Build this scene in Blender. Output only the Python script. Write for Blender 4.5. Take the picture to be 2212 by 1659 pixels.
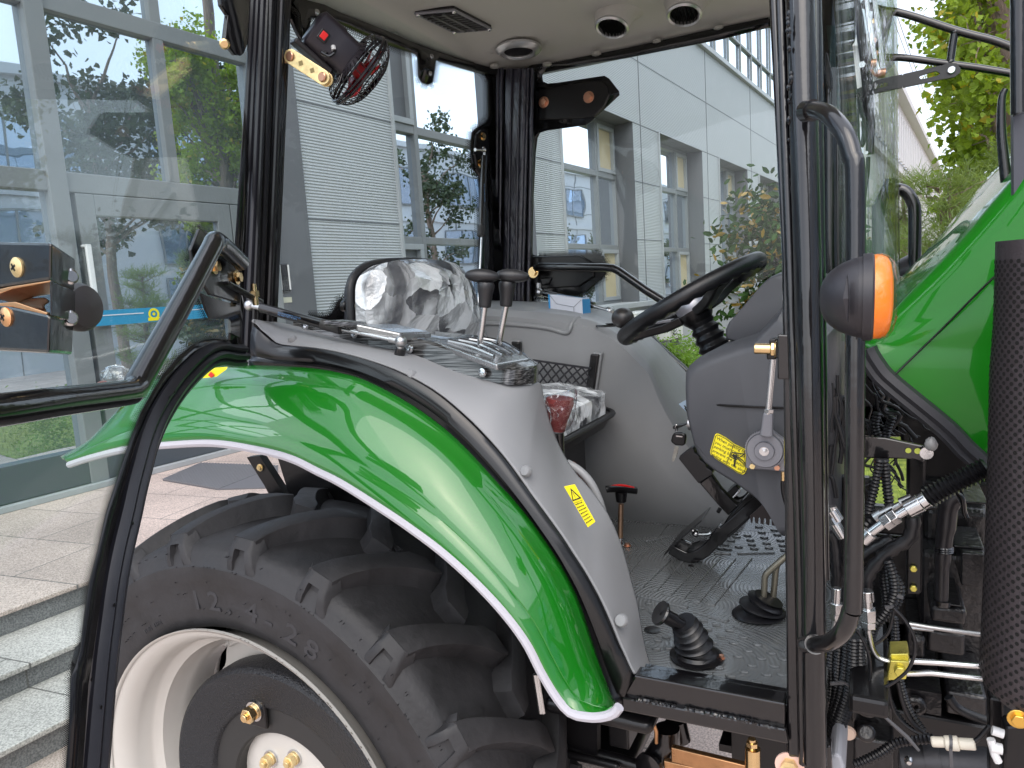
import bpy, math, random
from mathutils import Vector, Matrix
random.seed(7)
R_ = math.radians
PI = math.pi
for o in list(bpy.data.objects): bpy.data.objects.remove(o)
SC = bpy.context.scene
COL = SC.collection

# ------------------------------------------------------------------ camera
CZ = 1.585                                   # eye height above the paving
_p, _r, _y = R_(7.5), R_(3.7), R_(27.0)
_fw = Vector((-math.sin(_y)*math.cos(_p), math.cos(_y)*math.cos(_p), -math.sin(_p)))
_rt = Vector((math.cos(_y), math.sin(_y), 0)); _up = _rt.cross(_fw)
CR = _rt*math.cos(_r) - _up*math.sin(_r); CU = _up*math.cos(_r) + _rt*math.sin(_r); CF = _fw
cam = bpy.data.cameras.new('camera'); cam.lens = 25.2; cam.sensor_width = 36; cam.clip_start = .02; cam.clip_end = 2000
co = bpy.data.objects.new('camera', cam); COL.objects.link(co); SC.camera = co
m = Matrix((CR, CU, -CF)).transposed().to_4x4(); m.translation = (0, 0, CZ); co.matrix_world = m

# ------------------------------------------------------------------ sky, sun, exposure (bright overcast)
W = bpy.data.worlds.new('World'); SC.world = W; W.use_nodes = True
nt = W.node_tree; nt.nodes.clear()
sky = nt.nodes.new('ShaderNodeTexSky'); sky.sky_type = 'NISHITA'; sky.sun_disc = False
sky.sun_elevation = R_(48); sky.sun_rotation = R_(160); sky.air_density = .9; sky.dust_density = 3.5; sky.ozone_density = 1.0
bg = nt.nodes.new('ShaderNodeBackground'); bg.inputs[1].default_value = .15
wo = nt.nodes.new('ShaderNodeOutputWorld')
# thin even cloud veil: mixes the sky colour towards white
mx = nt.nodes.new('ShaderNodeMix'); mx.data_type = 'RGBA'; mx.inputs[0].default_value = .62
mx.inputs[7].default_value = (9.2, 9.6, 10.6, 1)
tc = nt.nodes.new('ShaderNodeTexCoord'); nz = nt.nodes.new('ShaderNodeTexNoise'); nz.inputs['Scale'].default_value = 2.2; nz.inputs['Detail'].default_value = 4
mr = nt.nodes.new('ShaderNodeMapRange'); mr.inputs[1].default_value = .35; mr.inputs[2].default_value = .7; mr.inputs[3].default_value = .45; mr.inputs[4].default_value = .85
nt.links.new(tc.outputs['Generated'], nz.inputs['Vector']); nt.links.new(nz.outputs[0], mr.inputs[0]); nt.links.new(mr.outputs[0], mx.inputs[0])
nt.links.new(sky.outputs[0], mx.inputs[6]); nt.links.new(mx.outputs[2], bg.inputs[0]); nt.links.new(bg.outputs[0], wo.inputs[0])
sl = bpy.data.lights.new('sun', 'SUN'); sl.energy = .9; sl.angle = R_(55); sl.color = (1, .96, .9)
so = bpy.data.objects.new('sun', sl); COL.objects.link(so)
# light comes from behind the camera's right shoulder
so.rotation_euler = (R_(42), 0, R_(20))
SC.view_settings.view_transform = 'Standard'; SC.view_settings.look = 'None'; SC.view_settings.exposure = .72; SC.view_settings.gamma = 1

# ------------------------------------------------------------------ picture point (2212 px wide) -> real point at a given depth
def ray(x, y):
    fx = 2800/(4000/2212)
    return CF + CR*((x-1106)/fx) + CU*((829.5-y)/fx)
C0 = Vector((0, 0, CZ))
def P(x, y, Y): d = ray(x, y); return C0 + d*(Y/d.y)
def PX(x, y, X): d = ray(x, y); return C0 + d*(X/d.x)
def PZ(x, y, Z): d = ray(x, y); return C0 + d*((Z-CZ)/d.z)
def PN(x, y, p0, n):
    d = ray(x, y); n = Vector(n); return C0 + d*((Vector(p0)-C0).dot(n)/d.dot(n))
V = Vector

# ------------------------------------------------------------------ materials
MATS = {}
def mat(name, col, rough=.5, metal=0, coat=0, coat_rough=.03, spec=.5, bump=0, bscale=20, detail=4, var=0, vscale=6, trans=0, alpha=1, stretch=None, sheen=0, bdist=.02, coat_ior=1.5):
    m = bpy.data.materials.new(name); m.use_nodes = True; n = m.node_tree.nodes; L = m.node_tree.links
    b = n['Principled BSDF']
    b.inputs['Base Color'].default_value = (*col, 1); b.inputs['Roughness'].default_value = rough; b.inputs['Metallic'].default_value = metal
    b.inputs['Coat Weight'].default_value = coat; b.inputs['Coat IOR'].default_value = coat_ior; b.inputs['Coat Roughness'].default_value = coat_rough
    b.inputs['Specular IOR Level'].default_value = spec; b.inputs['Transmission Weight'].default_value = trans; b.inputs['Alpha'].default_value = alpha
    tc = n.new('ShaderNodeTexCoord'); mp = n.new('ShaderNodeMapping'); L.new(tc.outputs['Object'], mp.inputs[0])
    if stretch: mp.inputs['Scale'].default_value = stretch
    if var:
        z = n.new('ShaderNodeTexNoise'); z.inputs['Scale'].default_value = vscale; z.inputs['Detail'].default_value = 6; z.inputs['Roughness'].default_value = .65
        L.new(mp.outputs[0], z.inputs[0])
        r = n.new('ShaderNodeMapRange'); r.inputs[1].default_value = .3; r.inputs[2].default_value = .7; r.inputs[3].default_value = 1-var; r.inputs[4].default_value = 1+var
        L.new(z.outputs[0], r.inputs[0])
        mm = n.new('ShaderNodeVectorMath'); mm.operation = 'SCALE'; mm.inputs[0].default_value = col; L.new(r.outputs[0], mm.inputs['Scale']); L.new(mm.outputs[0], b.inputs['Base Color'])
        r2 = n.new('ShaderNodeMapRange'); r2.inputs[1].default_value = .3; r2.inputs[2].default_value = .7; r2.inputs[3].default_value = rough*.8; r2.inputs[4].default_value = min(1, rough*1.25)
        L.new(z.outputs[0], r2.inputs[0]); L.new(r2.outputs[0], b.inputs['Roughness'])
    if bump:
        z = n.new('ShaderNodeTexNoise'); z.inputs['Scale'].default_value = bscale; z.inputs['Detail'].default_value = detail
        L.new(mp.outputs[0], z.inputs[0])
        u = n.new('ShaderNodeBump'); u.inputs['Strength'].default_value = bump; u.inputs['Distance'].default_value = bdist; L.new(z.outputs[0], u.inputs['Height']); L.new(u.outputs[0], b.inputs['Normal'])
        if coat: L.new(u.outputs[0], b.inputs['Coat Normal'])
    MATS[name] = m; return m
def glassmat(name, tint=(.9, .96, .94), refl=1.0, rough=.0, bump=0, bscale=3):
    m = bpy.data.materials.new(name); m.use_nodes = True; n = m.node_tree.nodes; L = m.node_tree.links; n.clear()
    o = n.new('ShaderNodeOutputMaterial'); t = n.new('ShaderNodeBsdfTransparent'); t.inputs[0].default_value = (*tint, 1)
    g = n.new('ShaderNodeBsdfGlossy'); g.inputs[1].default_value = rough
    f = n.new('ShaderNodeLayerWeight'); f.inputs[0].default_value = .5
    p5 = n.new('ShaderNodeMath'); p5.operation = 'POWER'; p5.inputs[1].default_value = 5; L.new(f.outputs['Facing'], p5.inputs[0])
    k = n.new('ShaderNodeMath'); k.operation = 'MULTIPLY_ADD'; k.inputs[1].default_value = .96*refl; k.inputs[2].default_value = .04*refl; k.use_clamp = True; L.new(p5.outputs[0], k.inputs[0])
    x = n.new('ShaderNodeMixShader'); L.new(k.outputs[0], x.inputs[0]); L.new(t.outputs[0], x.inputs[1]); L.new(g.outputs[0], x.inputs[2]); L.new(x.outputs[0], o.inputs[0])
    if bump:
        tc = n.new('ShaderNodeTexCoord'); z = n.new('ShaderNodeTexNoise'); z.inputs['Scale'].default_value = bscale; z.inputs['Detail'].default_value = 3; L.new(tc.outputs['Object'], z.inputs[0])
        u = n.new('ShaderNodeBump'); u.inputs['Strength'].default_value = bump; u.inputs['Distance'].default_value = .02; L.new(z.outputs[0], u.inputs['Height']); L.new(u.outputs[0], g.inputs['Normal'])
    MATS[name] = m; return m
def winglass(name, dark=(.02, .03, .035), refl=.6, tint=(.82, .9, 1.0), wav=.02):
    m = bpy.data.materials.new(name); m.use_nodes = True; n = m.node_tree.nodes; L = m.node_tree.links; n.clear()
    o = n.new('ShaderNodeOutputMaterial'); t = n.new('ShaderNodeBsdfDiffuse'); t.inputs[0].default_value = (*dark, 1)
    g = n.new('ShaderNodeBsdfGlossy'); g.inputs[0].default_value = (*tint, 1); g.inputs[1].default_value = .01
    f = n.new('ShaderNodeFresnel'); f.inputs[0].default_value = 1.5
    k = n.new('ShaderNodeMath'); k.operation = 'ADD'; k.inputs[1].default_value = refl; k.use_clamp = True; L.new(f.outputs[0], k.inputs[0])
    x = n.new('ShaderNodeMixShader'); L.new(k.outputs[0], x.inputs[0]); L.new(t.outputs[0], x.inputs[1]); L.new(g.outputs[0], x.inputs[2]); L.new(x.outputs[0], o.inputs[0])
    tc = n.new('ShaderNodeTexCoord'); z = n.new('ShaderNodeTexNoise'); z.inputs['Scale'].default_value = 1.3; z.inputs['Detail'].default_value = 1; L.new(tc.outputs['Object'], z.inputs[0])
    u = n.new('ShaderNodeBump'); u.inputs['Strength'].default_value = wav; u.inputs['Distance'].default_value = .3; L.new(z.outputs[0], u.inputs['Height']); L.new(u.outputs[0], g.inputs['Normal'])
    MATS[name] = m; return m

black = mat('black gloss paint', (.0035, .0032, .004), .3, spec=.2, coat=1, coat_ior=1.55, coat_rough=.04, bump=.08, bscale=60, bdist=.004)
black2 = mat('black satin paint', (.0045, .0042, .005), .4, spec=.2, coat=.5, coat_rough=.18, bump=.1, bscale=200, bdist=.002, var=.15)
rubber = mat('black rubber', (.006, .006, .0075), .34, spec=.5, bump=.15, bscale=120, bdist=.002, var=.2)
seal = mat('rubber seal', (.010, .010, .014), .36, bump=.05, bscale=90, bdist=.002)
tyrem = mat('tyre rubber', (.023, .0225, .0245), .58, bump=.35, bscale=60, detail=8, bdist=.004, var=.5, vscale=8)
green = mat('green paint', (.005, .148, .006), .35, spec=.2, coat=1, coat_ior=1.66, coat_rough=.02, bump=.03, bscale=9, bdist=.01)
greenh = mat('green hood paint', (.006, .165, .005), .4, spec=.12, coat=.8, coat_rough=.03, coat_ior=1.42, bump=.04, bscale=7, bdist=.01)
trimw = mat('white rubber trim', (.46, .45, .49), .55, bump=.2, bscale=300, bdist=.002)
greyp = mat('light grey plastic', (.235, .238, .245), .48, bump=.12, bscale=500, bdist=.001, var=.04)
greyf = mat('grey inner panel plastic', (.245, .25, .255), .42, bump=.12, bscale=500, bdist=.001, var=.05)
dashm = mat('dark grey plastic', (.062, .064, .072), .5, bump=.15, bscale=600, bdist=.001, var=.04)
liner = mat('beige roof lining', (.43, .415, .385), .75, bump=.1, bscale=300, bdist=.001)
steel = mat('bright steel', (.62, .62, .62), .22, metal=1, var=.08, vscale=30)
zinc = mat('zinc plated steel', (.78, .60, .30), .34, metal=.6, var=.35, vscale=40)
brass = mat('brass', (.8, .58, .3), .22, metal=1)
alu = mat('brushed aluminium', (.5, .5, .5), .35, metal=1)
castg = mat('grey cast metal', (.2, .2, .22), .42, metal=.3, bump=.1, bscale=200, bdist=.001)
whitep = mat('white wheel paint', (.56, .54, .50), .35, coat=.4, bump=.05, bscale=12, bdist=.01, var=.03)
weightm = mat('black textured casting', (.010, .012, .016), .42, bump=.8, bscale=260, detail=2, bdist=.004)
red = mat('red plastic', (.55, .01, .01), .35)
redgrip = mat('red grip', (.15, .022, .02), .5)
orange = mat('orange lens', (.95, .23, .004), .3, coat=.4, bump=.35, bscale=26, bdist=.01)
ceram = mat('white plastic', (.7, .7, .7), .4)
blueb = mat('blue card', (.02, .28, .62), .5)
whitec = mat('white card', (.62, .64, .70), .6)
yellow = mat('yellow sticker', (.85, .72, .01), .45)
ink = mat('black ink', (.02, .02, .015), .6)
inkb = mat('blue ink', (.12, .28, .55), .6)
inkr = mat('red ink', (.6, .03, .02), .6)
fabric = mat('black seat vinyl', (.02, .02, .03), .5)
cabglass = glassmat('cab glass', (.95, .98, .97), .55, bump=.02)
doorglass = glassmat('door glass', (.93, .975, .965), .8, bump=.03)
film = glassmat('thin film', (.95, .93, .92), .5, rough=.15, bump=.8, bscale=40)
wrap = glassmat('clear plastic wrap', (.93, .95, .96), 3.0, rough=.12, bump=.9, bscale=24)
goldp = mat('yellow zinc bracket', (.62, .55, .12), .3, metal=.8, var=.25, vscale=30)

# ------------------------------------------------------------------ mesh builder
class MB:
    def __init__(s): s.v = []; s.f = []; s.sm = []
    def add(s, vs, fs, smooth=True):
        k = len(s.v); s.v += [tuple(v) for v in vs]
        for f in fs: s.f.append(tuple(i+k for i in f)); s.sm.append(smooth)
        return s
    def box(s, a, b):
        x0, y0, z0 = a; x1, y1, z1 = b
        return s.add([(x0,y0,z0),(x1,y0,z0),(x1,y1,z0),(x0,y1,z0),(x0,y0,z1),(x1,y0,z1),(x1,y1,z1),(x0,y1,z1)],
            [(0,3,2,1),(4,5,6,7),(0,1,5,4),(1,2,6,5),(2,3,7,6),(3,0,4,7)], False)
    def obox(s, c, ax, ay, az):
        c, ax, ay, az = map(Vector, (c, ax, ay, az)); vs = [c+ax*i+ay*j+az*k for k in (-1,1) for (i,j) in ((-1,-1),(1,-1),(1,1),(-1,1))]
        return s.add(vs, [(0,3,2,1),(4,5,6,7),(0,1,5,4),(1,2,6,5),(2,3,7,6),(3,0,4,7)], False)
    def bar(s, a, b, w, t, up=(0,0,1)):
        a, b = Vector(a), Vector(b); d = b-a; u = d.cross(Vector(up)).normalized(); v = u.cross(d).normalized()
        return s.obox((a+b)/2, d/2, u*w/2, v*t/2)
    def prism(s, pts, vec, smooth=False):
        pts = [Vector(p) for p in pts]; vec = Vector(vec); n = len(pts)
        return s.add(pts+[p+vec for p in pts], [tuple(range(n-1,-1,-1)), tuple(range(n,2*n))]+[(i,(i+1)%n,n+(i+1)%n,n+i) for i in range(n)], smooth)
    def loft(s, rows, close=False, cap=False):
        n = len(rows[0]); vs = [p for r in rows for p in r]; fs = []
        for i in range(len(rows)-1):
            for j in range(n if close else n-1):
                a = i*n+j; b = i*n+(j+1) % n; fs.append((a, b, b+n, a+n))
        if cap: fs += [tuple(range(n-1,-1,-1)), tuple(range((len(rows)-1)*n, len(rows)*n))]
        return s.add(vs, fs)
    def lathe(s, o, ax, prof, n=28, ref=None, a0=0, a1=2*PI):
        o = Vector(o); ax = Vector(ax).normalized(); ref = Vector(ref) if ref else (Vector((0,0,1)) if abs(ax.z) < .9 else Vector((1,0,0)))
        u = ax.cross(ref).normalized(); v = ax.cross(u)
        full = abs(a1-a0-2*PI) < 1e-4; m_ = n if full else n+1
        rows = [[o+ax*h+(u*math.cos(a0+(a1-a0)*k/n)+v*math.sin(a0+(a1-a0)*k/n))*r for k in range(m_)] for r, h in prof]
        return s.loft(rows, close=full)
    def cyl(s, a, b, r, n=16, r2=None):
        a, b = Vector(a), Vector(b); d = (b-a).length; r2 = r if r2 is None else r2
        return s.lathe(a, b-a, [(0,0),(r,0),(r2,d),(0,d)], n)
    def hexn(s, a, b, r): return s.cyl(a, b, r, 6)
    def tube(s, pts, r, n=12, closed=False, sm=0, flat=None):
        pts = [Vector(p) for p in pts]
        if sm: pts = cr(pts, sm, closed)
        N = len(pts); rr = r if isinstance(r, (list, tuple)) else [r]*N
        if len(rr) != N: rr = [rr[0]+(rr[-1]-rr[0])*i/(N-1) for i in range(N)]
        rows = []; t0 = None; u = None
        for i, p in enumerate(pts):
            if closed: t = (pts[(i+1) % N]-pts[i-1])
            else: t = (pts[min(i+1, N-1)]-pts[max(i-1, 0)])
            if t.length < 1e-9: t = t0 or Vector((0,0,1))
            t.normalize()
            if u is None:
                u = t.orthogonal().normalized() if not flat else (Vector(flat)-t*t.dot(Vector(flat))).normalized()
            else: u = (u-t*u.dot(t)).normalized()
            v = t.cross(u); t0 = t
            rows.append([p+(u*math.cos(2*PI*k/n)+v*math.sin(2*PI*k/n))*rr[i] for k in range(n)])
        if closed: rows.append(rows[0])
        k = len(s.v); s.loft(rows, close=True)
        if not closed: s.f += [tuple(k+j for j in range(n-1,-1,-1)), tuple(k+(N-1)*n+j for j in range(n))]; s.sm += [False, False]
        return s
    def corr(s, pts, r, pitch=.006, dr=.0015, n=10):
        pts = cr([Vector(p) for p in pts], 8); L = [0]
        for a, b in zip(pts, pts[1:]): L.append(L[-1]+(b-a).length)
        k = max(4, int(L[-1]/pitch)*2); out = []; j = 0
        for i in range(k+1):
            t = L[-1]*i/k
            while j < len(L)-2 and L[j+1] < t: j += 1
            out.append(pts[j].lerp(pts[j+1], (t-L[j])/max(1e-9, L[j+1]-L[j])))
        return s.tube(out, [r+(dr if i % 2 else -dr) for i in range(k+1)], n)
    def strip(s, pts, prof, up, closed=False, sm=0):
        """sweep a closed 2-D profile [(a,b)] along pts; a along side vector, b along 'up'"""
        pts = [Vector(p) for p in pts]
        if sm: pts = cr(pts, sm)
        up = Vector(up).normalized(); rows = []
        for i, p in enumerate(pts):
            t = (pts[min(i+1, len(pts)-1)]-pts[max(i-1, 0)]).normalized(); sd = t.cross(up).normalized(); w = sd.cross(t).normalized()
            rows.append([p+sd*a+w*b for a, b in prof])
        s.loft(rows, close=True, cap=True); return s
    def ball(s, c, r, n=16, sx=1, sy=1, sz=1):
        prof = [(max(1e-4, r*math.sin(PI*i/(n//2+2))), -r*math.cos(PI*i/(n//2+2))) for i in range(n//2+3)]
        k = len(s.v); s.lathe((0,0,0), (0,0,1), prof, n)
        for i in range(k, len(s.v)): x, y, z = s.v[i]; s.v[i] = (c[0]+x*sx, c[1]+y*sy, c[2]+z*sz)
        return s
def cr(pts, n=6, closed=False):
    out = []; N = len(pts)
    for i in range(N if closed else N-1):
        if closed: a, b, c, d = pts[i-1], pts[i], pts[(i+1) % N], pts[(i+2) % N]
        else: a, b, c, d = pts[max(i-1, 0)], pts[i], pts[i+1], pts[min(i+2, N-1)]
        for k in range(n):
            t = k/n; out.append(.5*((2*b)+(c-a)*t+(2*a-5*b+4*c-d)*t*t+(3*b-a-3*c+d)*t**3))
    if not closed: out.append(pts[-1])
    return out
def rs(pts, n):
    """resample polyline to n points evenly"""
    L = [0]
    for a, b in zip(pts, pts[1:]): L.append(L[-1]+(b-a).length)
    out = []; j = 0
    for i in range(n):
        t = L[-1]*i/(n-1)
        while j < len(L)-2 and L[j+1] < t: j += 1
        out.append(pts[j].lerp(pts[j+1], (t-L[j])/max(1e-9, L[j+1]-L[j])))
    return out
def obj(name, mb, m_, parent=None, bevel=0, solid=0, sub=0, seg=2, label=None, off=0):
    me = bpy.data.meshes.new(name); me.from_pydata(mb.v, [], mb.f); me.polygons.foreach_set('use_smooth', mb.sm)
    me.validate(); me.update(); me.materials.append(m_)
    if any(mb.sm): me.set_sharp_from_angle(angle=R_(38))
    o = bpy.data.objects.new(name, me); COL.objects.link(o)
    if parent is not None:
        o.parent = parent; o.matrix_parent_inverse = Matrix.Translation(-V(parent.get('_o', (0,0,0))))
    if solid: q = o.modifiers.new('s', 'SOLIDIFY'); q.thickness = solid; q.offset = off
    if bevel: q = o.modifiers.new('b', 'BEVEL'); q.width = bevel; q.segments = seg; q.limit_method = 'ANGLE'; q.angle_limit = R_(40); q.harden_normals = False
    if sub: q = o.modifiers.new('u', 'SUBSURF'); q.levels = sub; q.render_levels = sub
    if label: o['label'] = label
    return o
EMP = {}
def thing(name, label, cat, loc=(0,0,0), group=None):
    o = bpy.data.objects.new(name, None); COL.objects.link(o); o.location = loc; o.empty_display_size = .1
    o['label'] = label; o['category'] = cat; o['_o'] = tuple(loc)
    if group: o['group'] = group
    return o
def tag(o, label, cat, group=None, kind=None):
    if label: o['label'] = label
    if cat: o['category'] = cat
    if group: o['group'] = group
    if kind: o['kind'] = kind
    return o
def struct(o, label=None): o['kind'] = 'structure'; return o
def q(mb_fn):
    b = MB(); mb_fn(b); return b
def bolt(b, p, n, r=.008, h=.008, washer=True):
    n = Vector(n).normalized(); p = Vector(p)
    if washer: b.cyl(p, p+n*h*.25, r*1.45, 16)
    b.hexn(p, p+n*h, r); return b
def screw(b, p, n, r=.007):
    n = Vector(n).normalized(); p = Vector(p); b.lathe(p, n, [(r,0),(r,.15*r),(r*.75,.5*r),(r*.3,.62*r),(0,.62*r)], 14); return b
def textmesh(b, txt, o, ux, uy, size, spacing=1.0, extrude=.0004, bold=0, sx=1):
    """letters as real geometry appended to builder b; ux, uy = right and up on the surface"""
    cu = bpy.data.curves.new('t', 'FONT'); cu.body = txt; cu.size = 1; cu.extrude = extrude/size; cu.space_line = spacing; cu.resolution_u = 2; cu.offset = bold
    t = bpy.data.objects.new('t', cu); COL.objects.link(t); dg = bpy.context.evaluated_depsgraph_get(); me = t.evaluated_get(dg).to_mesh()
    ux, uy = Vector(ux).normalized(), Vector(uy).normalized(); nn = ux.cross(uy); o = Vector(o)
    b.add([o+ux*v.co.x*size*sx+uy*v.co.y*size+nn*v.co.z*size for v in me.vertices], [tuple(p.vertices) for p in me.polygons], False)
    t.evaluated_get(dg).to_mesh_clear(); bpy.data.objects.remove(t); bpy.data.curves.remove(cu); return b

def glyphs(b, n, o, ux, uy, size, seed=1, t=.09):
    """n small square characters of four to six strokes each, as on the printed markings"""
    rr = random.Random(seed); ux, uy = Vector(ux).normalized(), Vector(uy).normalized(); o = Vector(o)
    for i in range(n):
        c = o+ux*(i*size*1.12)
        for _ in range(5):
            h = rr.random() < .55; p = rr.choice((.05, .3, .55, .8)); a, e = rr.choice(((0, 1), (.1, .6), (.4, .95)))
            x0, x1, y0, y1 = (a, e, p, p+t*1.4) if h else (p, p+t*1.4, a, e)
            b.add([c+(ux*x0+uy*y0)*size, c+(ux*x1+uy*y0)*size, c+(ux*x1+uy*y1)*size, c+(ux*x0+uy*y1)*size], [(0, 1, 2, 3)], False)
    return b
# ================================================================== SETTING
FA = R_(5.5); FD = 5.45
FO = V((-FD, 0, 0)); FU = V((math.sin(FA), math.cos(FA), 0)); FN = V((math.cos(FA), -math.sin(FA), 0)); UZ = V((0, 0, 1))
def fp(s, z, off=0): return FO+FU*s+FN*off+UZ*z
def fpx(x, y, off=0):                       # picture point -> (s, z) on the facade plane
    p = PN(x, y, FO+FN*off, FN)-FO; return p.dot(FU), p.z
def fbox(b, s0, s1, z0, z1, o0, o1):
    c = fp((s0+s1)/2, (z0+z1)/2, (o0+o1)/2); return b.obox(c, FU*abs(s1-s0)/2, FN*abs(o1-o0)/2, UZ*abs(z1-z0)/2)
def rz(r): return r*FD+CZ                   # height measured from the photograph -> world height

def stripes(name, col, period, depth, rough=.45):
    m = mat(name, col, rough, var=.05, vscale=1.2); n = m.node_tree.nodes; L = m.node_tree.links
    tc = n.new('ShaderNodeTexCoord'); sp = n.new('ShaderNodeSeparateXYZ'); L.new(tc.outputs['Object'], sp.inputs[0])
    a = n.new('ShaderNodeMath'); a.operation = 'MULTIPLY'; a.inputs[1].default_value = 2*PI/period; L.new(sp.outputs[2], a.inputs[0])
    c = n.new('ShaderNodeMath'); c.operation = 'SINE'; L.new(a.outputs[0], c.inputs[0])
    u = n.new('ShaderNodeBump'); u.inputs['Strength'].default_value = 1; u.inputs['Distance'].default_value = depth; L.new(c.outputs[0], u.inputs['Height']); L.new(u.outputs[0], n['Principled BSDF'].inputs['Normal'])
    return m
corrug = stripes('corrugated grey metal', (.345, .375, .395), .030, .003)
flatp = mat('flat grey metal panel', (.31, .335, .355), .4, var=.04, vscale=1)
frame = mat('grey window frame', (.185, .20, .21), .4, var=.05, vscale=3)
framed = mat('dark grey reveal', (.115, .122, .135), .5, var=.06, vscale=2)
jointm = mat('dark joint', (.12, .13, .14), .7)
blind = mat('cream blind', (.50, .43, .28), .7, var=.05)
stoneg = mat('grey stone ledge', (.33, .35, .36), .7, var=.08, vscale=8)
wg = winglass('reflective window glass', (.12, .14, .155), refl=.64, wav=.008)  # diffuse part lightened to lay a painted haze over the reflections
wg2 = winglass('dark window glass', refl=.30, wav=.006)
wgd = winglass('entrance glass', (.20, .235, .26), refl=.60, wav=.010, tint=(.80, .90, 1.0))  # paler diffuse colour veils the mirrored trees with painted haze
intm = mat('dim interior', (.05, .055, .06), .9)

def granite(name, c1, tile, rot=0, joint=(.16, .15, .14)):
    m = mat(name, c1, .6); n = m.node_tree.nodes; L = m.node_tree.links; b = n['Principled BSDF']
    tc = n.new('ShaderNodeTexCoord'); mp = n.new('ShaderNodeMapping'); mp.inputs['Rotation'].default_value = (0, 0, rot); L.new(tc.outputs['Object'], mp.inputs[0])
    br = n.new('ShaderNodeTexBrick'); br.inputs['Scale'].default_value = 1; br.inputs['Brick Width'].default_value = tile; br.inputs['Row Height'].default_value = tile*.5; br.inputs['Mortar Size'].default_value = .004
    br.inputs['Color1'].default_value = (*c1, 1); br.inputs['Color2'].default_value = (*[v*.86 for v in c1], 1); br.inputs['Mortar'].default_value = (*joint, 1); L.new(mp.outputs[0], br.inputs[0])
    z = n.new('ShaderNodeTexNoise'); z.inputs['Scale'].default_value = 150; z.inputs['Detail'].default_value = 3; L.new(tc.outputs['Object'], z.inputs[0])
    z2 = n.new('ShaderNodeTexNoise'); z2.inputs['Scale'].default_value = 1.7; z2.inputs['Detail'].default_value = 6; L.new(tc.outputs['Object'], z2.inputs[0])
    r = n.new('ShaderNodeMapRange'); r.inputs[1].default_value = .36; r.inputs[2].default_value = .64; r.inputs[3].default_value = .62; r.inputs[4].default_value = 1.3; L.new(z.outputs[0], r.inputs[0])
    r2 = n.new('ShaderNodeMapRange'); r2.inputs[1].default_value = .3; r2.inputs[2].default_value = .7; r2.inputs[3].default_value = .8; r2.inputs[4].default_value = 1.12; L.new(z2.outputs[0], r2.inputs[0])
    k = n.new('ShaderNodeMath'); k.operation = 'MULTIPLY'; L.new(r.outputs[0], k.inputs[0]); L.new(r2.outputs[0], k.inputs[1])
    s = n.new('ShaderNodeVectorMath'); s.operation = 'SCALE'; L.new(br.outputs[0], s.inputs[0]); L.new(k.outputs[0], s.inputs['Scale']); L.new(s.outputs[0], b.inputs['Base Color'])
    u = n.new('ShaderNodeBump'); u.inputs['Strength'].default_value = .3; u.inputs['Distance'].default_value = .003; L.new(z.outputs[0], u.inputs['Height']); L.new(u.outputs[0], b.inputs['Normal'])
    return m
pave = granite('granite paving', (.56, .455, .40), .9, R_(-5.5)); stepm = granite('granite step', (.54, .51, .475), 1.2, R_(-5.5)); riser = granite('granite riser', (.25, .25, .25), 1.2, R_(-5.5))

def grassmat():
    m = mat('grass', (.16, .22, .04), .9); n = m.node_tree.nodes; L = m.node_tree.links; b = n['Principled BSDF']
    tc = n.new('ShaderNodeTexCoord'); z = n.new('ShaderNodeTexNoise'); z.inputs['Scale'].default_value = 14; z.inputs['Detail'].default_value = 8; L.new(tc.outputs['Object'], z.inputs[0])
    r = n.new('ShaderNodeValToRGB'); r.color_ramp.elements[0].position = .3; r.color_ramp.elements[0].color = (.08, .13, .02, 1); r.color_ramp.elements[1].position = .7; r.color_ramp.elements[1].color = (.30, .36, .06, 1)
    L.new(z.outputs[0], r.inputs[0]); L.new(r.outputs[0], b.inputs['Base Color']); return m
grassm = grassmat()
b = MB(); b.add([(-300, -300, 0), (300, -300, 0), (300, 300, 0), (-300, 300, 0)], [(0, 1, 2, 3)], False); struct(obj('ground', b, pave))
b = MB(); b.add([(-2.9, 3.9, .006), (2.6, 3.9, .006), (2.8, 16, .006), (45, 250, .006), (22, 250, .006)], [(0, 1, 2, 3, 4)], False); struct(obj('lawn', b, grassm))
# grass blades near the tractor
b = MB(); rr = random.Random(3)
for i in range(5200):
    x = rr.uniform(-1.6, 1.9); y = rr.uniform(3.95, 9.5)**1; h = rr.uniform(.03, .09); a = rr.uniform(0, PI); w = .004
    dx, dy = math.cos(a)*w, math.sin(a)*w; lx, ly = rr.uniform(-.03, .03), rr.uniform(-.03, .03)
    b.add([(x-dx, y-dy, 0), (x+dx, y+dy, 0), (x+lx, y+ly, h)], [(0, 1, 2)], False)
tag(obj('grass', b, mat('grass blades', (.25, .33, .05), .7, var=.3, vscale=5)), 'short yellow green lawn grass beyond the tractor', 'grass', kind='stuff')
# landing and steps in front of the entrance
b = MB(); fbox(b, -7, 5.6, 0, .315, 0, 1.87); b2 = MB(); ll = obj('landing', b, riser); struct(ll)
b = MB(); fbox(b, -7, 5.6, .317, .337, 0, 1.90); struct(obj('landing_paving', b, pave, bevel=.004))
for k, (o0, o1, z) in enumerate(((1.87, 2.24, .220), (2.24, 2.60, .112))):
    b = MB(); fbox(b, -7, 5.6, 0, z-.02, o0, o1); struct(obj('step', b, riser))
    b = MB(); fbox(b, -7, 5.6, z-.018, z+.004, o0+.002, o1+.03); struct(obj('step_tread', b, stepm, bevel=.004))
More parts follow.
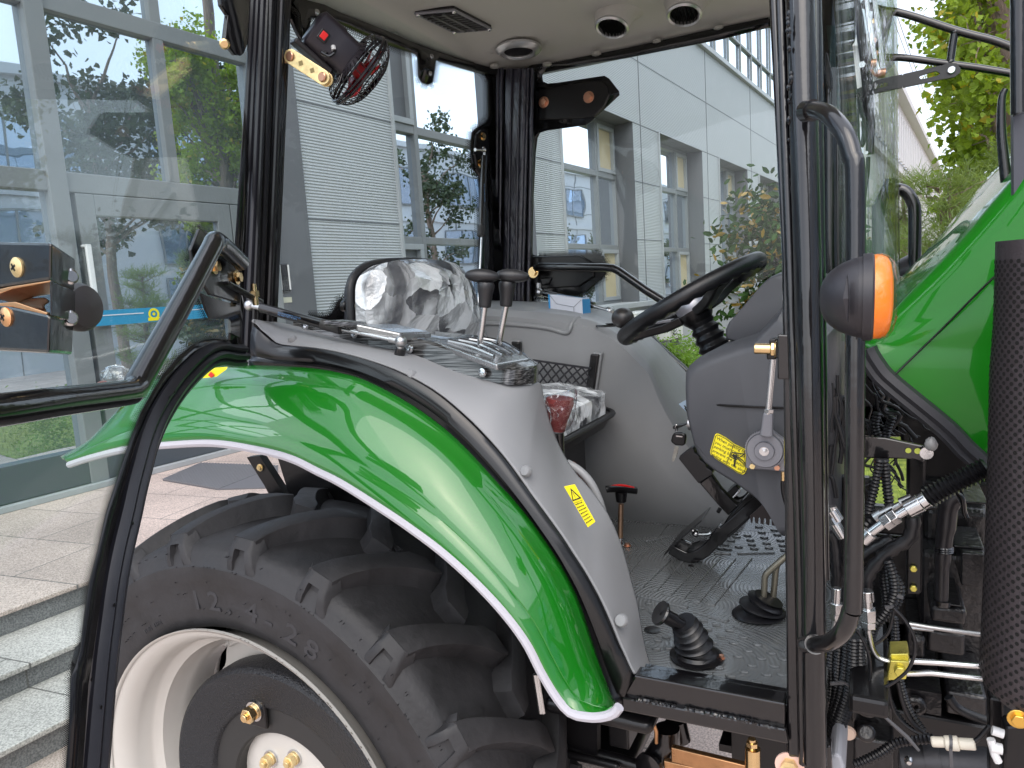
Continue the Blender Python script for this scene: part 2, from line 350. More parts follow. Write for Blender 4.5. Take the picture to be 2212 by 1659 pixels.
# door mat on the landing
mp = [PZ(x, y, .347) for x, y in ((352, 1036), (435, 1000), (600, 1006), (600, 1052), (470, 1056))]
b = MB(); b.prism(mp, (0, 0, -.012)); matm = mat('ribbed rubber mat', (.12, .12, .13), .7); 
rib = obj('door_mat', b, matm)
b = MB()
for k in range(26):
    t = k/25; a = mp[0].lerp(mp[4], t); c = mp[1].lerp(mp[2], t); a = a+UZ*.003; c = c+UZ*.003; b.bar(a, c, .012, .006)
obj('mat_rib', b, mat('mat rib', (.19, .19, .20), .6), rib); tag(rib, 'grey ribbed rubber mat on the granite landing behind the rear tyre', 'door mat')

# ---------------------------------------------------------------- the office building
bd = thing('office_building', 'long grey metal clad office building with deep window recesses behind the tractor', 'building', tuple(fp(10, 0)))
WZ0, WZ1 = rz(-.072), rz(.553)
WINS = [(6.92, 9.95), (10.93, 13.88), (15.3, 18.2), (19.62, 22.5), (23.95, 26.8)]
TOPB = rz(.995); TOP = rz(1.62); S0, S1 = 5.52, 31.0
b = MB(); cur = S0
WT = rz(.80)
fbox(b, S0, WINS[0][0], WZ0, TOPB, -.5, 0); fbox(b, WINS[0][0], WINS[0][1], WT, TOPB, -.5, 0); cur = WINS[0][1]
for s0, s1 in WINS[1:]: fbox(b, cur, s0, WZ0, WZ1, -.5, 0); cur = s1
fbox(b, cur, S1, WZ0, WZ1, -.5, 0); fbox(b, WINS[0][1], S1, WZ1, TOPB, -.5, 0)
obj('wall', b, corrug, bd, label='light grey corrugated metal cladding')
b = MB(); fbox(b, S0, S1, .0, WZ0-.10, -.5, .06); obj('plinth', b, stoneg, bd)
b = MB(); fbox(b, S0, S1, WZ0-.10, WZ0, -.5, .16); obj('sill_ledge', b, stoneg, bd, bevel=.01)
# joints and trims
b = MB()
for zr in (.149, .353):
    cur = S0
    for s0, s1 in WINS+[(S1, S1)]: fbox(b, cur, s0, rz(zr)-.008, rz(zr)+.008, -.01, .004); cur = s1
fbox(b, WINS[0][1], S1, rz(.553)-.008, rz(.553)+.008, -.01, .0045); fbox(b, S0, WINS[0][0], rz(.553)-.008, rz(.553)+.008, -.01, .0045); fbox(b, WINS[0][1], S1, rz(.772)-.008, rz(.772)+.008, -.01, .004)
for s in (14.3, 18.65, 23.0, 27.3): fbox(b, s-.012, s+.012, WZ0, TOPB, -.01, .006)
obj('panel_joint', b, jointm, bd)
b = MB(); fbox(b, S0, S1, TOPB, TOPB+.12, -.5, .09); obj('band_sill', b, flatp, bd, bevel=.01)
b = MB()
for s0, s1 in WINS: w1_ = WT if s0 < 8 else WZ1; fbox(b, s0-.035, s0, WZ0, w1_+.02, -.02, .03); fbox(b, s0, s1, w1_, w1_+.03, -.02, .02)
obj('corner_trim', b, flatp, bd)
for i, (s0, s1) in enumerate(WINS):
    D = -.42; wz1_ = WZ1; WZ1 = WT if i == 0 else rz(.553)
    b = MB(); fbox(b, s1-.004, s1+.002, WZ0, WZ1, D-.06, .012); fbox(b, s0-.001, s0+.004, WZ0, WZ1, D-.06, 0); fbox(b, s0, s1, WZ1-.004, WZ1+.001, D-.06, 0)
    wf = obj('window_recess', b, framed, bd)
    b = MB(); zm = rz(.372); zl = rz(.125); cas = .86; fl = i == 0
    c0, c1 = (s0+cas, s0+cas) if fl else (s1-cas, s1-cas)
    fbox(b, s0, s0+.06, WZ0, WZ1, D-.05, D+.05); fbox(b, s1-.06, s1, WZ0, WZ1, D-.05, D+.05); fbox(b, c0-.04, c0+.04, WZ0, WZ1, D-.05, D+.05)
    for z, h in ((WZ0+.03, .06), (zl, .09), (zm, .10), (WZ1-.04, .08)): fbox(b, s0+.06, c0-.04, z-h/2, z+h/2, D-.049, D+.048); fbox(b, c0+.04, s1-.06, z-h/2, z+h/2, D-.049, D+.048)
    obj('window_frame', b, frame, wf, bevel=.006)
    b = MB(); fbox(b, s0, s1, WZ0, WZ1, D-.03, D-.02); obj('pane', b, wg, wf)
    # casement sashes with cream blinds behind
    k0, k1 = (s0+.06, c0-.04) if fl else (c0+.04, s1-.06)
    for za, zb in ((zm+.05, WZ1-.08), (WZ0+.06, zl-.045)):
        b = MB(); e = .07
        fbox(b, k0, k1, za, za+e, D-.01, D+.07); fbox(b, k0, k1, zb-e, zb, D-.01, D+.07); fbox(b, k0, k0+e, za+e, zb-e, D-.011, D+.069); fbox(b, k1-e, k1, za+e, zb-e, D-.011, D+.069)
        obj('casement', b, flatp, wf, bevel=.005)
        b = MB(); fbox(b, k0+e, k1-e, za+e, zb-e, D-.005, D+.002); obj('blind', b, blind if not fl else framed, wf)
# upper window band
b = MB(); fbox(b, S0, S1, TOPB+.12, TOP-.4, -.35, -.12); obj('band_glass', b, wg, bd)
b = MB(); s = S0; k = 0
s += .48
while s < S1: fbox(b, s, s+.06, TOPB+.12, TOP-.4, -.11, -.05); s += 1.25; k += 1
fbox(b, S0, S1, TOPB+1.0, TOPB+1.06, -.115, -.052)
obj('band_mullion', b, frame, bd)
b = MB(); fbox(b, S0, S1, TOP-.4, TOP, -.5, .25); fbox(b, S0, S1, .05, TOP-.4, -6, -.55); obj('roof', b, flatp, bd)
# outdoor units of the air conditioning beside the plinth
acm = mat('white enamel', (.62, .63, .62), .45, var=.05); acd = mat('dark grille', (.05, .05, .05), .6)
def acunit(s, label):
    t = thing('air_conditioner', label, 'air conditioner', tuple(fp(s, .30, .55)), 'outdoor units along the wall')
    b = MB(); fbox(b, s-.42, s+.42, .42, 1.05, .3, .62); obj('casing', b, acm, t, bevel=.02)
    b = MB(); c = fp(s-.1, .73, .62)
    for r_ in (.07, .13, .19, .25): b.lathe(c, FN, [(r_, 0), (r_+.01, 0), (r_+.01, .02), (r_, .02), (r_, 0)], 28)
    for k in range(8): a = k*PI/4; d = FU*math.cos(a)+UZ*math.sin(a); b.bar(c+d*.03+FN*.012, c+d*.26+FN*.012, .008, .008, FN)
    obj('fan_grille', b, acm, t)
    b = MB(); b.lathe(c, FN, [(0, .003), (.25, .003)], 28); obj('fan_opening', b, acd, t)
    b = MB()
    for ds in (-.35, .35): fbox(b, s+ds-.02, s+ds+.02, 0, .42, .32, .6)
    obj('leg', b, frame, t)
acunit(12.6, 'white outdoor air conditioner seen between the steering wheel and the grey shelf')
acunit(14.2, 'white outdoor air conditioner just left of the steering wheel hub')
acunit(20.9, 'white outdoor air conditioner beside the top of the dark dashboard cowl')

# ---------------------------------------------------------------- glazed entrance
en = thing('glass_entrance', 'glazed building entrance with grey mullions and double doors on the landing', 'entrance', tuple(fp(3, .36)))
ZB, ZT = .337, 7.6; zd = rz(.175); zr2 = rz(.400)
b = MB()
for s, w, d in ((-1.9, .10, .05), (.55, .09, .05), (3.23, .13, .07), (5.02, .11, .08)): fbox(b, s-w/2, s+w/2, ZB, ZT, -.05, d)
fbox(b, 4.14-.045, 4.14+.045, zd+.07, ZT, -.05, .043)
for z, h, d in ((zd, .14, .045), (zr2, .13, .045), (5.25, .11, .04), (6.6, .11, .04)): fbox(b, -4, 5.1, z-h/2, z+h/2, -.04, d)
fbox(b, -4, 3.165, rz(.075)-.04, rz(.075)+.04, -.04, .044)
obj('mullion', b, frame, en, bevel=.006)
b = MB(); fbox(b, -4, 5.1, ZB+.05, ZB+.30, -.04, .06); obj('kick_panel', b, mat('dark slate panel', (.07, .085, .10), .35), en, bevel=.004)
b = MB(); fbox(b, -4, 5.1, ZB, ZB+.045, -.04, .10); obj('base_curb', b, stoneg, en, bevel=.006)
for k, (s0, s1) in enumerate(((3.34, 4.62), (4.63, 5.0))):
    b = MB(); e = .13; z0, z1 = ZB+.02, zd-.075; z1b = z1+.05
    fbox(b, s0, s0+e, z0, z1, -.02, .05); fbox(b, s1-(e if k == 0 else .05), s1, z0, z1, -.02, .05)
    fbox(b, s0+e, s1-.05, z1b-.2, z1, -.021, .049); fbox(b, s0+e, s1-.05, z0, z0+.36, -.021, .049)
    dr = obj('door', b, frame, en, bevel=.006)
    b = MB(); fbox(b, s0+e, s1-.05, z0+.36, z1b-.2, .0, .012); obj('pane', b, wgd, dr)
b = MB(); fbox(b, 3.33, 3.37, 1.72, 2.1, .09, .12); fbox(b, 3.33, 3.37, 1.72, 1.74, .04, .12); fbox(b, 3.33, 3.37, 2.08, 2.1, .04, .12); obj('door_handle', b, mat('white handle', (.75, .76, .77), .3), en, bevel=.008)
b = MB(); fbox(b, -4, 5.1, ZB, ZT, -.03, -.01); obj('pane', b, wgd, en)
b = MB(); fbox(b, -4, 5.1, 0, ZT, -4, -3.9); obj('back_wall', b, intm, en)
# dark panelled jamb with the card reader
b = MB(); fbox(b, 5.08, 5.52, ZB, ZT, -.3, .03); fbox(b, -4, 5.52, ZT, ZT+1.2, -.3, .06); obj('jamb_panel', b, framed, en, bevel=.01)
b = MB(); s, z = fpx(613, 598, .05); fbox(b, s-.06, s+.06, z-.14, z+.12, .03, .06); cr_ = obj('card_reader', b, mat('reader body', (.03, .03, .035), .2), en, bevel=.008)
b = MB(); fbox(b, s+.045, s+.06, z-.12, z+.11, .061, .066); fbox(b, s-.05, s-.04, z-.12, z+.11, .061, .065); obj('reader_trim', b, ceram, cr_)
b = MB(); fbox(b, s-.07, s+.08, z-.24, z-.19, .031, .037); obj('notice_sticker', b, mat('pale sticker', (.5, .5, .4), .5), cr_)
b = MB(); c = fp(s-.045, z-.215, .039); b.lathe(c, FN, [(0, .001), (.017, .001)], 16); obj('emblem', b, yellow, cr_)
b = MB(); s, z = fpx(592, 560, .05); fbox(b, s-.02, s+.01, z-.25, z+.2, .03, .05); obj('pull_handle', b, ceram, en, bevel=.008)
# blue board put in for a mirrored blue shape low on the glass
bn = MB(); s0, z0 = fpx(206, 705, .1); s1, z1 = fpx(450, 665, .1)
fbox(bn, s0, s1+.3, z0, z1+.03, .09, .11); bo = obj('reflection_board', bn, mat('blue banner', (.03, .26, .46), .5)); tag(bo, 'long blue board with a yellow emblem standing in for a reflection in the entrance glass', 'reflection_board')
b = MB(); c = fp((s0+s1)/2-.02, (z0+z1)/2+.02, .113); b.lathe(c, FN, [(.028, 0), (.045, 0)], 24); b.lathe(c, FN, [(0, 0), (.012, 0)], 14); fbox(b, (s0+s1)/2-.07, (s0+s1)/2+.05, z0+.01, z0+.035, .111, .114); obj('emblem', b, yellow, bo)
b = MB(); fbox(b, s0+.05, (s0+s1)/2-.1, z0+.07, z0+.078, .111, .113); fbox(b, (s0+s1)/2+.1, s1, z0+.07, z0+.078, .111, .113); obj('reflection_line', b, whitec, bo)

# ---------------------------------------------------------------- far building down the street
fb = thing('distant_building', 'pale long building far down the street with a high strip of windows', 'building', tuple(fp(60, 0)))
pale = mat('pale render', (.52, .50, .50), .7, var=.04, vscale=.3); pgl = winglass('far glass', refl=.25, wav=0)
ang = R_(1.0)
def g(s, z, off=0): s_ = s-48; return fp(48, 0, .5)+(FU*math.cos(ang)-FN*math.sin(ang)*-1)*s_+FN*off+UZ*z
GU = (g(49, 0)-g(48, 0)).normalized(); GN = V((GU.y, -GU.x, 0))
def gbox(b, s0, s1, z0, z1, o0, o1): c = g((s0+s1)/2, (z0+z1)/2)+GN*((o0+o1)/2); b.obox(c, GU*(s1-s0)/2, GN*(o1-o0)/2, UZ*(z1-z0)/2)
b = MB(); gbox(b, 48, 150, 0, 14.0, -12, 0); obj('wall', b, pale, fb)
b = MB(); gbox(b, 47.5, 150.5, 14.0, 14.5, -12.3, .7); gbox(b, 48, 150, 8.6, 8.9, 0, .3); obj('cornice', b, pale, fb)
for z0, z1, st, nm in ((9.6, 13.0, 2.0, 'upper_window'), (3.0, 6.6, 3.2, 'window')):
    b = MB(); gbox(b, 48.5, 149.5, z0, z1, .02, .05); obj(nm, b, pgl, fb)
    b = MB(); s = 48.5
    while s < 150: gbox(b, s, s+st*.34, z0, z1, .05, .25); s += st
    obj('pier', b, pale, fb)
# building across the yard (behind the camera; seen mirrored in the glass)
ob = thing('opposite_building', 'white building across the yard mirrored in the entrance glass', 'building', (14, 20, 0))
whb = mat('white panel wall', (.50, .53, .56), .6, var=.05, vscale=.5); bwin = winglass('blue window glass', (.10, .17, .27), refl=.35, tint=(.75, .86, 1))
b = MB(); b.box((14, -30, 0), (24, 62, 8.7)); obj('wall', b, whb, ob)
b = MB(); b.box((13.8, -30, 8.7), (24, 62, 8.95)); b.box((13.9, -30, 5.25), (14, 62, 5.5)); obj('cornice', b, whb, ob)
b = MB()
for y in range(-30, 62, 3):
    b.box((13.985, y, 0), (13.999, y+.03, 8.7))
for z in (1.2, 7.9, 6.2): b.box((13.986, -30, z), (13.999, 62, z+.03))
obj('panel_joint', b, jointm, ob)
y = -28
while y < 60:
    for z0, z1 in ((6.1, 7.7), (1.0, 2.6), (3.2, 4.8)):
        b = MB(); b.box((13.93, y, z0), (13.97, y+3.1, z1)); w_ = obj('window', b, bwin, ob)
        b = MB()
        for k in range(4): b.box((13.88, y+k*1.02, z0), (13.95, y+k*1.02+.05, z1))
        b.box((13.885, y, z1), (13.95, y+3.1, z1+.06)); b.box((13.885, y, z0-.06), (13.95, y+3.1, z0)); obj('window_frame', b, frame, w_)
    y += 5.2

# ---------------------------------------------------------------- vegetation
def leafmat(name, c, tr=.35, var=.4, vs=3, rough=.5, spec=.5):
    m = mat(name, c, rough, var=var, vscale=vs, spec=spec); n = m.node_tree.nodes; L = m.node_tree.links
    t = n.new('ShaderNodeBsdfTranslucent'); bs = n['Principled BSDF']; src = bs.inputs['Base Color'].links[0].from_socket
    k = n.new('ShaderNodeVectorMath'); k.operation = 'MULTIPLY'; k.inputs[1].default_value = (1.6, 1.5, .6); L.new(src, k.inputs[0]); L.new(k.outputs[0], t.inputs[0])
    x = n.new('ShaderNodeMixShader'); x.inputs[0].default_value = tr; L.new(bs.outputs[0], x.inputs[1]); L.new(t.outputs[0], x.inputs[2]); L.new(x.outputs[0], n['Material Output'].inputs[0]); return m
ginkgo = leafmat('ginkgo leaves', (.24, .34, .045), .5); ginkgo2 = leafmat('yellow ginkgo leaves', (.42, .36, .04), .5)
dleaf = leafmat('dark leaves', (.05, .075, .04), .2); pinem = leafmat('pine needles', (.20, .28, .11), .4); magl = leafmat('magnolia leaves', (.03, .066, .015), .1, rough=.6, spec=.15)
magy = leafmat('yellowing magnolia leaves', (.26, .17, .03), .2, rough=.3); hedgem = leafmat('hedge leaves', (.15, .27, .03), .4)
bark = mat('bark', (.24, .18, .15), .85, bump=1, bscale=14, detail=8, bdist=.03, var=.3, vscale=7, stretch=(3, 3, .5))
def leaf(b, p, s, rr, kind='fan', down=.3):
    a = rr.uniform(0, 2*PI); e = rr.uniform(-.9, .6)-down; d = V((math.cos(a)*math.cos(e), math.sin(a)*math.cos(e), math.sin(e)))
    w = d.cross(V((rr.uniform(-1, 1), rr.uniform(-1, 1), rr.uniform(-1, 1)))).normalized(); p = V(p); nn = d.cross(w)
    if kind == 'fan': b.add([p, p+d*s*.75-w*s*.55, p+d*s+nn*s*.1-w*s*.12, p+d*s*.9, p+d*s+nn*s*.1+w*s*.15, p+d*s*.7+w*s*.55], [(0, 1, 2, 3), (0, 3, 4, 5)], False)
    elif kind == 'oval': b.add([p, p+d*s*.4-w*s*.22+nn*s*.05, p+d*s*.8-w*s*.17+nn*s*.02, p+d*s, p+d*s*.8+w*s*.17+nn*s*.02, p+d*s*.4+w*s*.22+nn*s*.05], [(0, 1, 2, 3), (0, 3, 4, 5)], False)
    else: b.add([p-w*s*.06, p+w*s*.06, p+d*s], [(0, 1, 2)], False)
def limb(b, p0, p1, r0, r1, rr, n=7, wob=.05):
    pts = [V(p0).lerp(V(p1), i/5)+V((rr.uniform(-wob, wob), rr.uniform(-wob, wob), 0))*(0 if i in (0,) else 1) for i in range(6)]
    b.tube(pts, [r0+(r1-r0)*i/5 for i in range(6)], n); return pts
def tree(name, label, cat, base, top, r0, clumps, leafn, size, m1, m2, seed, kind='fan', group=None, frac=.12, spread=.28):
    """clumps: list of (centre offset from base, radius)"""
    rr = random.Random(seed); t = thing(name, label, cat, tuple(base), group); base = V(base); top = V(top)
    tb = MB(); limb(tb, base, top, r0, r0*.45, rr, 14, r0*.35); obj('trunk', tb, bark, t)
    lb = MB(); l1, l2 = MB(), MB()
    for c, r in clumps:
        c = base+V(c); zt = min(max((c.z-base.z)*.8, .5), top.z-base.z); st = base.lerp(top, zt/(top.z-base.z)); pts = limb(lb, st, c, r0*.28, r0*.06, rr, 6, r*.12)
        ns = int(leafn*r*r)
        subs = [c+V((rr.gauss(0, .45), rr.gauss(0, .45), rr.gauss(0, .45)))*r for _ in range(max(5, int(9*r)))]
        for sc_ in subs: limb(lb, c, sc_, r0*.06, r0*.02, rr, 4, .02)
        for _ in range(ns):
            sc_ = rr.choice(subs); p = sc_+V((rr.gauss(0, 1), rr.gauss(0, 1), rr.gauss(0, 1)))*r*spread
            leaf(l2 if rr.random() < frac else l1, p, size*rr.uniform(.6, 1.2), rr, kind)
    obj('branch', lb, bark, t); obj('crown', l1, m1, t)
    if l2.v: obj('turning_leaves', l2, m2, t)
    return t
# ginkgo in view at the right
gb = V((1.09, 8.5, 0)); rr = random.Random(5); cl = []
for z in [1.7+.36*i for i in range(13)]:
    for k in range(7):
        a = rr.uniform(0, 2*PI); rad = rr.uniform(.35, 1.25)*(1 if z > 3 else .5); dx = math.cos(a)*rad; dx = max(dx, -.30 if z > 3.3 else -.18); cl.append(((dx, math.sin(a)*rad, z+rr.uniform(-.2, .2)), rr.uniform(.24, .36)))
tree('ginkgo_tree', 'ginkgo tree with a bare brown trunk and yellow green leaves at the right edge', 'tree', gb, (1.22, 8.5, 8.2), .16, cl, 3000, .072, ginkgo, ginkgo2, 11, 'fan', frac=.05)
# trees of the yard, seen mirrored
def roundcrown(n, rx, rz_, z0, seed):
    rr = random.Random(seed); o = []
    for _ in range(n):
        a = rr.uniform(0, 2*PI); h = rr.uniform(0, 1); r = rx*(1-.5*abs(h-.4))*rr.uniform(.2, 1); o.append(((math.cos(a)*r, math.sin(a)*r, z0+h*rz_), rr.uniform(.35, .6)))
    return o
for i, (x, y, z0, hh, lab) in enumerate(((4.2, 7.7, 3.4, 3.6, 'dark street tree mirrored in the middle of the entrance glass'), (4.3, 10.4, 2.9, 4.8, 'dark street tree mirrored right of the entrance doors'),
        (5.2, 19, 2.2, 5, 'tree mirrored in the rear window of the cab'), (6.5, 27, .9, 3.2, 'bushy tree mirrored low in the first recessed window'), (7.5, 34, .8, 3.5, 'bushy tree mirrored in the second recessed window'), (7.5, 43, .8, 4, 'bushy tree mirrored in the third recessed window'))):
    tree('street_tree', lab, 'tree', (x, y, 0), (x+.2, y, z0+hh*.7), .13, roundcrown(26 if i < 2 else 16, 1.5, hh, z0, 20+i), 900, .12, dleaf, dleaf, 30+i, 'fan', 'trees along the yard', frac=.1)
# magnolia shrub
mb_ = []
rr = random.Random(9)
for _ in range(58): mb_.append(((rr.uniform(-.34, .42), rr.uniform(-.35, .35), rr.uniform(.7, 2.15)), .26))
tree('magnolia_shrub', 'magnolia shrub with large glossy and browning leaves in front of the office windows', 'shrub', (-.72, 7.2, 0), (-.72, 7.2, 2.2), .05, mb_, 2300, .095, magl, magy, 41, 'oval', frac=.16, spread=.42)
# pines
def pine(base, h, label, seed, wid=1.0):
    rr = random.Random(seed); t = thing('pine_tree', label, 'tree', tuple(base), 'young pines behind the hood'); base = V(base)
    tb = MB(); limb(tb, base, base+V((.05, 0, h)), .055, .012, rr, 8, .03); obj('trunk', tb, bark, t)
    br, nd = MB(), MB()
    for k in range(int(h*20)):
        z = .35+(h-.4)*rr.random(); a = rr.uniform(0, 2*PI); L = wid*(1-z/h*.75)*rr.uniform(.5, 1); p0 = base+V((0, 0, z)); p1 = p0+V((math.cos(a)*L, math.sin(a)*L, L*.45))
        pts = limb(br, p0, p1, .012, .003, rr, 4, .03); pts = rs(pts, 12)
        for p in pts[3:]:
            for tw in range(3):
                q0 = p; d = V((rr.gauss(0, 1), rr.gauss(0, 1), rr.uniform(.2, 1.3))).normalized()
                for j in range(9):
                    c = q0+d*(.02*j); e = (d*.9+V((rr.gauss(0, .6), rr.gauss(0, .6), rr.gauss(0, .6)))).normalized()
                    w = e.cross(V((rr.uniform(-1, 1), .3, .5))).normalized()*.0032; ln = rr.uniform(.06, .10); nd.add([c-w, c+w, c+e*ln], [(0, 1, 2)], False)
    obj('branch', br, bark, t); obj('crown', nd, pinem, t); return t
pine((.45, 6.4, 0), 2.2, 'young pine directly right of the windshield edge', 51, .9)
pine((.95, 7.6, 0), 2.45, 'young pine behind the rising green hood', 52, .9)
pine((.25, 9.3, 0), 2.5, 'taller young pine farther back behind the far grab rail', 53, 1.1)
# hedge / ground cover beyond the far window
def bushes(name, label, spots, m_, size, seed, per=700):
    rr = random.Random(seed); b = MB()
    for x, y, z, r in spots:
        for _ in range(int(per*r*r*4)):
            p = V((x+rr.gauss(0, .5)*r, y+rr.gauss(0, .5)*r, abs(z+rr.gauss(0, .42)*r))); leaf(b, p, size*rr.uniform(.6, 1.2), rr, 'oval', -.2)
    return tag(obj(name, b, m_), label, 'hedge', kind='stuff')
rr = random.Random(77)
bushes('hedge', 'low bright green hedge along the building foot', [(-.5-.13*y+rr.uniform(-1.3, .1), y+rr.uniform(-.3, .3), .32, .42) for y in [4.4+.32*k for k in range(24)]], hedgem, .055, 61, 1500)
bushes('shrubbery', 'mixed shrubs under the trees behind the tractor hood', [(rr.uniform(-.3, 2.6), rr.uniform(9.5, 16), rr.uniform(.3, 1.2), .7) for k in range(26)], pinem, .08, 62, 420)
# overhead wires
for k, (o, z, lab) in enumerate(((1.5, 12.6, 'upper of two overhead wires above the distant building'), (1.9, 12.0, 'lower of two overhead wires above the distant building'))):
    b = MB(); b.tube([g(30, z+2.2)+GN*o, g(60, z+1.9)+GN*o, g(140, z+2.4)+GN*o], .02, 5, sm=5); tag(obj('overhead_wire', b, black2), lab, 'wire', 'overhead wires')
# ================================================================== TRACTOR
KC = dict(a=(0,0,1/3), c2=(553,0,1/3), c3=(1106,0,1/3), c4=(1604,0,.3), m1=(0,442.5,1/3), m2=(553,497.7,1/3), m3=(1106,497.7,1/3), m4=(1604,442.4,.3),
          b1=(0,1106,1/3), b2=(553,1106,1/3), b3=(1106,1106,1/3), b4=(1604,940,.275), b5=(1604,1272,.275), d1=(1272,885,.2333), d2=(746.6,525.4,.225), d3=(1825,497.7,.2), d4=(110.6,1382.7,.25))
def k(c, x, y): a, b, s = KC[c]; return a+x*s, b+y*s
def PK(c, x, y, Y): return P(*k(c, x, y), Y)
def PL(c, pts, Y): return [PK(c, p[0], p[1], p[2] if len(p) > 2 else Y) for p in pts]
def DL(pts, Y): return [P(p[0], p[1], p[2] if len(p) > 2 else Y) for p in pts]
def sgn(v): return V(v).normalized()
T = thing('tractor', 'green tractor with an open cab door and raised hood', 'tractor', (-.6, 1.5, 0))
def part(name, fn, m_, parent=None, **kw):
    b = MB(); r = fn(b); return obj(name, b, m_, T if parent is None else parent, **kw)

# ---- rear wheel
WCX, WCZ = -1.075, .603
def wy(r, ang, y): a = R_(ang); return V((WCX+r*math.cos(a), y, WCZ+r*math.sin(a)))
wheel = bpy.data.objects.new('rear_wheel', None); COL.objects.link(wheel); wheel.parent = T; wheel.matrix_parent_inverse = Matrix.Translation(-V(T['_o']))
wheel.location = (0, 0, 0); wheel.empty_display_size = .1
def lathey(b, prof, n=96): return b.lathe((WCX, 0, WCZ), (0, 1, 0), prof, n, ref=(0, 0, 1))
def tyre(b, y0=.868, y1=1.212, ph=102.0, both=True):
    h = (y1-y0)/2; c = (y0+y1)/2; K = h/.172
    def pt(r, a, y): return wy(r, a, c+y*K)
    pr = [(.376, -.130), (.384, -.150), (.396, -.161), (.415, -.167), (.440, -.170), (.478, -.1715), (.484, -.1755), (.512, -.176), (.517, -.171), (.532, -.165), (.545, -.154), (.552, -.136), (.556, -.10), (.559, -.05), (.560, 0)]
    full = pr+[(r, -y) for r, y in pr[-2::-1]]; lathey(b, [(r, c+y*K) for r, y in full])
    NL = 20
    for sd in (-1, 1):
        for i in range(NL):
            a0 = ph-i*360/NL+(0 if sd < 0 else 180/NL)
            rows = []; N = 9
            for j in range(N+1):
                t = j/N; y = sd*(.150-.172*t); am = a0-11.5*t**1.25; w = 2.6-.45*math.sin(PI*t)+(.5 if t > .85 else 0); rt = .571+.030*(1-(1-t)**2.2); rb = .535+.02*t
                if j == N: w *= .72; rt -= .004
                rows.append([pt(rb, am+w*1.5, y), pt(rt-.016, am+w*1.12, y), pt(rt-.001, am+w, y), pt(rt, am+w*.9, y), pt(rt, am-w*.9, y), pt(rt-.001, am-w, y), pt(rt-.016, am-w*1.12, y), pt(rb, am-w*1.5, y)])
            b.loft(rows, close=True, cap=True)
            # shoulder block running down the side wall, with a pocket sunk into it
            rows = []
            for t in (0, .14, .28, .34, .7, 1):
                r = .570-.056*t; am = a0-.6*t; wl = 2.25+1.2*t; wr = 2.25+2.2*t; dp = sd*(.151+.022*min(1, t*2.2)); 
                rows.append([pt(r, am+wl+1.0, sd*.135), pt(r, am+wl, dp-sd*.003), pt(r, am+wl-.5, dp), pt(r, am+.9+t*.9, dp), pt(r, am+.7+t*.8, dp-sd*(.012 if t > .3 and t < .99 else .0)), pt(r, am-.7-t*1.3, dp-sd*(.012 if t > .3 and t < .99 else 0)), pt(r, am-.9-t*1.4, dp), pt(r, am-wr+.5, dp), pt(r, am-wr, dp-sd*.003), pt(r, am-wr-1.0, sd*.135)])
            b.loft(rows, close=True, cap=True)
b = MB(); tyre(b)
# raised size marking
ty = obj('tyre', b, tyrem, wheel)
def arc_text(b, txt, px0, px1, r, y, size, bold=0):
    def ang(p): q_ = P(p[0], p[1], y); return math.atan2(q_.z-WCZ, q_.x-WCX)
    A0, A1 = ang(px0), ang(px1)
    for i, ch in enumerate(txt):
        if ch == ' ': continue
        a = A0+(A1-A0)*i/(len(txt)-1); c = V((WCX+r*math.cos(a), y, WCZ+r*math.sin(a))); ux = V((math.sin(a), 0, -math.cos(a))); uy = V((math.cos(a), 0, math.sin(a)))
        textmesh(b, ch, c-ux*size*.3-uy*size*.35, ux, uy, size, extrude=.0007, bold=bold, sx=1.25 if bold else 1)
b = MB(); arc_text(b, '12.4-28', (428, 1315), (668, 1415), .446, .8695, .052, .012); 
b2_ = MB(); arc_text(b2_, 'TUBE TYPE', (318, 1372), (352, 1355), .418, .872, .013); b.add(b2_.v, b2_.f, False)
obj('size_marking', b, mat('raised tyre lettering', (.032, .032, .036), .5), ty)
for rr_ in (.484, .513, .404): b = MB(); b.tube([wy(rr_, 360*j/120, .8665 if rr_ > .41 else .880) for j in range(120)], .0014, 6, closed=True); obj('mould_ring', b, tyrem, ty)
b = MB(); rr = random.Random(31)
for j in range(120): a_ = rr.uniform(10, 150); r_ = rr.choice((.484, .513, .46, .54, .43)); b.cyl(wy(r_, a_, .868), wy(r_, a_, .864-rr.uniform(0, .004)), .0009, 5)
o_ = obj('rubber_nib', b, tyrem, ty); o_['kind'] = 'stuff'
b = MB(); a_ = R_(61.6); textmesh(b, '12.4-28', (WCX+.5945*math.cos(a_), 1.045, WCZ+.5945*math.sin(a_)), (0, -1, 0), (math.sin(a_), 0, -math.cos(a_)), .019, extrude=.0009, bold=.01); obj('lug_marking', b, MATS['raised tyre lettering'], ty)
rimp = [(.386,.862),(.392,.858),(.391,.866),(.380,.872),(.368,.884),(.359,.902),(.357,.930),(.350,.938),(.338,.948),(.334,.972),(.328,.985),(.322,1.00),(.322,1.05),(.335,1.065),(.350,1.08),(.357,1.10),(.372,1.125),(.386,1.14),(.39,1.142)]
b = MB(); lathey(b, rimp); rim = obj('rim', b, whitep, wheel, solid=.004, off=-1)
b = MB()
for i in range(26):
    rr = random.Random(i); a = rr.uniform(20, 150); w = rr.uniform(.2, .9); b.loft([[wy(.3925, a+j*w/3, .8575+rr.uniform(0, .0016)) for j in range(4)], [wy(.3925, a+j*w/3, .8585+rr.uniform(0, .0022)) for j in range(4)]])
obj('paint_chip', b, mat('bare metal chip', (.12, .10, .09), .6), rim)
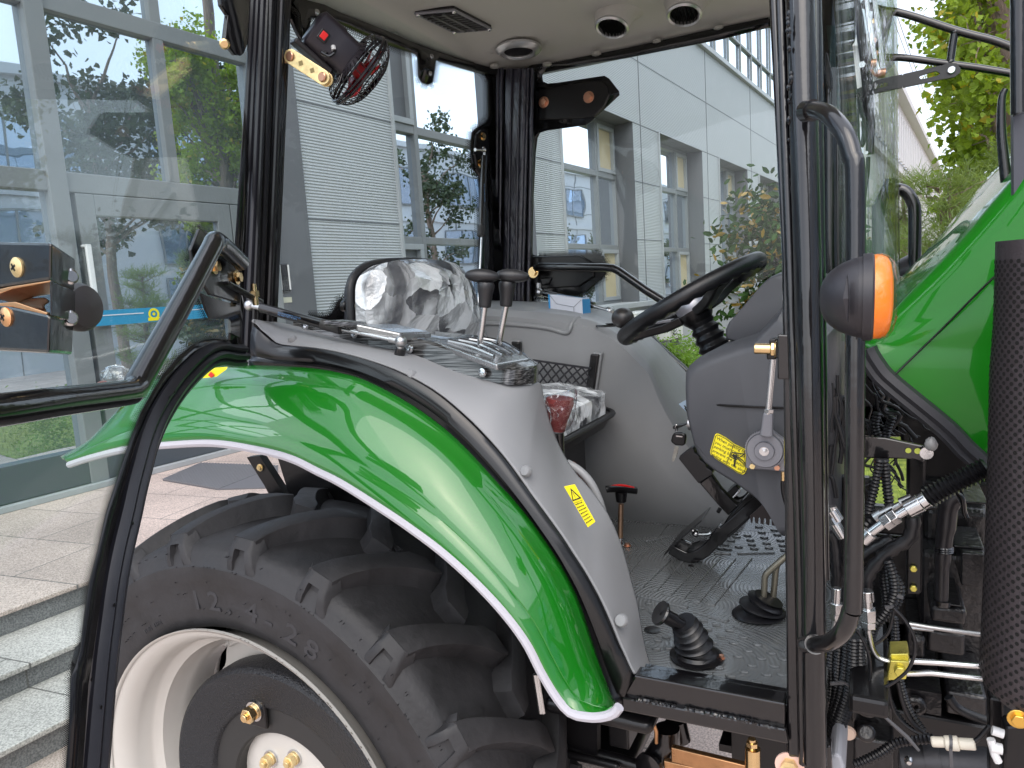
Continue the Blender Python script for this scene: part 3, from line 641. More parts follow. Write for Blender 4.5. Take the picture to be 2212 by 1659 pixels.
# scalloped wheel disc
b = MB(); N = 120; prof = []
def rd(a): return .285+.040*max(0, math.cos(6*(a-R_(118))))**.8
for y, f in ((1.035, 1), (1.025, 1)):
    prof.append([V((WCX+rd(2*PI*j/N)*f*math.cos(2*PI*j/N), y, WCZ+rd(2*PI*j/N)*f*math.sin(2*PI*j/N))) for j in range(N)])
prof.append([V((WCX+.08*math.cos(2*PI*j/N), 1.025, WCZ+.08*math.sin(2*PI*j/N))) for j in range(N)])
b.loft(prof, close=True); lathey(b, [(.16, 1.025), (.15, 1.005), (.10, .995), (.0, .995)], 64)
obj('wheel_disc', b, whitep, wheel)
b = MB()
for j in range(6):
    a = 118+60*j; b.obox((wy(.318, a, 1.025)), V((math.sin(R_(a)), 0, -math.cos(R_(a))))*.03, V((0, .012, 0)), V((math.cos(R_(a)), 0, math.sin(R_(a))))*.014)
    for e in (-1, 1): b.ball(wy(.322, a+e*6, 1.015), .011, 8, 1.6, .8, 1)
obj('rim_lug', b, whitep, wheel, bevel=.005)
WCZ0 = WCZ; WCZ = WCZ0-.036
wt = MB(); lathey(wt, [(.300, 1.02), (.304, 1.01), (.304, .962), (.300, .954), (.293, .950), (.214, .966), (.209, .969), (.206, .976), (.204, .978)]); wt_o = obj('wheel_weight', wt, weightm, wheel)
b = MB(); lathey(b, [(.207, .976), (.152, .976), (.148, .981), (.148, 1.005)]); obj('weight_ring', b, mat('smooth black casting', (.022, .022, .022), .5), wt_o)
def hubbolt(par, p, s=1):
    b = MB(); p = V(p); n = V((0, -1, 0)); b.cyl(p, p+n*.004*s, .021*s, 24); obj_ = obj('washer', b, steel, par)
    b = MB(); b.cyl(p+n*.004*s, p+n*.009*s, .0165*s, 20); b.hexn(p+n*.009*s, p+n*.024*s, .0165*s); b.cyl(p+n*.024*s, p+n*.032*s, .008*s, 16); obj('nut', b, brass if s == 1 else zinc, obj_, bevel=.001)
c0 = P(547, 1538, .958); a0 = math.atan2(c0.z-WCZ, c0.x-WCX); r0 = math.hypot(c0.z-WCZ, c0.x-WCX)
b = MB(); a = a0; c = V((WCX+r0*math.cos(a), 0, WCZ+r0*math.sin(a)))
for j in range(4): a = a0+j*PI/2; b.obox((WCX+r0*math.cos(a), .968, WCZ+r0*math.sin(a)-.006), (.027, 0, 0), (0, .0045, 0), (0, 0, .032))
obj('bolt_pocket', b, black2, wt_o, bevel=.006)
for j in range(4): a = a0+j*PI/2; hubbolt(wheel, (WCX+r0*math.cos(a), .963, WCZ+r0*math.sin(a)))
c0 = P(583, 1640, .99); a0 = math.atan2(c0.z-WCZ, c0.x-WCX); r0 = math.hypot(c0.z-WCZ, c0.x-WCX)
for j in range(8): a = a0+j*PI/4; hubbolt(wheel, (WCX+r0*math.cos(a), .994, WCZ+r0*math.sin(a)), .85)
WCZ = WCZ0
# far rear wheel
b = MB(); tyre(b, 2.03, 2.37, 95); ft = obj('rear_wheel', b, tyrem, T, label='rear wheel on the far side')
b = MB(); b.lathe((WCX, 0, WCZ), (0, 1, 0), [(.386, 2.06), (.35, 2.1), (.33, 2.2), (.35, 2.3), (.386, 2.34)], 64, ref=(0, 0, 1)); b.lathe((WCX, 2.2, WCZ), (0, 1, 0), [(.33, 0), (0, 0)], 48); obj('rim', b, whitep, ft, solid=.004)

# ---- fender (near side)
C3 = [(152, 992), (180, 975), (213, 949), (233, 922), (262, 885), (300, 845), (345, 818), (400, 802), (470, 794), (553, 793), (620, 795), (686, 800), (740, 810), (786, 823), (853, 856), (920, 898), (986, 951), (1053, 1021), (1126, 1106), (1163, 1156), (1203, 1216), (1240, 1286), (1263, 1349), (1293, 1439), (1309, 1483), (1324, 1521)]
C1 = [(150, 998), (200, 982), (277, 964), (370, 955), (467, 952), (567, 968), (633, 986), (686, 1012), (740, 1039), (830, 1096), (886, 1134), (953, 1184), (1020, 1244), (1086, 1314), (1136, 1381), (1170, 1447), (1203, 1502), (1233, 1535), (1270, 1544), (1300, 1544), (1322, 1530)]
NF = 64
def curve(pts, Y, n=NF): return rs(cr(DL(pts, Y), 6), n)
cA = curve(C1, .845); cB = curve(C3, .945)
def radial(p): return V((p.x-WCX, 0, p.z-WCZ)).normalized()
rows = []
for t, o in ((0, 0), (.05, .006), (.16, .012), (.22, .0115), (.24, .0135), (.45, .018), (.68, .017), (.80, .013), (.825, .0095), (.92, .006), (1, 0)):
    rows.append([a.lerp(b_, t)+(radial(a)*.55+V((0, -.75, 0)))*o for a, b_ in zip(cA, cB)])
b = MB(); b.loft(rows); fend = obj('fender', b, green, T, solid=.004, off=1, label='glossy green near side rear fender')
tr = curve([(x, y+6 if x < 1200 else y+5) for x, y in C1[:-1]]+[(1326, 1541), (1338, 1527)], .842, 110)
b = MB(); b.tube(tr, .0068, 8); obj('fender_trim', b, trimw, T)
st = [P(x, y, .90)+V((0, -.012, .004)) for x, y in [k('m1', 1335, 1133), k('m1', 1385, 1083), k('m1', 1505, 1075), k('m1', 1440, 1122)]]
b = MB(); b.prism(st, (0, .003, .004)); sk = obj('warning_sticker', b, yellow, fend)
b = MB(); b.prism([st[0].lerp(st[2], .45)+V((0, -.002, -.001))+V(d) for d in ((-.008, 0, 0), (0, 0, -.005), (.008, 0, 0), (0, 0, .006))], (0, .001, 0)); obj('sticker_mark', b, inkr, sk)
# black arch frame between the fender and the grey inner panel
C4 = [(552, 700), (566, 711), (586, 731), (610, 745), (686, 753), (760, 768), (853, 798), (936, 841), (1003, 895), (1053, 945), (1093, 991), (1133, 1045), (1173, 1100), (1216, 1159), (1229, 1180), (1266, 1236), (1296, 1290), (1319, 1340), (1339, 1389), (1366, 1446), (1372, 1458)]
C3b = [(545, 793), (553, 793), (575, 793), (620, 795), (686, 800), (740, 810), (786, 823), (853, 856), (920, 898), (986, 951), (1053, 1021), (1126, 1106), (1163, 1156), (1203, 1216), (1240, 1286), (1263, 1349), (1293, 1439), (1309, 1483), (1326, 1522), (1341, 1528)]
lo, hi = curve(C3b, .950, 60), curve(C4, .965, 60)
b = MB(); b.loft([[l.lerp(h, t)+V((0, -o, o*.3)) for l, h in zip(lo, hi)] for t, o in ((0, -.008), (.04, .006), (.12, .008), (.20, .002), (.26, .001), (.4, .006), (.75, .008), (.92, .005), (1, -.004))])
arch = obj('arch_frame', b, mat('black arch paint', (.004, .004, .0045), .3, spec=.3, coat=.5, coat_rough=.12), T, solid=.004, label='glossy black wheel arch frame')
# grey inner panel
PR = [((556, 700), (575, 697), 1.0), ((566, 711), (588, 697), 1.02), ((586, 731), (606, 699), 1.03), ((610, 745), (640, 706), 1.04), ((686, 753), (720, 728), 1.045), ((760, 768), (800, 748), 1.045), ((853, 798), (886, 764), 1.045), ((936, 841), (986, 804), 1.045), ((1003, 895), (1053, 822), 1.045), ((1053, 945), (1103, 832), 1.05), ((1093, 991), (1145, 831), 1.09),
      ((1133, 1045), (1166, 828), 1.13), ((1150, 1070), (1172, 860), 1.13), ((1173, 1100), (1184, 905), 1.13), ((1216, 1159), (1207, 965), 1.13), ((1246, 1205), (1240, 1020), 1.12), ((1266, 1236), (1266, 1048), 1.115), ((1296, 1290), (1309, 1106), 1.10), ((1319, 1340), (1339, 1173), 1.09), ((1339, 1389), (1359, 1246), 1.075), ((1352, 1417), (1376, 1313), 1.06), ((1362, 1440), (1389, 1389), 1.04), ((1371, 1456), (1404, 1443), 1.02)]
rowsP = []
for t in (0, .03, .1, .3, .5, .62, .7, .8, .9, .97, 1):
    r_ = []
    for i, (a, c, Y) in enumerate(PR):
        pa = P(a[0], a[1], .962); pc = P(c[0], c[1], Y); s_ = t
        # shelf: the upper half turns inward, the lower half stays near the frame
        f = min(1, i/9); bulge = math.sin(PI*t)*(.010+.012*(1-f))
        r_.append(pa.lerp(pc, t)+V((0, -bulge, bulge*.35)))
    rowsP.append(cr(r_, 3))
b = MB(); b.loft(rowsP); gp = obj('inner_panel', b, greyp, T, solid=.004, label='light grey plastic panel above the near wheel arch')
b = MB()
for x, y, r in ((888, 812, .009), (1137, 1020, .009), (1343, 1343, .010), (630, 737, .008)):
    p = P(x, y, .967); b.lathe(p+V((0, .004, 0)), (-.15, -1, .45) if x != 630 else (0, -.5, 1), [(r, 0), (r, .006), (r*.8, .009), (0, .0095)], 20)
obj('screw_cap', b, greyp, gp)
# warning sticker with triangle and lines of text
def quadmap(c):                       # bilinear map on four 3-D corners TL, TR, BR, BL
    tl, tr_, br_, bl = c
    return lambda u, v: (tl.lerp(tr_, u)).lerp(bl.lerp(br_, u), v)
cs = [P(1229, 1049, .985), P(1252, 1044, .985), P(1296, 1124, .985), P(1280, 1136, .985)]
off = V((0, -.020, .004)); cs = [c+off for c in cs]; qm = quadmap(cs)
b = MB(); b.prism(cs, (0, .0015, 0)); sk = obj('warning_sticker', b, yellow, gp, bevel=.0006)
b = MB()
nn = V((0, -.0008, 0))
def qd(b, u0, v0, u1, v1): b.add([qm(u0, v0)+nn, qm(u1, v0)+nn, qm(u1, v1)+nn, qm(u0, v1)+nn], [(0, 1, 2, 3)], False)
b.add([qm(.5, .06)+nn, qm(.95, .36)+nn, qm(.05, .36)+nn], [(0, 1, 2)], False)
rr = random.Random(2)
for j in range(7):
    v = .44+j*.075; u = .12
    while u < .84: w = rr.uniform(.05, .14); qd(b, u, v, min(u+w, .9), v+.026); u += w+.05
qd(b, .04, .405, .96, .412)
obj('sticker_text', b, ink, sk)
b = MB(); nn = V((0, -.0012, 0)); b.add([qm(.5, .13)+nn, qm(.80, .33)+nn, qm(.20, .33)+nn], [(0, 1, 2)], False); sy = obj('sticker_symbol', b, yellow, sk)
b = MB(); nn = V((0, -.0015, 0)); qd(b, .48, .17, .52, .28); qd(b, .48, .30, .52, .315); obj('exclamation_mark', b, ink, sk)

# ---- console with levers
topm = mat('smoked metal top', (.34, .345, .35), .25, metal=.85, coat=.5, var=.1, vscale=20)
wood = mat('dark brushed trim', (.05, .05, .05), .26, metal=.6, coat=.6); n = wood.node_tree.nodes; L = wood.node_tree.links
tc_ = n.new('ShaderNodeTexCoord'); mp_ = n.new('ShaderNodeMapping'); mp_.inputs['Scale'].default_value = (4, 30, 150); mp_.inputs['Rotation'].default_value = (0, R_(-14), 0); L.new(tc_.outputs['Object'], mp_.inputs[0])
w_ = n.new('ShaderNodeTexNoise'); w_.inputs['Scale'].default_value = 3.2; w_.inputs['Detail'].default_value = 6; w_.inputs['Distortion'].default_value = .25; L.new(mp_.outputs[0], w_.inputs[0])
cr1 = n.new('ShaderNodeValToRGB'); cr1.color_ramp.elements[0].position = .42; cr1.color_ramp.elements[0].color = (.03, .03, .03, 1); cr1.color_ramp.elements[1].position = .66; cr1.color_ramp.elements[1].color = (.24, .24, .24, 1)
L.new(w_.outputs[0], cr1.inputs[0]); L.new(cr1.outputs[0], n['Principled BSDF'].inputs['Base Color'])
Lw = DL([(633, 706), (720, 728), (800, 747), (886, 764), (986, 804), (1053, 822), (1103, 831), (1150, 829), (1163, 822)], 1.04)
Up = DL([(633, 694), (720, 703), (800, 713), (891, 733), (986, 762), (1060, 786), (1107, 799), (1150, 797), (1163, 792)], 1.045)
Fr = [P(660, 690, 1.16), P(753, 697, 1.18), P(850, 705, 1.2), P(943, 716, 1.2), P(1010, 722, 1.2), P(1062, 729, 1.2), P(1100, 742, 1.19), P(1146, 773, 1.17), P(1160, 786, 1.15)]
for l in (Lw, Up): l[-1].y = 1.13; l[-1] = P(1163, 822 if l is Lw else 792, 1.13); l[-2] = P(1150, 829 if l is Lw else 797, 1.09)
b = MB(); U2 = [u.lerp(f, .05)+V((0, 0, .004)) for u, f in zip(Up, Fr)]; M2 = [u.lerp(f, .5)+V((0, 0, .006)) for u, f in zip(Up, Fr)]
b.loft([cr(x, 4) for x in (Lw, Up, U2, M2, Fr, [f+V((0, .004, -.05)) for f in Fr])]); cons = obj('lever_console', b, wood, T, label='dark brushed trim console carrying the two levers')
def on(x, y, h=0):                    # point on the console top
    p0, p1, p2 = P(933, 748, 1.055), P(1107, 797, 1.055), P(1146, 773, 1.17); nn_ = (p1-p0).cross(p2-p0).normalized()
    if nn_.z < 0: nn_ = -nn_
    return PN(x, y, p0+nn_*(.004+h), nn_)
b = MB(); pl = [on(*k('d2', x, y), .006) for x, y in ((840, 935), (1455, 1160), (1765, 1108), (1640, 1020), (1420, 925), (1150, 905))]; b.prism(pl, (0, 0, -.012)); rp = obj('slot_plate', b, topm, cons, bevel=.003)
b, b3_ = MB(), MB()
for j in range(4):
    p0 = on(*k('d2', 990+100*j, 935-9*j), .008); p1 = on(*k('d2', 1200+100*j, 985-12*j), .010); p2 = on(*k('d2', 1425+85*j, 1078-9*j), .008)
    b.tube([p0-UZ*.001, p1-UZ*.001, p2-UZ*.001], .0034, 8, sm=6); b3_.tube([p0+V((.001, .001, .0008)), p1+V((0, .001, .0008)), p2+V((-.001, .001, .0008))], .0026, 6, sm=6)
obj('slot_rim', b, topm, cons); obj('slot', b3_, black2, cons)
b = MB(); lid = [on(*k('d2', x, y), .012) for x, y in ((95, 775), (520, 862), (825, 850), (470, 772))]; b.prism(lid, (0, 0, -.014)); obj('cover_plate', b, topm, cons, bevel=.003)
b = MB(); lid = [on(*k('m2', x, y), .012) for x, y in ((430, 582), (700, 602), (720, 592), (560, 575))]; b.prism(lid, (0, 0, -.010)); obj('cover_plate', b, wood, cons, bevel=.003)
b = MB()
for x, y in ((320, 622), (640, 670), (995, 768), (1470, 920)): screw(b, PK('m2', x, y, 1.036), (-.1, -1, .3), .0085)
obj('screw', b, steel, cons)
def lever(top, bot, knob_l, knob_r, Y):
    b = MB(); b.tube([P(*bot, Y), P(*top, Y)], .0055, 12); lv = obj('lever', b, steel, cons)
    b = MB(); c = P(*top, Y); u = P(top[0]+3, top[1]-50, Y); b.tube([c-(u-c)*.05, c, c.lerp(u, .35), c.lerp(u, .75), c.lerp(u, 1.12)], [.0105, .012, .0115, .0150, .0185], 14)
    l, r = P(*knob_l, Y-.01), P(*knob_r, Y+.012); k0 = len(b.v)
    pts = [l.lerp(r, t) for t in (0, .08, .25, .5, .75, .93, 1)]; b.tube(pts, [.004, .010, .0145, .0165, .0135, .009, .003], 16, flat=(0, 1, 0))
    for i in range(k0, len(b.v)): x, y, z = b.v[i]; cz = (l.z+r.z)/2; b.v[i] = (x, y, cz+(z-cz)*.80)
    obj('knob', b, mat('black knob', (.018, .018, .02), .42, bump=.1, bscale=300, bdist=.001), lv, sub=1)
lever((1047, 662), (1035, 756), (1004, 592), (1080, 600), 1.11)
lever((1093, 660), (1077, 745), (1071, 592), (1144, 600), 1.15)

# ---- gas strut and its stud
s0, s1, s2, s3, s4 = P(540, 660, .985), P(565, 665, .985), P(696, 700, .995), P(736, 711, 1.0), P(866, 738, 1.01)
b = MB(); b.tube([s1, s2], .0092, 16); gs = obj('gas_strut', b, black, T)
b = MB(); b.tube([s2, s3], .0098, 16); obj('sleeve', b, mat('strut sleeve', (.03, .03, .03), .55), gs)
b = MB(); b.tube([s3, s4], .0035, 12); obj('rod', b, steel, gs)
b = MB(); b.ball(s0, .011, 14); b.tube([s0, s1], .006, 10); b.ball(s4, .0105, 14); b.tube([s3.lerp(s4, .82), s4], .006, 10); b.tube([s4, P(864, 752, 1.01)], .0065, 10); obj('ball_joint', b, alu, gs)
d = (s2-s1).normalized(); upv = V((0, -1, 0)).cross(d).normalized()*-1
upv = d.cross(V((0, 1, 0))).normalized(); upv = upv if upv.z > 0 else -upv
for j, (nn_, dv, sz) in enumerate(((17, .0010, .0027), (12, -.0028, .0032))):
    b = MB(); glyphs(b, nn_, s1.lerp(s2, .34)+V((0, -.0097, 0))+upv*dv, d, upv, sz, 5+j, .12); obj('marking', b, inkb, gs)
b = MB(); b.tube([P(867, 752, 1.01), P(860, 775, 1.01), P(852, 795, 1.01)], .0095, 16); obj('strut_stud', b, black, T)
b = MB(); b.lathe(P(852, 793, 1.012)+V((0, 0, .002)), (0, -.35, 1), [(0, 0), (.018, 0)], 20); obj('stud_hole', b, black2, gp)

# ---- sill and floor
zf = .987
b = MB(); b.prism(DL([(1371, 1459), (1696, 1519), (1696, 1574), (1344, 1505)], .955), (0, .030, 0)); sill = obj('door_sill', b, black, T, bevel=.003)
b = MB(); b.prism(DL([(1342, 1505), (1698, 1575), (1704, 1609), (1343, 1536)], .948), (0, .06, 0)); obj('lower_sill_bar', b, black, sill, bevel=.003)
b = MB(); rr = random.Random(4)
for a, c in ((k('b3', 790, 1215), k('b3', 1065, 1262)), (k('b3', 1120, 1275), k('b3', 1725, 1400)), (k('b3', 800, 1062), k('b3', 1765, 1243))):
    fl = a[1] < 1465; n_ = 60 if not fl else 12; pts = [P(a[0]+(c[0]-a[0])*i/n_, a[1]+(c[1]-a[1])*i/n_, .951) for i in range(n_+1)]
    b.tube([p+V((0, 0, 0 if fl else rr.uniform(-.001, .001))) for p in pts], [.0022 if fl else rr.uniform(.0022, .0042) for _ in pts], 8)
obj('weld_bead', b, black, sill)
b = MB(); b.prism(DL([(1386, 1447), (1697, 1503), (1697, 1519), (1371, 1459)], .99), (0, .02, 0)); obj('sill_lip', b, black, sill)
b = MB(); b.box((-.45, .99, zf-.05), (-.06, 1.69, zf)); b.box((-.85, 1.25, zf-.05), (-.4505, 1.69, zf)); b.box((-.30, 1.6905, zf-.05), (-.06, 2.0, zf)); 
matm_ = mat('floor mat rubber', (.105, .112, .115), .24, coat=.7, coat_rough=.18); n = matm_.node_tree.nodes; L = matm_.node_tree.links
tc_ = n.new('ShaderNodeTexCoord'); acc = None
cc = [PZ(*k('b3', *p), zf) for p in ((1480, 345), (1700, 500), (1180, 600), (900, 850), (1400, 130), (1300, 960))]
prev = None
for c_ in cc:
    dn = n.new('ShaderNodeVectorMath'); dn.operation = 'DISTANCE'; dn.inputs[1].default_value = (c_.x, c_.y, zf); L.new(tc_.outputs['Object'], dn.inputs[0])
    if prev is None: prev = dn.outputs['Value']
    else: mn = n.new('ShaderNodeMath'); mn.operation = 'MINIMUM'; L.new(prev, mn.inputs[0]); L.new(dn.outputs['Value'], mn.inputs[1]); prev = mn.outputs[0]
mu = n.new('ShaderNodeMath'); mu.operation = 'MULTIPLY'; mu.inputs[1].default_value = 2*PI/.0075; L.new(prev, mu.inputs[0])
si = n.new('ShaderNodeMath'); si.operation = 'SINE'; L.new(mu.outputs[0], si.inputs[0])
bu = n.new('ShaderNodeBump'); bu.inputs['Strength'].default_value = .8; bu.inputs['Distance'].default_value = .0004; L.new(si.outputs[0], bu.inputs['Height']); L.new(bu.outputs[0], n['Principled BSDF'].inputs['Normal'])
near = [(885,595),(840,625),(910,650),(1240,705),(1325,735),(1410,770),(1500,815),(1590,865),(1680,920),(1270,765),(1355,810),(1440,855),(1530,905),(1615,955),(1700,1005),(945,835),(1000,815),(935,890),(1010,885),(1465,940),(1555,1000),(1650,1060),(1340,1015),(1500,1040),(1415,1070),(1585,1110),(1270,1050),(1300,850),(1220,810),(1760,960),(1750,1060)]
far = [(1600,100),(1700,120),(1620,135),(1720,150),(1635,170),(1740,187),(1525,155),(1545,185),(1650,205),(1755,220),(1455,165),(1555,215),(1570,240),(1665,235),(1765,250),(1420,190),(1380,215),(1400,245),(1470,230),(1350,240),(1440,145)]
for x, y in near+far:
    c = PZ(*k('b3', x, y), zf); w = .0098 if y < 400 else .0082; 
    pts = [c+V((math.cos(t)*w*(1 if abs(math.cos(t)) > .5 else .8), math.sin(t)*.0048, 0)) for t in [PI/8+j*PI/4 for j in range(8)]]
    b.prism([p-UZ*.001 for p in pts], (0, 0, .0046))
for x, y, x1, y1, w in ((1180,640,1400,710,.012),(1440,730,1775,905,.012),(820,540,1140,620,.010),(1310,270,1420,270,.008),(1460,270,1700,265,.008),(1000,540,1170,365,.02),(1090,560,1330,300,.016),(1190,585,1430,300,.016),(1280,605,1530,300,.018),(910,515,1090,320,.016),(820,490,1010,310,.016),(860,190,1000,160,.01)):
    b.bar(PZ(*k('b3', x, y), zf+.0005), PZ(*k('b3', x1, y1), zf+.0005), w, .005)
fm = obj('floor_mat', b, matm_, T, label='shiny black ribbed rubber floor mat', bevel=.0015)
b = MB()
for x, y in ((910, 762), (1040, 483), (1160, 345)): c = PZ(*k('b3', x, y), zf+.0015); b.lathe(c, (0, 0, 1), [(.014 if y > 700 else .006, 0), (.010 if y > 700 else .004, .001), (0, .001)], 20)
obj('hole', b, black2, fm)
# ---- sheet-metal cab tub below the floor and axle parts (dark, behind the wheel)
b = MB(); b.prism(DL([(600, 990), (690, 1010), (760, 1035), (850, 1085), (930, 1145), (1010, 1215), (1090, 1295), (1150, 1375), (1190, 1440), (1225, 1500), (1290, 1530), (1290, 1640), (700, 1330), (640, 1120)], 1.19), (0, .02, 0)); b.box((-.98, 1.24, .95), (.02, 1.68, .962)); tub = obj('cab_underbody', b, black2, T)
b = MB(); b.tube([PK('m2', 20, 1480, 1.2), PK('m2', 60, 1600, 1.2), P(600, 1085, 1.2)], .01, 8); b.prism(DL([(533, 988), (560, 985), (625, 1085), (598, 1092)], 1.19), (0, .02, 0)); obj('fender_brace', b, black2, T)
b = MB(); bolt(b, P(562, 1010, 1.188), (0, -1, 0), .006, .006); obj('brace_bolt', b, zinc, T)
b = MB(); b.cyl((WCX, 1.04, WCZ), (WCX, 2.16, WCZ), .085, 24); b.box((-1.35, 1.42, .40), (-.78, 1.78, .86)); b.box((-.8, 1.40, .70), (-.1, 1.78, .90)); b.cyl((-.86, 1.30, .60), (-.86, 1.9, .60), .16, 24)
obj('rear_axle', b, black2, T, bevel=.01)
b = MB(); b.tube(PL('b3', [(150, 1050), (190, 1300)], 1.0), .005, 8); b.tube(PL('b3', [(165, 1055), (205, 1305)], 1.0), .003, 8); obj('brake_line', b, steel, T)
# linkage under the sill
b = MB(); b.tube(PL('b3', [(1005, 1400), (1010, 1480), (960, 1560), (900, 1650)], 1.15), .022, 14); b.lathe(PK('b3', 905, 1640, 1.13), (-.25, -1, 0), [(.022, 0), (.026, .004), (.026, .012), (.018, .014), (0, .014)], 20); b.tube(PL('b3', [(1060, 1350), (1090, 1480)], 1.2), .02, 12); obj('pedal_shaft', b, black, T)
b = MB(); b.bar(PK('b3', 1035, 1560, 1.12), PK('b3', 1560, 1690, 1.12), .012, .028); b.bar(PK('b3', 990, 1650, 1.13), PK('b3', 1300, 1720, 1.13), .012, .03); b.tube(PL('b3', [(905, 1340), (935, 1420), (935, 1500)], 1.12), .004, 8); obj('linkage_bar', b, mat('iridescent zinc plate', (.50, .27, .13), .3, metal=.9, var=.3, vscale=12), T, bevel=.002)
b = MB(); b.tube(PL('b3', [(1560, 1530), (1560, 1700)], 1.05), .0115, 12); b.tube(PL('b3', [(1555, 1470), (1558, 1560)], 1.05), .006, 10); b.hexn(PK('b3', 1556, 1490, 1.05), PK('b3', 1557, 1515, 1.05), .009); obj('turnbuckle', b, brass, T)
b = MB(); b.lathe(PK('b3', 1800, 1640, .96), (0, -1, 0), [(.019, 0), (.019, .003), (0, .003)], 24); obj('washer', b, mat('pink washer', (.75, .5, .42), .5), T)
b = MB(); bolt(b, PK('b3', 1800, 1640, .957), (0, -1, 0), .011, .01, False); obj('sill_bolt', b, zinc, T)
b = MB(); b.prism(DL([(1712, 1655), (1740, 1615), (1795, 1610), (1800, 1700), (1712, 1700)], .97), (0, .02, 0)); obj('mount_plate', b, black, T, bevel=.003)
b = MB(); b.prism(PL('b3', [(2060, 1600), (2090, 1565), (2130, 1580), (2157, 1659), (2160, 1750), (2030, 1750)], 1.0), (0, .12, 0)); obj('step_block', b, mat('grey step', (.30, .31, .34), .5), T, bevel=.006)
b = MB()
rr = random.Random(8)
for x0, y0, x1, y1, d0, d1 in ((200, 1310, 900, 1370, 1.05, 1.3), (620, 1370, 760, 1550, 1.2, 1.4), (750, 1380, 900, 1440, 1.25, 1.4), (1420, 1420, 1780, 1700, 1.2, 1.5), (1340, 1500, 1440, 1570, 1.22, 1.4), (1240, 1380, 1500, 1440, 1.25, 1.4), (300, 1500, 780, 1720, 1.25, 1.4)):
    p0, p1 = PK('b3', x0, y0, d0), PK('b3', x1, y1, d0); b.box((p0.x, d0, p1.z), (p1.x, d1, p0.z))
b.tube(PL('b3', [(300, 1515), (700, 1610), (1000, 1700)], 1.2), .012, 10); b.tube(PL('b3', [(280, 1550), (700, 1650)], 1.18), .008, 10)
obj('gearbox_housing', b, black2, T, bevel=.012, seg=3)
# ================================================================== CAB
def pillow(b, ring, n, depth, back=0, rings=5, wr=0, seed=1, power=2.2):
    """closed ring of points, bulging along n"""
    n = V(n).normalized(); c = sum((V(p) for p in ring), V())/len(ring); rr = random.Random(seed); rows = []
    if back: rows.append([V(p)-n*back for p in ring])
    for j in range(rings+1):
        t = j/rings; s = 1-(t**1.6)*.98
        rows.append([c+(V(p)-c)*s+n*(depth*(1-s**power)+(rr.uniform(-wr, wr) if 0 < j else 0)) for p in ring])
    b.loft(rows, close=True); return b
NEARX = lambda z: 0
# ---- rear door pillar and the sealing strips of the open door
def stripx(name, xt, xb, Yt, Yb, r, m_, yb=770, yt=-40, parent=None, n=8, bend=0):
    b = MB(); pts = [P(xt+(xb-xt)*t, yt+(yb-yt)*t, Yt+(Yb-Yt)*t) for t in (0, .2, .4, .6, .8, 1)]; b.tube(pts, r, n); return obj(name, b, m_, T if parent is None else parent)
pil = stripx('rear_pillar', 603, 568, 1.075, 1.02, .0225, black, 800)
stripx('pillar_edge', 589, 556, 1.05, .995, .0075, black2, 790, parent=pil)
stripx('pillar_lip', 623, 586, 1.08, 1.03, .0065, black, 760, parent=pil)
stripx('pillar_channel', 612, 577, 1.05, 1.005, .005, black2, 770, parent=pil)
b = MB(); b.prism(DL([(540, 740), (598, 735), (605, 757), (566, 800), (540, 800)], 1.03), (0, .02, 0)); obj('pillar_foot', b, black, pil)
# ---- open door (hinged on the rear pillar, swung outward)
H0 = V((-1.03, 1.0, 0)); DD = V((math.cos(R_(65)), -math.sin(R_(65)), 0)); DN = V((DD.y*-1, DD.x, 0))
DN = V((.906, .4226, 0))
def PD(x, y, off=0): return PN(x, y, H0+DN*off, DN)
dr = obj('cab_door', q(lambda b: b.prism([PD(x, y, 0) for x, y in [(493, 737), (475, 733), (460, 732), (440, 735), (415, 745), (385, 770), (355, 805), (330, 845), (305, 890), (283, 945), (265, 1000), (248, 1050), (230, 1106), (213, 1183), (192, 1263), (182, 1333), (173, 1406), (163, 1439), (153, 1463), (150, 1573), (143, 1659), (120, 1850), (-200, 1850), (-200, -120), (552, -120)]], DN*.005)), doorglass, T, label='open glass door of the cab')
fr = [(500, 735), (475, 733), (460, 732), (440, 735), (415, 745), (385, 770), (355, 805), (330, 845), (305, 890), (283, 945), (265, 1000), (248, 1050), (230, 1106), (213, 1183), (192, 1263), (182, 1333), (173, 1406), (163, 1439), (153, 1463), (150, 1573), (143, 1659), (125, 1800)]
sb = [(510, 762), (488, 757), (467, 757), (450, 762), (425, 780), (395, 808), (365, 838), (340, 873), (318, 915), (300, 960), (285, 1010), (272, 1060), (258, 1110), (238, 1190), (222, 1270), (210, 1345), (201, 1410), (195, 1450), (190, 1480), (184, 1573), (178, 1659), (165, 1800)]
b = MB(); b.loft([[PD(x, y, .0065) for x, y in fr], [PD(x, y, .0065) for x, y in sb]]); fritm = mat('black ceramic border', (.009, .009, .010), .12); obj('glass_border', b, fritm, dr, solid=.001)
b = MB(); b.loft([[PD(x, y, .0065) for x, y in [(548, -60), (493, 735)]], [PD(x, y, .0065) for x, y in [(556, -60), (520, 765)]]]); obj('glass_border', b, fritm, dr, solid=.001)
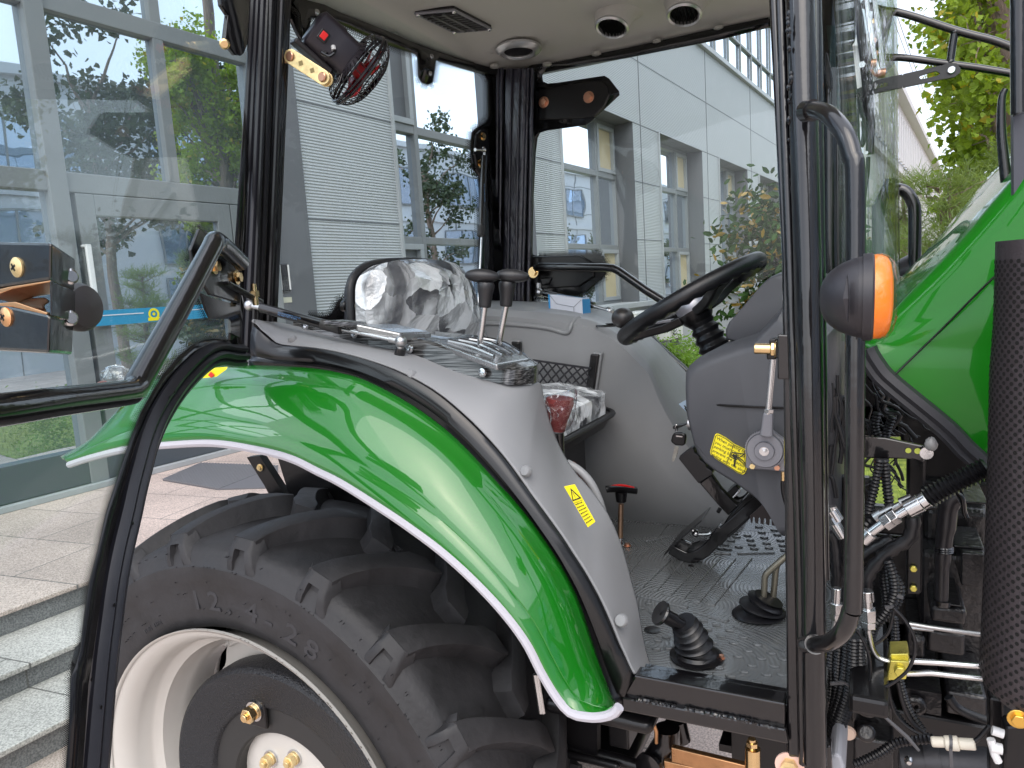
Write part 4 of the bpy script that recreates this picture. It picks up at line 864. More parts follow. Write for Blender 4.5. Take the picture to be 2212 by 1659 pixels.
def frit(b, pts, plane, side, rows=3, step=4.6, r0=2.1, dr_=.32, nrm=None):
    rows += 1
    """rows of little dots along a pixel polyline, side = +1/-1 chooses which side"""
    pp = [V((x, y, 0)) for x, y in pts]; L = [0]
    for a, c in zip(pp, pp[1:]): L.append(L[-1]+(c-a).length)
    for j in range(rows):
        d = (j*.85+.35)*step*.8; s = (j % 2)*step/2; i = 0
        while s < L[-1]:
            while i < len(L)-2 and L[i+1] < s: i += 1
            t = (s-L[i])/max(1e-6, L[i+1]-L[i]); c = pp[i].lerp(pp[i+1], t); tg = (pp[i+1]-pp[i]).normalized(); nn_ = V((-tg.y, tg.x, 0))*side; c = c+nn_*d; r = r0-dr_*j
            b.add([plane(c.x+r*math.cos(a), c.y+r*math.sin(a)) for a in (0, PI/3, 2*PI/3, PI, 4*PI/3, 5*PI/3)], [(0, 1, 2, 3, 4, 5)], False); s += step
b = MB(); frit(b, fr, lambda x, y: PD(x, y, .0068), 1, 4); db = obj('border_dots', b, fritm, dr); db['kind'] = 'stuff'
# thick double-lipped seal sweeping round the lower door edge
sc_ = [(527, 768), (505, 768), (480, 764), (460, 768), (440, 780), (415, 803), (388, 833), (362, 870), (340, 910), (322, 955), (308, 1005), (295, 1055), (283, 1110), (264, 1190), (250, 1265), (240, 1340), (231, 1410), (224, 1480), (216, 1573), (209, 1659), (195, 1800)]
sl_ = cr([PD(x, y, .012) for x, y in sc_], 5)
prof = [(-.019, -.004), (-.018, .004), (-.013, .007), (-.009, .004), (-.006, .010), (-.001, .012), (.003, .009), (.005, .004), (.008, .009), (.012, .010), (.016, .006), (.019, .001), (.018, -.004)]
b = MB(); b.strip(sl_, prof, DN); obj('door_seal', b, seal, dr)
b = MB()
for x, y in ((287, 1130), (247, 1307), (198, 1468), (219, 1528), (378, 848), (367, 858)): b.lathe(PD(x, y, .0225), DN, [(.0022, 0), (0, .0004)], 8)
obj('seal_vent_hole', b, black2, dr)
# vertical seal ribs
rib_ = None
for i, (xt, xb, r, mm, yb) in enumerate(((550, 505, .0065, seal, 765), (560, 519, .0055, seal, 772), (571, 533, .0065, seal, 776), (581, 545, .0045, black2, 776))):
    o_ = stripx('door_seal_rib' if i else 'door_edge_seal', xt, xb, 1.045, .975, r, mm, yb, parent=dr)
# latch box
def boxq(name, pts, c1, c2, m_, bev=.003, par=None):
    b = MB(); b.prism(pts, c2); return obj(name, b, m_, dr if par is None else par, bevel=bev)
lv_ = P(162, 560, .44)-P(110, 525, .375)
F_ = lambda pts: [P(*k('m1', x, y), .375) for x, y in pts]
lb = boxq('latch_box', F_([(-300, 230), (335, 240), (330, 490), (285, 495), (-10, 540), (-300, 540)]), 0, lv_, black)
boxq('latch_box_lower', F_([(-300, 640), (0, 640), (300, 705), (325, 715), (318, 962), (-300, 930)]), 0, lv_, black, par=lb)
boxq('latch_side', F_([(322, 489), (334, 489), (334, 716), (322, 716)]), 0, lv_, black, .001, lb)
boxq('latch_jaw', F_([(-60, 560), (60, 530), (330, 488), (325, 500), (80, 545), (-60, 600)]), 0, lv_*.8, mat('copper zinc plate', (.85, .45, .22), .28, metal=.9), .002, lb)
boxq('latch_jaw', F_([(-60, 640), (100, 628), (310, 700), (300, 712), (80, 660), (-60, 650)]), 0, lv_*.8, MATS['copper zinc plate'], .002, lb)
boxq('latch_lever', [p+lv_*.75 for p in F_([(-60, 560), (150, 550), (185, 575), (140, 610), (160, 650), (60, 640), (-60, 620)])], 0, lv_*.1, mat('cream plastic', (.55, .45, .33), .5), .002, lb)
b = MB(); nf = (F_([(0, 0)])[0]-F_([(0, 100)])[0]).cross(F_([(100, 0)])[0]-F_([(0, 0)])[0]).normalized(); nf = nf if nf.dot(C0-F_([(0, 500)])[0]) > 0 else -nf
for x, y in ((115, 405), (45, 727)):
    b_ = MB(); c = F_([(x, y)])[0]; b_.lathe(c, nf, [(.0088, 0), (.0088, .0015), (.0065, .003), (.003, .0038), (0, .0038)], 20); so_ = obj('screw', b_, zinc if x > 100 else MATS['copper zinc plate'], lb)
    b_ = MB(); 
    for a in (.5, .5+PI/2): u = V((math.cos(a), 0, math.sin(a))); b_.obox(c+nf*.0036, u*.0034, u.cross(nf)*.0009, nf*.0006)
    obj('cross_recess', b_, black2, so_)
for (x, y) in ((447, 447), (460, 748)):
    c = F_([(330, y-48)])[0]+lv_*.75; n2 = V((1, -.1, 0)); b_ = MB(); b_.lathe(c, n2, [(.0075, 0), (.0075, .002), (.0055, .003), (.005, .005), (0, .005)], 18); obj('screw', b_, steel, lb)
b = MB(); c = P(*k('m1', 500, 665), .455); b.lathe(c, (1, .25, 0), [(0, -.008), (.022, -.008), (.0245, 0), (.0245, .006), (.021, .012), (.012, .015), (0, .016)], 28); obj('latch_knob', b, mat('grey knob', (.05, .045, .045), .4), lb)
# hinge bracket and tubular handle bar
b = MB(); b.prism([PD(x, y, .010) for x, y in [k('m1', *p) for p in ((1270, 155), (1345, 210), (1500, 260), (1535, 330), (1535, 640), (1340, 585), (1290, 500), (1225, 360), (1215, 290))]], DN*.006); hb = obj('hinge_plate', b, black, dr, bevel=.002)
b = MB(); b.prism([PD(x, y, .008) for x, y in [k('m1', *p) for p in ((1290, 575), (1345, 600), (1540, 655), (1540, 860), (1480, 830), (1480, 740), (1350, 740), (1320, 680))]], DN*.004); obj('lower_hinge_plate', b, fritm, hb)
b = MB(); frit(b, [k('m1', *p) for p in ((1222, 360), (1255, 200), (1272, 140), (1345, 200), (1420, 235))], lambda x, y: PD(x, y, .0068), -1, 4); 
frit(b, [k('m1', *p) for p in ((1280, 590), (1320, 690), (1345, 745), (1420, 745))], lambda x, y: PD(x, y, .0068), 1, 4); o_ = obj('plate_border_dots', b, fritm, dr); o_['kind'] = 'stuff'
hp = [PD(*k('m1', *p), o) for p, o in (((1560, 372), .035), ((1440, 262), .045), ((1400, 232), .05), ((1385, 245), .055), ((1360, 300), .056), ((1150, 690), .058), ((905, 1130), .06), ((885, 1175), .061), ((855, 1205), .062), ((800, 1222), .063), ((350, 1280), .065), ((0, 1330), .066), ((-300, 1365), .066))]
b = MB(); b.tube(cr(hp, 4), .0142, 20); obj('door_handle_bar', b, black, dr)
b = MB()
for p in ((1385, 400), (1530, 470)): bolt(b, PD(*k('m1', *p), .017), DN, .0085, .009)
obj('hinge_bolt', b, brass, hb)
b = MB(); b.bar(PD(*k('m1', 1462, 505), .02), PD(*k('m1', 1690, 630), .03), .007, .014, DN); obj('strut_arm', b, black, hb, bevel=.003)
b = MB(); p = PD(*k('m1', 1652, 595), .032); b.hexn(p, p+UZ*.010, .008); b.cyl(p+UZ*.01, p+UZ*.022, .0045, 12); b.cyl(p-UZ*.015, p, .005, 12); obj('strut_arm_bolt', b, brass, hb)
b = MB(); b.prism([PD(x, y, .010) for x, y in [k('a', *p) for p in ((1392, -90), (1410, 40), (1450, 100), (1430, 275), (1500, 360), (1535, 365), (1560, 345), (1640, 120), (1660, -90))]], DN*.008); uh = obj('upper_hinge_plate', b, black, dr, bevel=.002)
b = MB(); b.cyl(PD(*k('a', 1455, 285), .02), PD(*k('a', 1455, 285), .032), .0085, 16); obj('upper_hinge_link', b, brass, dr, bevel=.003)
# plastic bag and far shapes seen low behind the glass
b = MB(); rr = random.Random(3); c = P(252, 815, 1.02); 
def crumple(b, c, rx, ry, rz_, seed, n=20):
    rr = random.Random(seed); rows = []
    for i in range(n//2+1):
        t = PI*i/(n//2); rows.append([c+V((math.cos(2*PI*j/n)*rx, math.sin(2*PI*j/n)*ry, 0))*math.sin(t)*rr.uniform(.82, 1.12)+UZ*(-math.cos(t)*rz_*rr.uniform(.9, 1.05)) for j in range(n)])
    b.loft(rows, close=True); return b
crumple(b, c, .035, .03, .028, 5); obj('lamp_wrap', b, wrap, T)
b = MB(); b.lathe(P(236, 865, .98), (.2, -.4, .8), [(0, 0), (.018, 0), (.02, .02), (.012, .045), (0, .05)], 16); obj('tail_lamp', b, mat('brown red lens', (.16, .03, .01), .3), T)

# ---- roof lining and roof
zc = CZ+.68
edge = [(560, -150, .62), (600, -60, .62), (640, -8, .66), (690, 14, .68), (760, 42, .68), (840, 75, .68), (920, 105, .68), (1000, 132, .68), (1050, 146, .68), (1085, 151, .68), (1140, 151, .68), (1200, 140, .68), (1300, 120, .68), (1450, 88, .68), (1663, 42, .68), (1760, 20, .68)]
ev = [PZ(x, y, CZ+h) for x, y, h in edge]
b = MB(); cen = V((-.45, 1.5, zc+.02)); inn = []
for s, h in ((1, 0), (.97, .012), (.90, .022), (.75, .03), (.5, .034), (.0, .036)):
    inn.append([V((cen.x+(p.x-cen.x)*s, cen.y+(p.y-cen.y)*s, p.z*s+(1-s)*zc+h)) for p in ev+[V((.10, 1.9, zc)), V((.12, 1.5, zc)), V((.05, 1.02, zc)), V((-.5, 1.0, zc))]])
b.loft(inn, close=True); rl = obj('roof_lining', b, liner, T, solid=.006, off=1, label='beige moulded roof lining')
b = MB(); b.prism([V((p.x+(p.x+.45)*.04, p.y+(p.y-1.5)*.04, zc+.045)) for p in ev+[V((.12, 1.9, zc)), V((.14, 1.5, zc)), V((.10, 1.04, zc)), V((-.5, 1.0, zc))]], (0, 0, .12)); obj('roof', b, black, T, bevel=.03)
ru = cr([p-UZ*.006 for p in ev], 4); b = MB(); b.strip(ru, [(-.012, -.012), (.012, -.014), (.014, .004), (-.012, .010)], UZ); obj('roof_seal', b, black2, rl)
b = MB()
for x, y in ((848, 77), (1068, 143), (1182, 139), (1288, 116), (1420, 90), (1553, 61)): p = PZ(x, y, zc-.004); b.lathe(p, (0, 0, -1), [(.014, -.004), (.014, .003), (.006, .006), (0, .006)], 16)
obj('lining_clip', b, mat('beige clip', (.36, .35, .32), .5), rl)
# pods with round air vents
def vent(cx, cy, r, tilt, Y):
    c = P(cx, cy, Y); ax = V(tilt).normalized()
    b = MB(); b.lathe(c-ax*.075, ax, [(r*2.7, -.008), (r*2.2, .004), (r*1.55, .028), (r*1.26, .052), (r*1.18, .072), (r*1.1, .076)], 36); pd = obj('vent_pod', b, liner, rl)
    b = MB(); b.lathe(c, ax, [(r*1.14, -.004), (r*1.14, .004), (r*1.04, .008), (r*.92, .005), (r*.9, -.004)], 40); v = obj('air_vent', b, mat('satin silver ring', (.55, .55, .55), .3, metal=.7) if 'satin silver ring' not in MATS else MATS['satin silver ring'], rl)
    b = MB(); b.lathe(c, ax, [(r*.9, -.004), (r*.8, -.012), (0, -.014)], 32)
    u = ax.cross(V((0, 1, 0))).normalized(); w = ax.cross(u)
    for j in range(-3, 4):
        h = math.sqrt(max(.0, 1-(j/4)**2))*r*.84; b.obox(c+u*(j*r*.22), u*.0012+ax*.003, w*h, ax*.007)
    obj('vane', b, mat('black vane', (.015, .015, .015), .4) if 'black vane' not in MATS else MATS['black vane'], v)
vent(1322, 57, .0395, (-.12, -.35, -1), 1.92); vent(1478, 30, .0395, (-.05, -.35, -1), 1.95)
c = PZ(1120, 107, zc+.010); b = MB(); b.lathe(c, (0, -.06, -1), [(.067, -.004), (.067, .002), (.059, .009), (.047, .012), (.043, .009), (.042, .004)], 44); sp_ = obj('speaker', b, MATS['satin silver ring'], rl)
b = MB(); b.lathe(c, (0, -.06, -1), [(.043, .006), (.02, .008), (0, .008)], 32); obj('speaker_mesh', b, black2, sp_)
gc = [PZ(x, y, zc+.016) for x, y in ((895, 28), (980, 20), (1063, 62), (981, 69))]; g0 = sum(gc, V())/4
b = MB(); b.prism([p for p in gc], (0, 0, .02)); gr = obj('grille', b, mat('dark grille', (.02, .02, .02), .5) if 0 else black2, rl, bevel=.004)
b = MB(); b.tube([p-UZ*.001 for p in [g.lerp(g0, .03) for g in gc]]+[gc[0].lerp(g0, .03)-UZ*.001], .004, 8); obj('grille_frame', b, castg, gr)
b = MB()
for i in range(1, 9):
    t = i/9; b.bar(gc[0].lerp(gc[3], t).lerp(g0, .12)-UZ*.003, gc[1].lerp(gc[2], t).lerp(g0, .12)-UZ*.003, .004, .005)
for i in (1, 2): t = i/3; b.bar(gc[0].lerp(gc[1], t).lerp(g0, .12)-UZ*.005, gc[3].lerp(gc[2], t).lerp(g0, .12)-UZ*.005, .008, .005)
obj('grille_slat', b, mat('grille slat', (.05, .05, .05), .45), gr)
b = MB()
for g_ in gc: screw(b, g_.lerp(g0, .08)-UZ*.004, (0, 0, -1), .006)
obj('grille_screw', b, steel, gr)

# ---- rear window
XR = -1.075
def PR_(x, y, dx=0): return PX(x, y, XR+dx)
b = MB(); b.prism([PR_(x, y) for x, y in ((560, -60), (1066, -60), (1070, 150), (1066, 640), (1060, 700), (600, 720), (575, 700))], (-.005, 0, 0)); rw = obj('rear_window', b, cabglass, T)
ga = [(608, 12), (622, 6), (640, 20), (648, 30), (652, 95), (660, 100), (672, 40), (693, 39), (740, 54), (793, 78), (838, 97), (862, 105), (899, 117), (903, 130), (904, 165), (911, 178), (925, 183), (934, 178), (941, 132), (946, 130), (1000, 141), (1033, 149), (1046, 158), (1054, 175), (1055, 250), (1052, 262), (1035, 272), (1020, 285), (1017, 310), (1017, 350), (1021, 365), (1033, 378), (1037, 400), (1035, 560), (1037, 640), (1040, 680)]
b = MB(); b.loft([[PR_(x, y, .004) for x, y in ga[1:]], [PR_(*p, .004) for p in [(600, -40)]*3+[(640, -20)]*2+[(660, 0), (700, 10), (740, 30), (793, 50), (838, 68), (862, 78), (899, 95), (905, 100), (911, 101), (925, 106), (934, 110), (941, 112), (950, 114), (1000, 130), (1050, 140), (1075, 145), (1085, 175), (1085, 250), (1085, 262), (1085, 272), (1085, 285), (1085, 310), (1085, 350), (1085, 365), (1085, 378), (1085, 400), (1085, 560), (1085, 640), (1085, 680)]]])
obj('window_border', b, fritm, rw, solid=.003)
b = MB(); frit(b, ga[1:6], lambda x, y: PR_(x, y, .006), 1, 3); frit(b, ga[6:13], lambda x, y: PR_(x, y, .006), 1, 3); frit(b, ga[13:19], lambda x, y: PR_(x, y, .006), 1, 3); frit(b, ga[19:], lambda x, y: PR_(x, y, .006), 1, 3)
lowf = [k('m2', *p) for p in ((340, 552), (430, 556), (480, 548), (505, 520), (525, 465), (560, 437), (660, 432), (700, 445))]
frit(b, lowf, lambda x, y: PR_(x, y, .006), -1, 3); o_ = obj('border_dots', b, fritm, rw); o_['kind'] = 'stuff'
b = MB(); b.loft([[PR_(*p, .004) for p in lowf], [PR_(*k('m2', *p), .004) for p in ((340, 600), (430, 600), (500, 600), (560, 600), (600, 600), (650, 600), (720, 600), (760, 600))]]); obj('lower_border', b, fritm, rw, solid=.003)
b = MB(); b.bar(PX(*k('m2', 560, 478), -1.03), PX(*k('m2', 740, 520), -1.0), .02, .03); b.lathe(PX(*k('m2', 567, 490), -1.02), (1, 0, 0), [(.012, 0), (.012, .012), (0, .012)], 16); rb_ = obj('window_latch', b, black2, rw, bevel=.004)
b = MB(); b.cyl(PX(*k('m2', 620, 490), -1.0), PX(*k('m2', 720, 505), -.985), .009, 12); obj('latch_pin', b, mat('beige pin', (.35, .33, .28), .5), rb_)
b = MB()
for x, y in ((684, 26), (677, 69), (932, 122), (929, 159)): screw(b, PR_(x, y, .010), (1, -.2, 0), .007)
obj('glass_screw', b, steel, rw)
b = MB(); b.prism([PR_(x, y, .008) for x, y in [k('c2', *p) for p in ((1415, 870), (1440, 845), (1480, 845), (1500, 1000), (1480, 1110), (1450, 1120), (1415, 1080), (1400, 1000))]], (.01, 0, 0)); sbk = obj('strut_bracket', b, black2, rw, bevel=.003)
b = MB()
for x, y in ((1467, 885), (1448, 1058)): bolt(b, PR_(*k('c2', x, y), .018), (1, -.25, 0), .009, .008)
obj('bracket_bolt', b, brass, sbk)
b = MB(); b.ball(PR_(*k('c2', 1475, 970), .035), .009, 12); b.cyl(PR_(*k('c2', 1420, 970), .03), PR_(*k('c2', 1470, 970), .035), .005, 10); b.cyl(PR_(*k('c2', 1478, 975), .035), PR_(*k('c2', 1480, 1012), .035), .005, 10); obj('ball_joint', b, steel, sbk)
b = MB(); b.tube([PR_(*k('c2', 1478, 1012), .035), PR_(*k('c2', 1462, 1500), .035)], .010, 12); gs2 = obj('window_strut', b, black, T)
b = MB(); b.tube([PR_(*k('c2', 1460, 1465), .035), PR_(*k('c2', 1457, 1530), .035)], .0115, 12); obj('sleeve', b, MATS['strut sleeve'], gs2)
b = MB(); b.tube([PR_(*k('c2', 1462, 1530), .035), PR_(*k('m2', 1440, 480), .035)], .0035, 10); obj('rod', b, steel, gs2)
b = MB(); glyphs(b, 8, PR_(*k('c2', 1475, 1190), .0465), V((0, -.03, -1)), V((0, 1, -.03)), .006, 9, .14); obj('marking', b, inkb, gs2)

# ---- far rear pillar
purple = mat('dark wrinkled pillar', (.020, .019, .030), .35, coat=.5, bump=1, bscale=55, detail=6, bdist=.006, var=.5, vscale=30, stretch=(1, 1, .35))
def vbar(x0t, x1t, x0b, x1b, yt, yb, Y, th, name, m_, par=None, bev=.003):
    b = MB(); b.prism([P(x0t, yt, Y), P(x1t, yt, Y), P(x1b, yb, Y), P(x0b, yb, Y)], (0, th, 0)); return obj(name, b, m_, T if par is None else par, bevel=bev)
rp2 = vbar(1062, 1150, 1062, 1140, 150, 700, 2.10, .03, 'rear_pillar', black2)
vbar(1090, 1137, 1084, 1122, 146, 700, 2.07, .028, 'pillar_core', purple, rp2, .008)
b = MB()
for x in (1103, 1120): b.tube([P(x+2, 148, 2.066), P(x-8, 700, 2.066)], .0035, 8)
for xt, xb in ((1084, 1078), (1141, 1127), (1150, 1140), (1076, 1070)): b.tube([P(xt, 148, 2.085), P(xb, 700, 2.085)], .006, 8)
obj('pillar_rib', b, purple, rp2)

# ---- far side window (the second door)
YF = 2.14
b = MB(); b.prism(DL([(1130, 140), (1720, 20), (1730, 850), (1500, 840), (1400, 720), (1130, 700)], YF+.02), (0, .005, 0)); fw_ = obj('far_door', b, cabglass, T)
gl = [(1660, 59), (1553, 86), (1450, 106), (1350, 126), (1250, 140), (1196, 143), (1180, 148), (1171, 163), (1173, 176), (1183, 181), (1206, 179), (1306, 164), (1316, 170), (1337, 197), (1338, 205), (1275, 264), (1265, 270), (1180, 282), (1166, 287), (1161, 297), (1157, 330), (1148, 510), (1147, 540), (1153, 551), (1165, 554)]
outl = [(1660, 38), (1553, 60), (1450, 83), (1350, 105), (1250, 125), (1196, 136), (1150, 140), (1135, 150), (1134, 176), (1134, 185), (1134, 200), (1134, 210), (1134, 218), (1134, 225), (1134, 235), (1134, 250), (1134, 264), (1134, 282), (1134, 290), (1133, 300), (1130, 330), (1126, 510), (1125, 540), (1125, 551), (1125, 560)]
b = MB(); b.loft([DL(gl, YF), DL(outl, YF)]); obj('window_border', b, fritm, fw_, solid=.006)
lp = [(1125, 558), (1148, 556), (1165, 554), (1262, 549), (1290, 549), (1299, 553), (1309, 572), (1306, 594), (1262, 632), (1252, 637), (1175, 641), (1152, 641), (1147, 650), (1147, 665), (1120, 665)]
b = MB(); b.prism(DL(lp, YF-.002), (0, .008, 0)); obj('lower_hinge_plate', b, fritm, fw_)
b = MB(); fl_ = lambda x, y: P(x, y, YF+.008)
frit(b, gl, fl_, 1, 4, 4.0); frit(b, lp[2:11], fl_, -1, 4, 4.0); 
frit(b, [k('m3', *p) for p in ((130, 468), (130, 440), (150, 432), (235, 438))], fl_, 1, 3, 4.0)
dg = [k('m3', *p) for p in ((905, 690), (940, 740), (1040, 820), (1140, 905))]; frit(b, dg, fl_, -1, 4, 4.0); o_ = obj('border_dots', b, fritm, fw_); o_['kind'] = 'stuff'
b = MB(); b.loft([DL(dg, YF), DL([(x-8, y+22) for x, y in dg], YF)]); b.tube(DL([(1400, 722), (1425, 752), (1480, 800), (1500, 818)], 2.1), .012, 10); obj('lower_frame', b, black, fw_)
ip = DL([k('c3', *p) for p in ((165, 580), (520, 520), (570, 520), (620, 560), (635, 610), (600, 690), (540, 750), (470, 765), (170, 775))], YF-.012); b = MB(); b.prism(ip, (0, .01, 0)); hpz = obj('upper_hinge_plate', b, black2, fw_, bevel=.004)
b = MB(); bolt(b, P(1175, 221, YF-.014), (0, -1, 0), .012, .012); bolt(b, P(1272, 210, YF-.014), (0, -1, 0), .012, .012); obj('hinge_bolt', b, mat('copper bolt', (.62, .33, .22), .3, metal=.9), hpz, bevel=.002)
b = MB(); b.prism(DL([k('m3', *p) for p in ((115, 170), (435, 160), (530, 215), (530, 300), (430, 365), (180, 380), (115, 330))], YF-.012), (0, .01, 0)); b.prism(DL([k('m3', *p) for p in ((180, 305), (258, 305), (240, 350), (190, 360))], YF-.02), (0, .01, 0)); hl = obj('handle_plate', b, black2, fw_, bevel=.004)
b = MB(); b.tube([P(*k('m3', *p), y) for p, y in (((155, 265), 2.10), ((160, 240), 2.08), ((185, 235), 2.07), ((600, 240), 2.07), ((655, 245), 2.07), ((690, 262), 2.07), ((870, 390), 2.07), ((1090, 525), 2.08), ((1120, 560), 2.1))], .0125, 14); obj('door_handle_bar', b, black, fw_)
b = MB(); bolt(b, PK('m3', 140, 272, 2.08), (0, -1, 0), .012, .012); obj('handle_bolt', b, brass, hl)
b = MB(); b.cyl(PK('m3', 172, 340, 2.08), PK('m3', 172, 375, 2.08), .009, 12); b.ball(PK('m3', 178, 402, 2.07), .014, 12); b.cyl(PK('m3', 178, 402, 2.07), PK('m3', 215, 408, 2.06), .009, 12); obj('strut_joint', b, alu, hl)
b = MB(); b.tube([PK('m3', 210, 405, 2.06), PK('m3', 420, 460, 2.04), PK('m3', 530, 488, 2.03)], .011, 12); gs3 = obj('far_strut', b, black, T)
b = MB(); b.tube([PK('m3', 510, 485, 2.03), PK('m3', 630, 522, 2.02)], .006, 10); b.ball(PK('m3', 632, 523, 2.02), .014, 12); obj('rod', b, alu, gs3)

# ---- far inner panel (shelf, side wall, front flank)
Yw = 1.72
tp = [(1040, 668, 1.72), (1120, 672, 1.72), (1200, 680, 1.72), (1250, 688, 1.72), (1300, 704, 1.72), (1345, 735, 1.72), (1385, 775, 1.72), (1405, 800, 1.72), (1425, 850, 1.72), (1450, 900, 1.72), (1490, 960, 1.72), (1560, 1060, 1.72), (1620, 1160, 1.72)]
tb_ = [(1040, 650, 2.0), (1120, 652, 2.0), (1200, 656, 2.0), (1260, 664, 2.0), (1320, 676, 2.0), (1355, 698, 2.0), (1400, 725, 2.02), (1425, 745, 2.04), (1455, 778, 2.06), (1487, 812, 2.08), (1530, 870, 2.08), (1600, 960, 2.08), (1680, 1100, 2.08)]
A = cr(DL(tp, 0), 4); B_ = cr(DL(tb_, 0), 4); b = MB(); rows = []
fl = [V((min(p.x, -.18) if i < 200 else p.x, 1.69, zf-.01)) for i, p in enumerate(A)]
mid = [V((p.x, 1.705, p.z)) for p in A]
for t in (0, .5, .9, .97): rows.append([f.lerp(m_, t) for f, m_ in zip(fl, mid)])
for t in (.0, .04, .10, .2, .5, .9, 1): rows.append([a.lerp(c, t)+UZ*(.006*math.sin(PI*min(1, t*2))) for a, c in zip(A, B_)])
rows.append([c+V((0, .06, -.03)) for c in B_]); b.loft(rows)
fp_ = obj('far_inner_panel', b, greyf, T, solid=.004, off=0, label='grey moulded panel over the far wheel arch')
# storage tray rim, net, latch
b = MB(); b.tube(cr(DL([(1000, 697, 1.70), (1100, 700, 1.70), (1180, 708, 1.70), (1222, 719, 1.70), (1232, 708, 1.70), (1238, 694, 1.71), (1252, 686, 1.73)], 0), 4), .006, 10); obj('tray_rim', b, greyf, fp_)
b = MB(); b.prism(DL([k('m3', *p) for p in ((508, 800), (560, 805), (528, 1040), (475, 1040))], 1.675), (0, .02, 0)); net = obj('net_bar', b, black2, fp_, bevel=.003)
b = MB(); b.prism(DL([k('m3', *p) for p in ((520, 790), (583, 795), (548, 1045), (520, 1045))], 1.685), (0, .02, 0)); obj('net_bar_surround', b, greyf, fp_, bevel=.004)
b = MB(); b.prism(DL([k('m3', *p) for p in ((-10, 720), (45, 725), (50, 800), (5, 790))], 1.675), (0, .02, 0)); obj('net_bar', b, black2, fp_, bevel=.004)
b = MB(); b.prism(DL([k('m3', *p) for p in ((-15, 708), (50, 712), (65, 805), (0, 800))], 1.685), (0, .02, 0)); obj('net_bar_surround', b, greyf, fp_, bevel=.006)
b = MB()
def npt(u, v):
    a, c, d, e = (120, 838), (515, 895), (490, 1060), (120, 1070); x = (a[0]*(1-u)+c[0]*u)*(1-v)+(e[0]*(1-u)+d[0]*u)*v; y = (a[1]*(1-u)+c[1]*u)*(1-v)+(e[1]*(1-u)+d[1]*u)*v; return PK('m3', x, y, 1.672)
for i in range(-4, 9):
    for sgn_ in (1, -1):
        pts = []
        for j in range(0, 9):
            v = j/8; u = (i+(v*3.1 if sgn_ > 0 else 3.1-v*3.1))/7.2
            if 0 <= u <= 1: pts.append(npt(u, v)+V((0, .002*(j % 2), 0)))
        if len(pts) > 1: b.tube(pts, .0022, 6)
b.tube([npt(u/8, 0) for u in range(9)], .003, 6); nt_ = obj('storage_net', b, mat('net cord', (.02, .02, .025), .8), fp_)
# ---- wall bottom, kick panel in dark below the dash
# ---- seat
bx = -.955
ring = [PX(x, y, bx) for x, y in cr([V((x, y, 0)) for x, y in ((798, 745), (795, 700), (793, 655), (794, 612), (806, 588), (828, 572), (866, 564), (904, 562), (940, 562), (974, 568), (1000, 584), (1016, 610), (1026, 640), (1036, 670), (1046, 705), (1055, 745))], 3) for x, y in ((x.x, x.y) for x in ())] if 0 else [PX(p.x, p.y, bx) for p in cr([V((x, y, 0)) for x, y in ((798, 745), (795, 700), (793, 655), (794, 612), (806, 588), (828, 572), (866, 564), (904, 562), (940, 562), (974, 568), (1000, 584), (1016, 610), (1026, 640), (1036, 670), (1046, 705), (1055, 745))], 3)]
seat_o = bpy.data.objects.new('seat', None); COL.objects.link(seat_o); seat_o.parent = T; seat_o.matrix_parent_inverse = Matrix.Translation(-V(T['_o'])); seat_o.empty_display_size = .1
b = MB(); pillow(b, ring, (1, -.12, .1), .045, .07); obj('backrest', b, fabric, seat_o)
b = MB(); b.tube([p-V((.045, 0, 0)) for p in ring], .010, 10); obj('backrest_shell', b, mat('seat shell', (.02, .02, .022), .45), seat_o)
wrapw = bpy.data.materials.new('wrinkled clear plastic'); wrapw.use_nodes = True; n = wrapw.node_tree.nodes; L = wrapw.node_tree.links; n.clear(); MATS['wrinkled clear plastic'] = wrapw
o_ = n.new('ShaderNodeOutputMaterial'); tcn = n.new('ShaderNodeTexCoord'); nz1 = n.new('ShaderNodeTexNoise'); nz1.inputs['Scale'].default_value = 5; nz1.inputs['Detail'].default_value = 4; nz1.inputs['Distortion'].default_value = 1.5
nz2 = n.new('ShaderNodeTexNoise'); nz2.inputs['Scale'].default_value = 9; nz2.inputs['Detail'].default_value = 5; nz2.inputs['Distortion'].default_value = .4; vo = n.new('ShaderNodeTexVoronoi'); vo.inputs['Scale'].default_value = 13; vd = n.new('ShaderNodeVectorMath'); vd.operation = 'MULTIPLY_ADD'; vd.inputs[1].default_value = (.09, .09, .09); L.new(nz2.outputs[1], vd.inputs[0]); L.new(tcn.outputs['Object'], vd.inputs[2]); L.new(vd.outputs[0], vo.inputs['Vector'])
for z in (nz1, nz2): L.new(tcn.outputs['Object'], z.inputs[0])
rmp = n.new('ShaderNodeMapRange'); rmp.inputs[1].default_value = .42; rmp.inputs[2].default_value = .54; rmp.inputs[3].default_value = .14; rmp.inputs[4].default_value = .92; vs_ = n.new('ShaderNodeSeparateColor'); L.new(vo.outputs['Color'], vs_.inputs[0]); av = n.new('ShaderNodeMath'); av.operation = 'MULTIPLY_ADD'; av.inputs[1].default_value = .16; L.new(vs_.outputs[0], av.inputs[0]); sb_ = n.new('ShaderNodeMath'); sb_.operation = 'SUBTRACT'; sb_.inputs[1].default_value = .08; L.new(nz1.outputs[0], sb_.inputs[0]); L.new(sb_.outputs[0], av.inputs[2]); L.new(av.outputs[0], rmp.inputs[0])  # white patches painted in place of bright reflections on the clear wrap
bmp = n.new('ShaderNodeBump'); bmp.inputs['Strength'].default_value = .9; bmp.inputs['Distance'].default_value = .035; L.new(vo.outputs['Distance'], bmp.inputs['Height'])
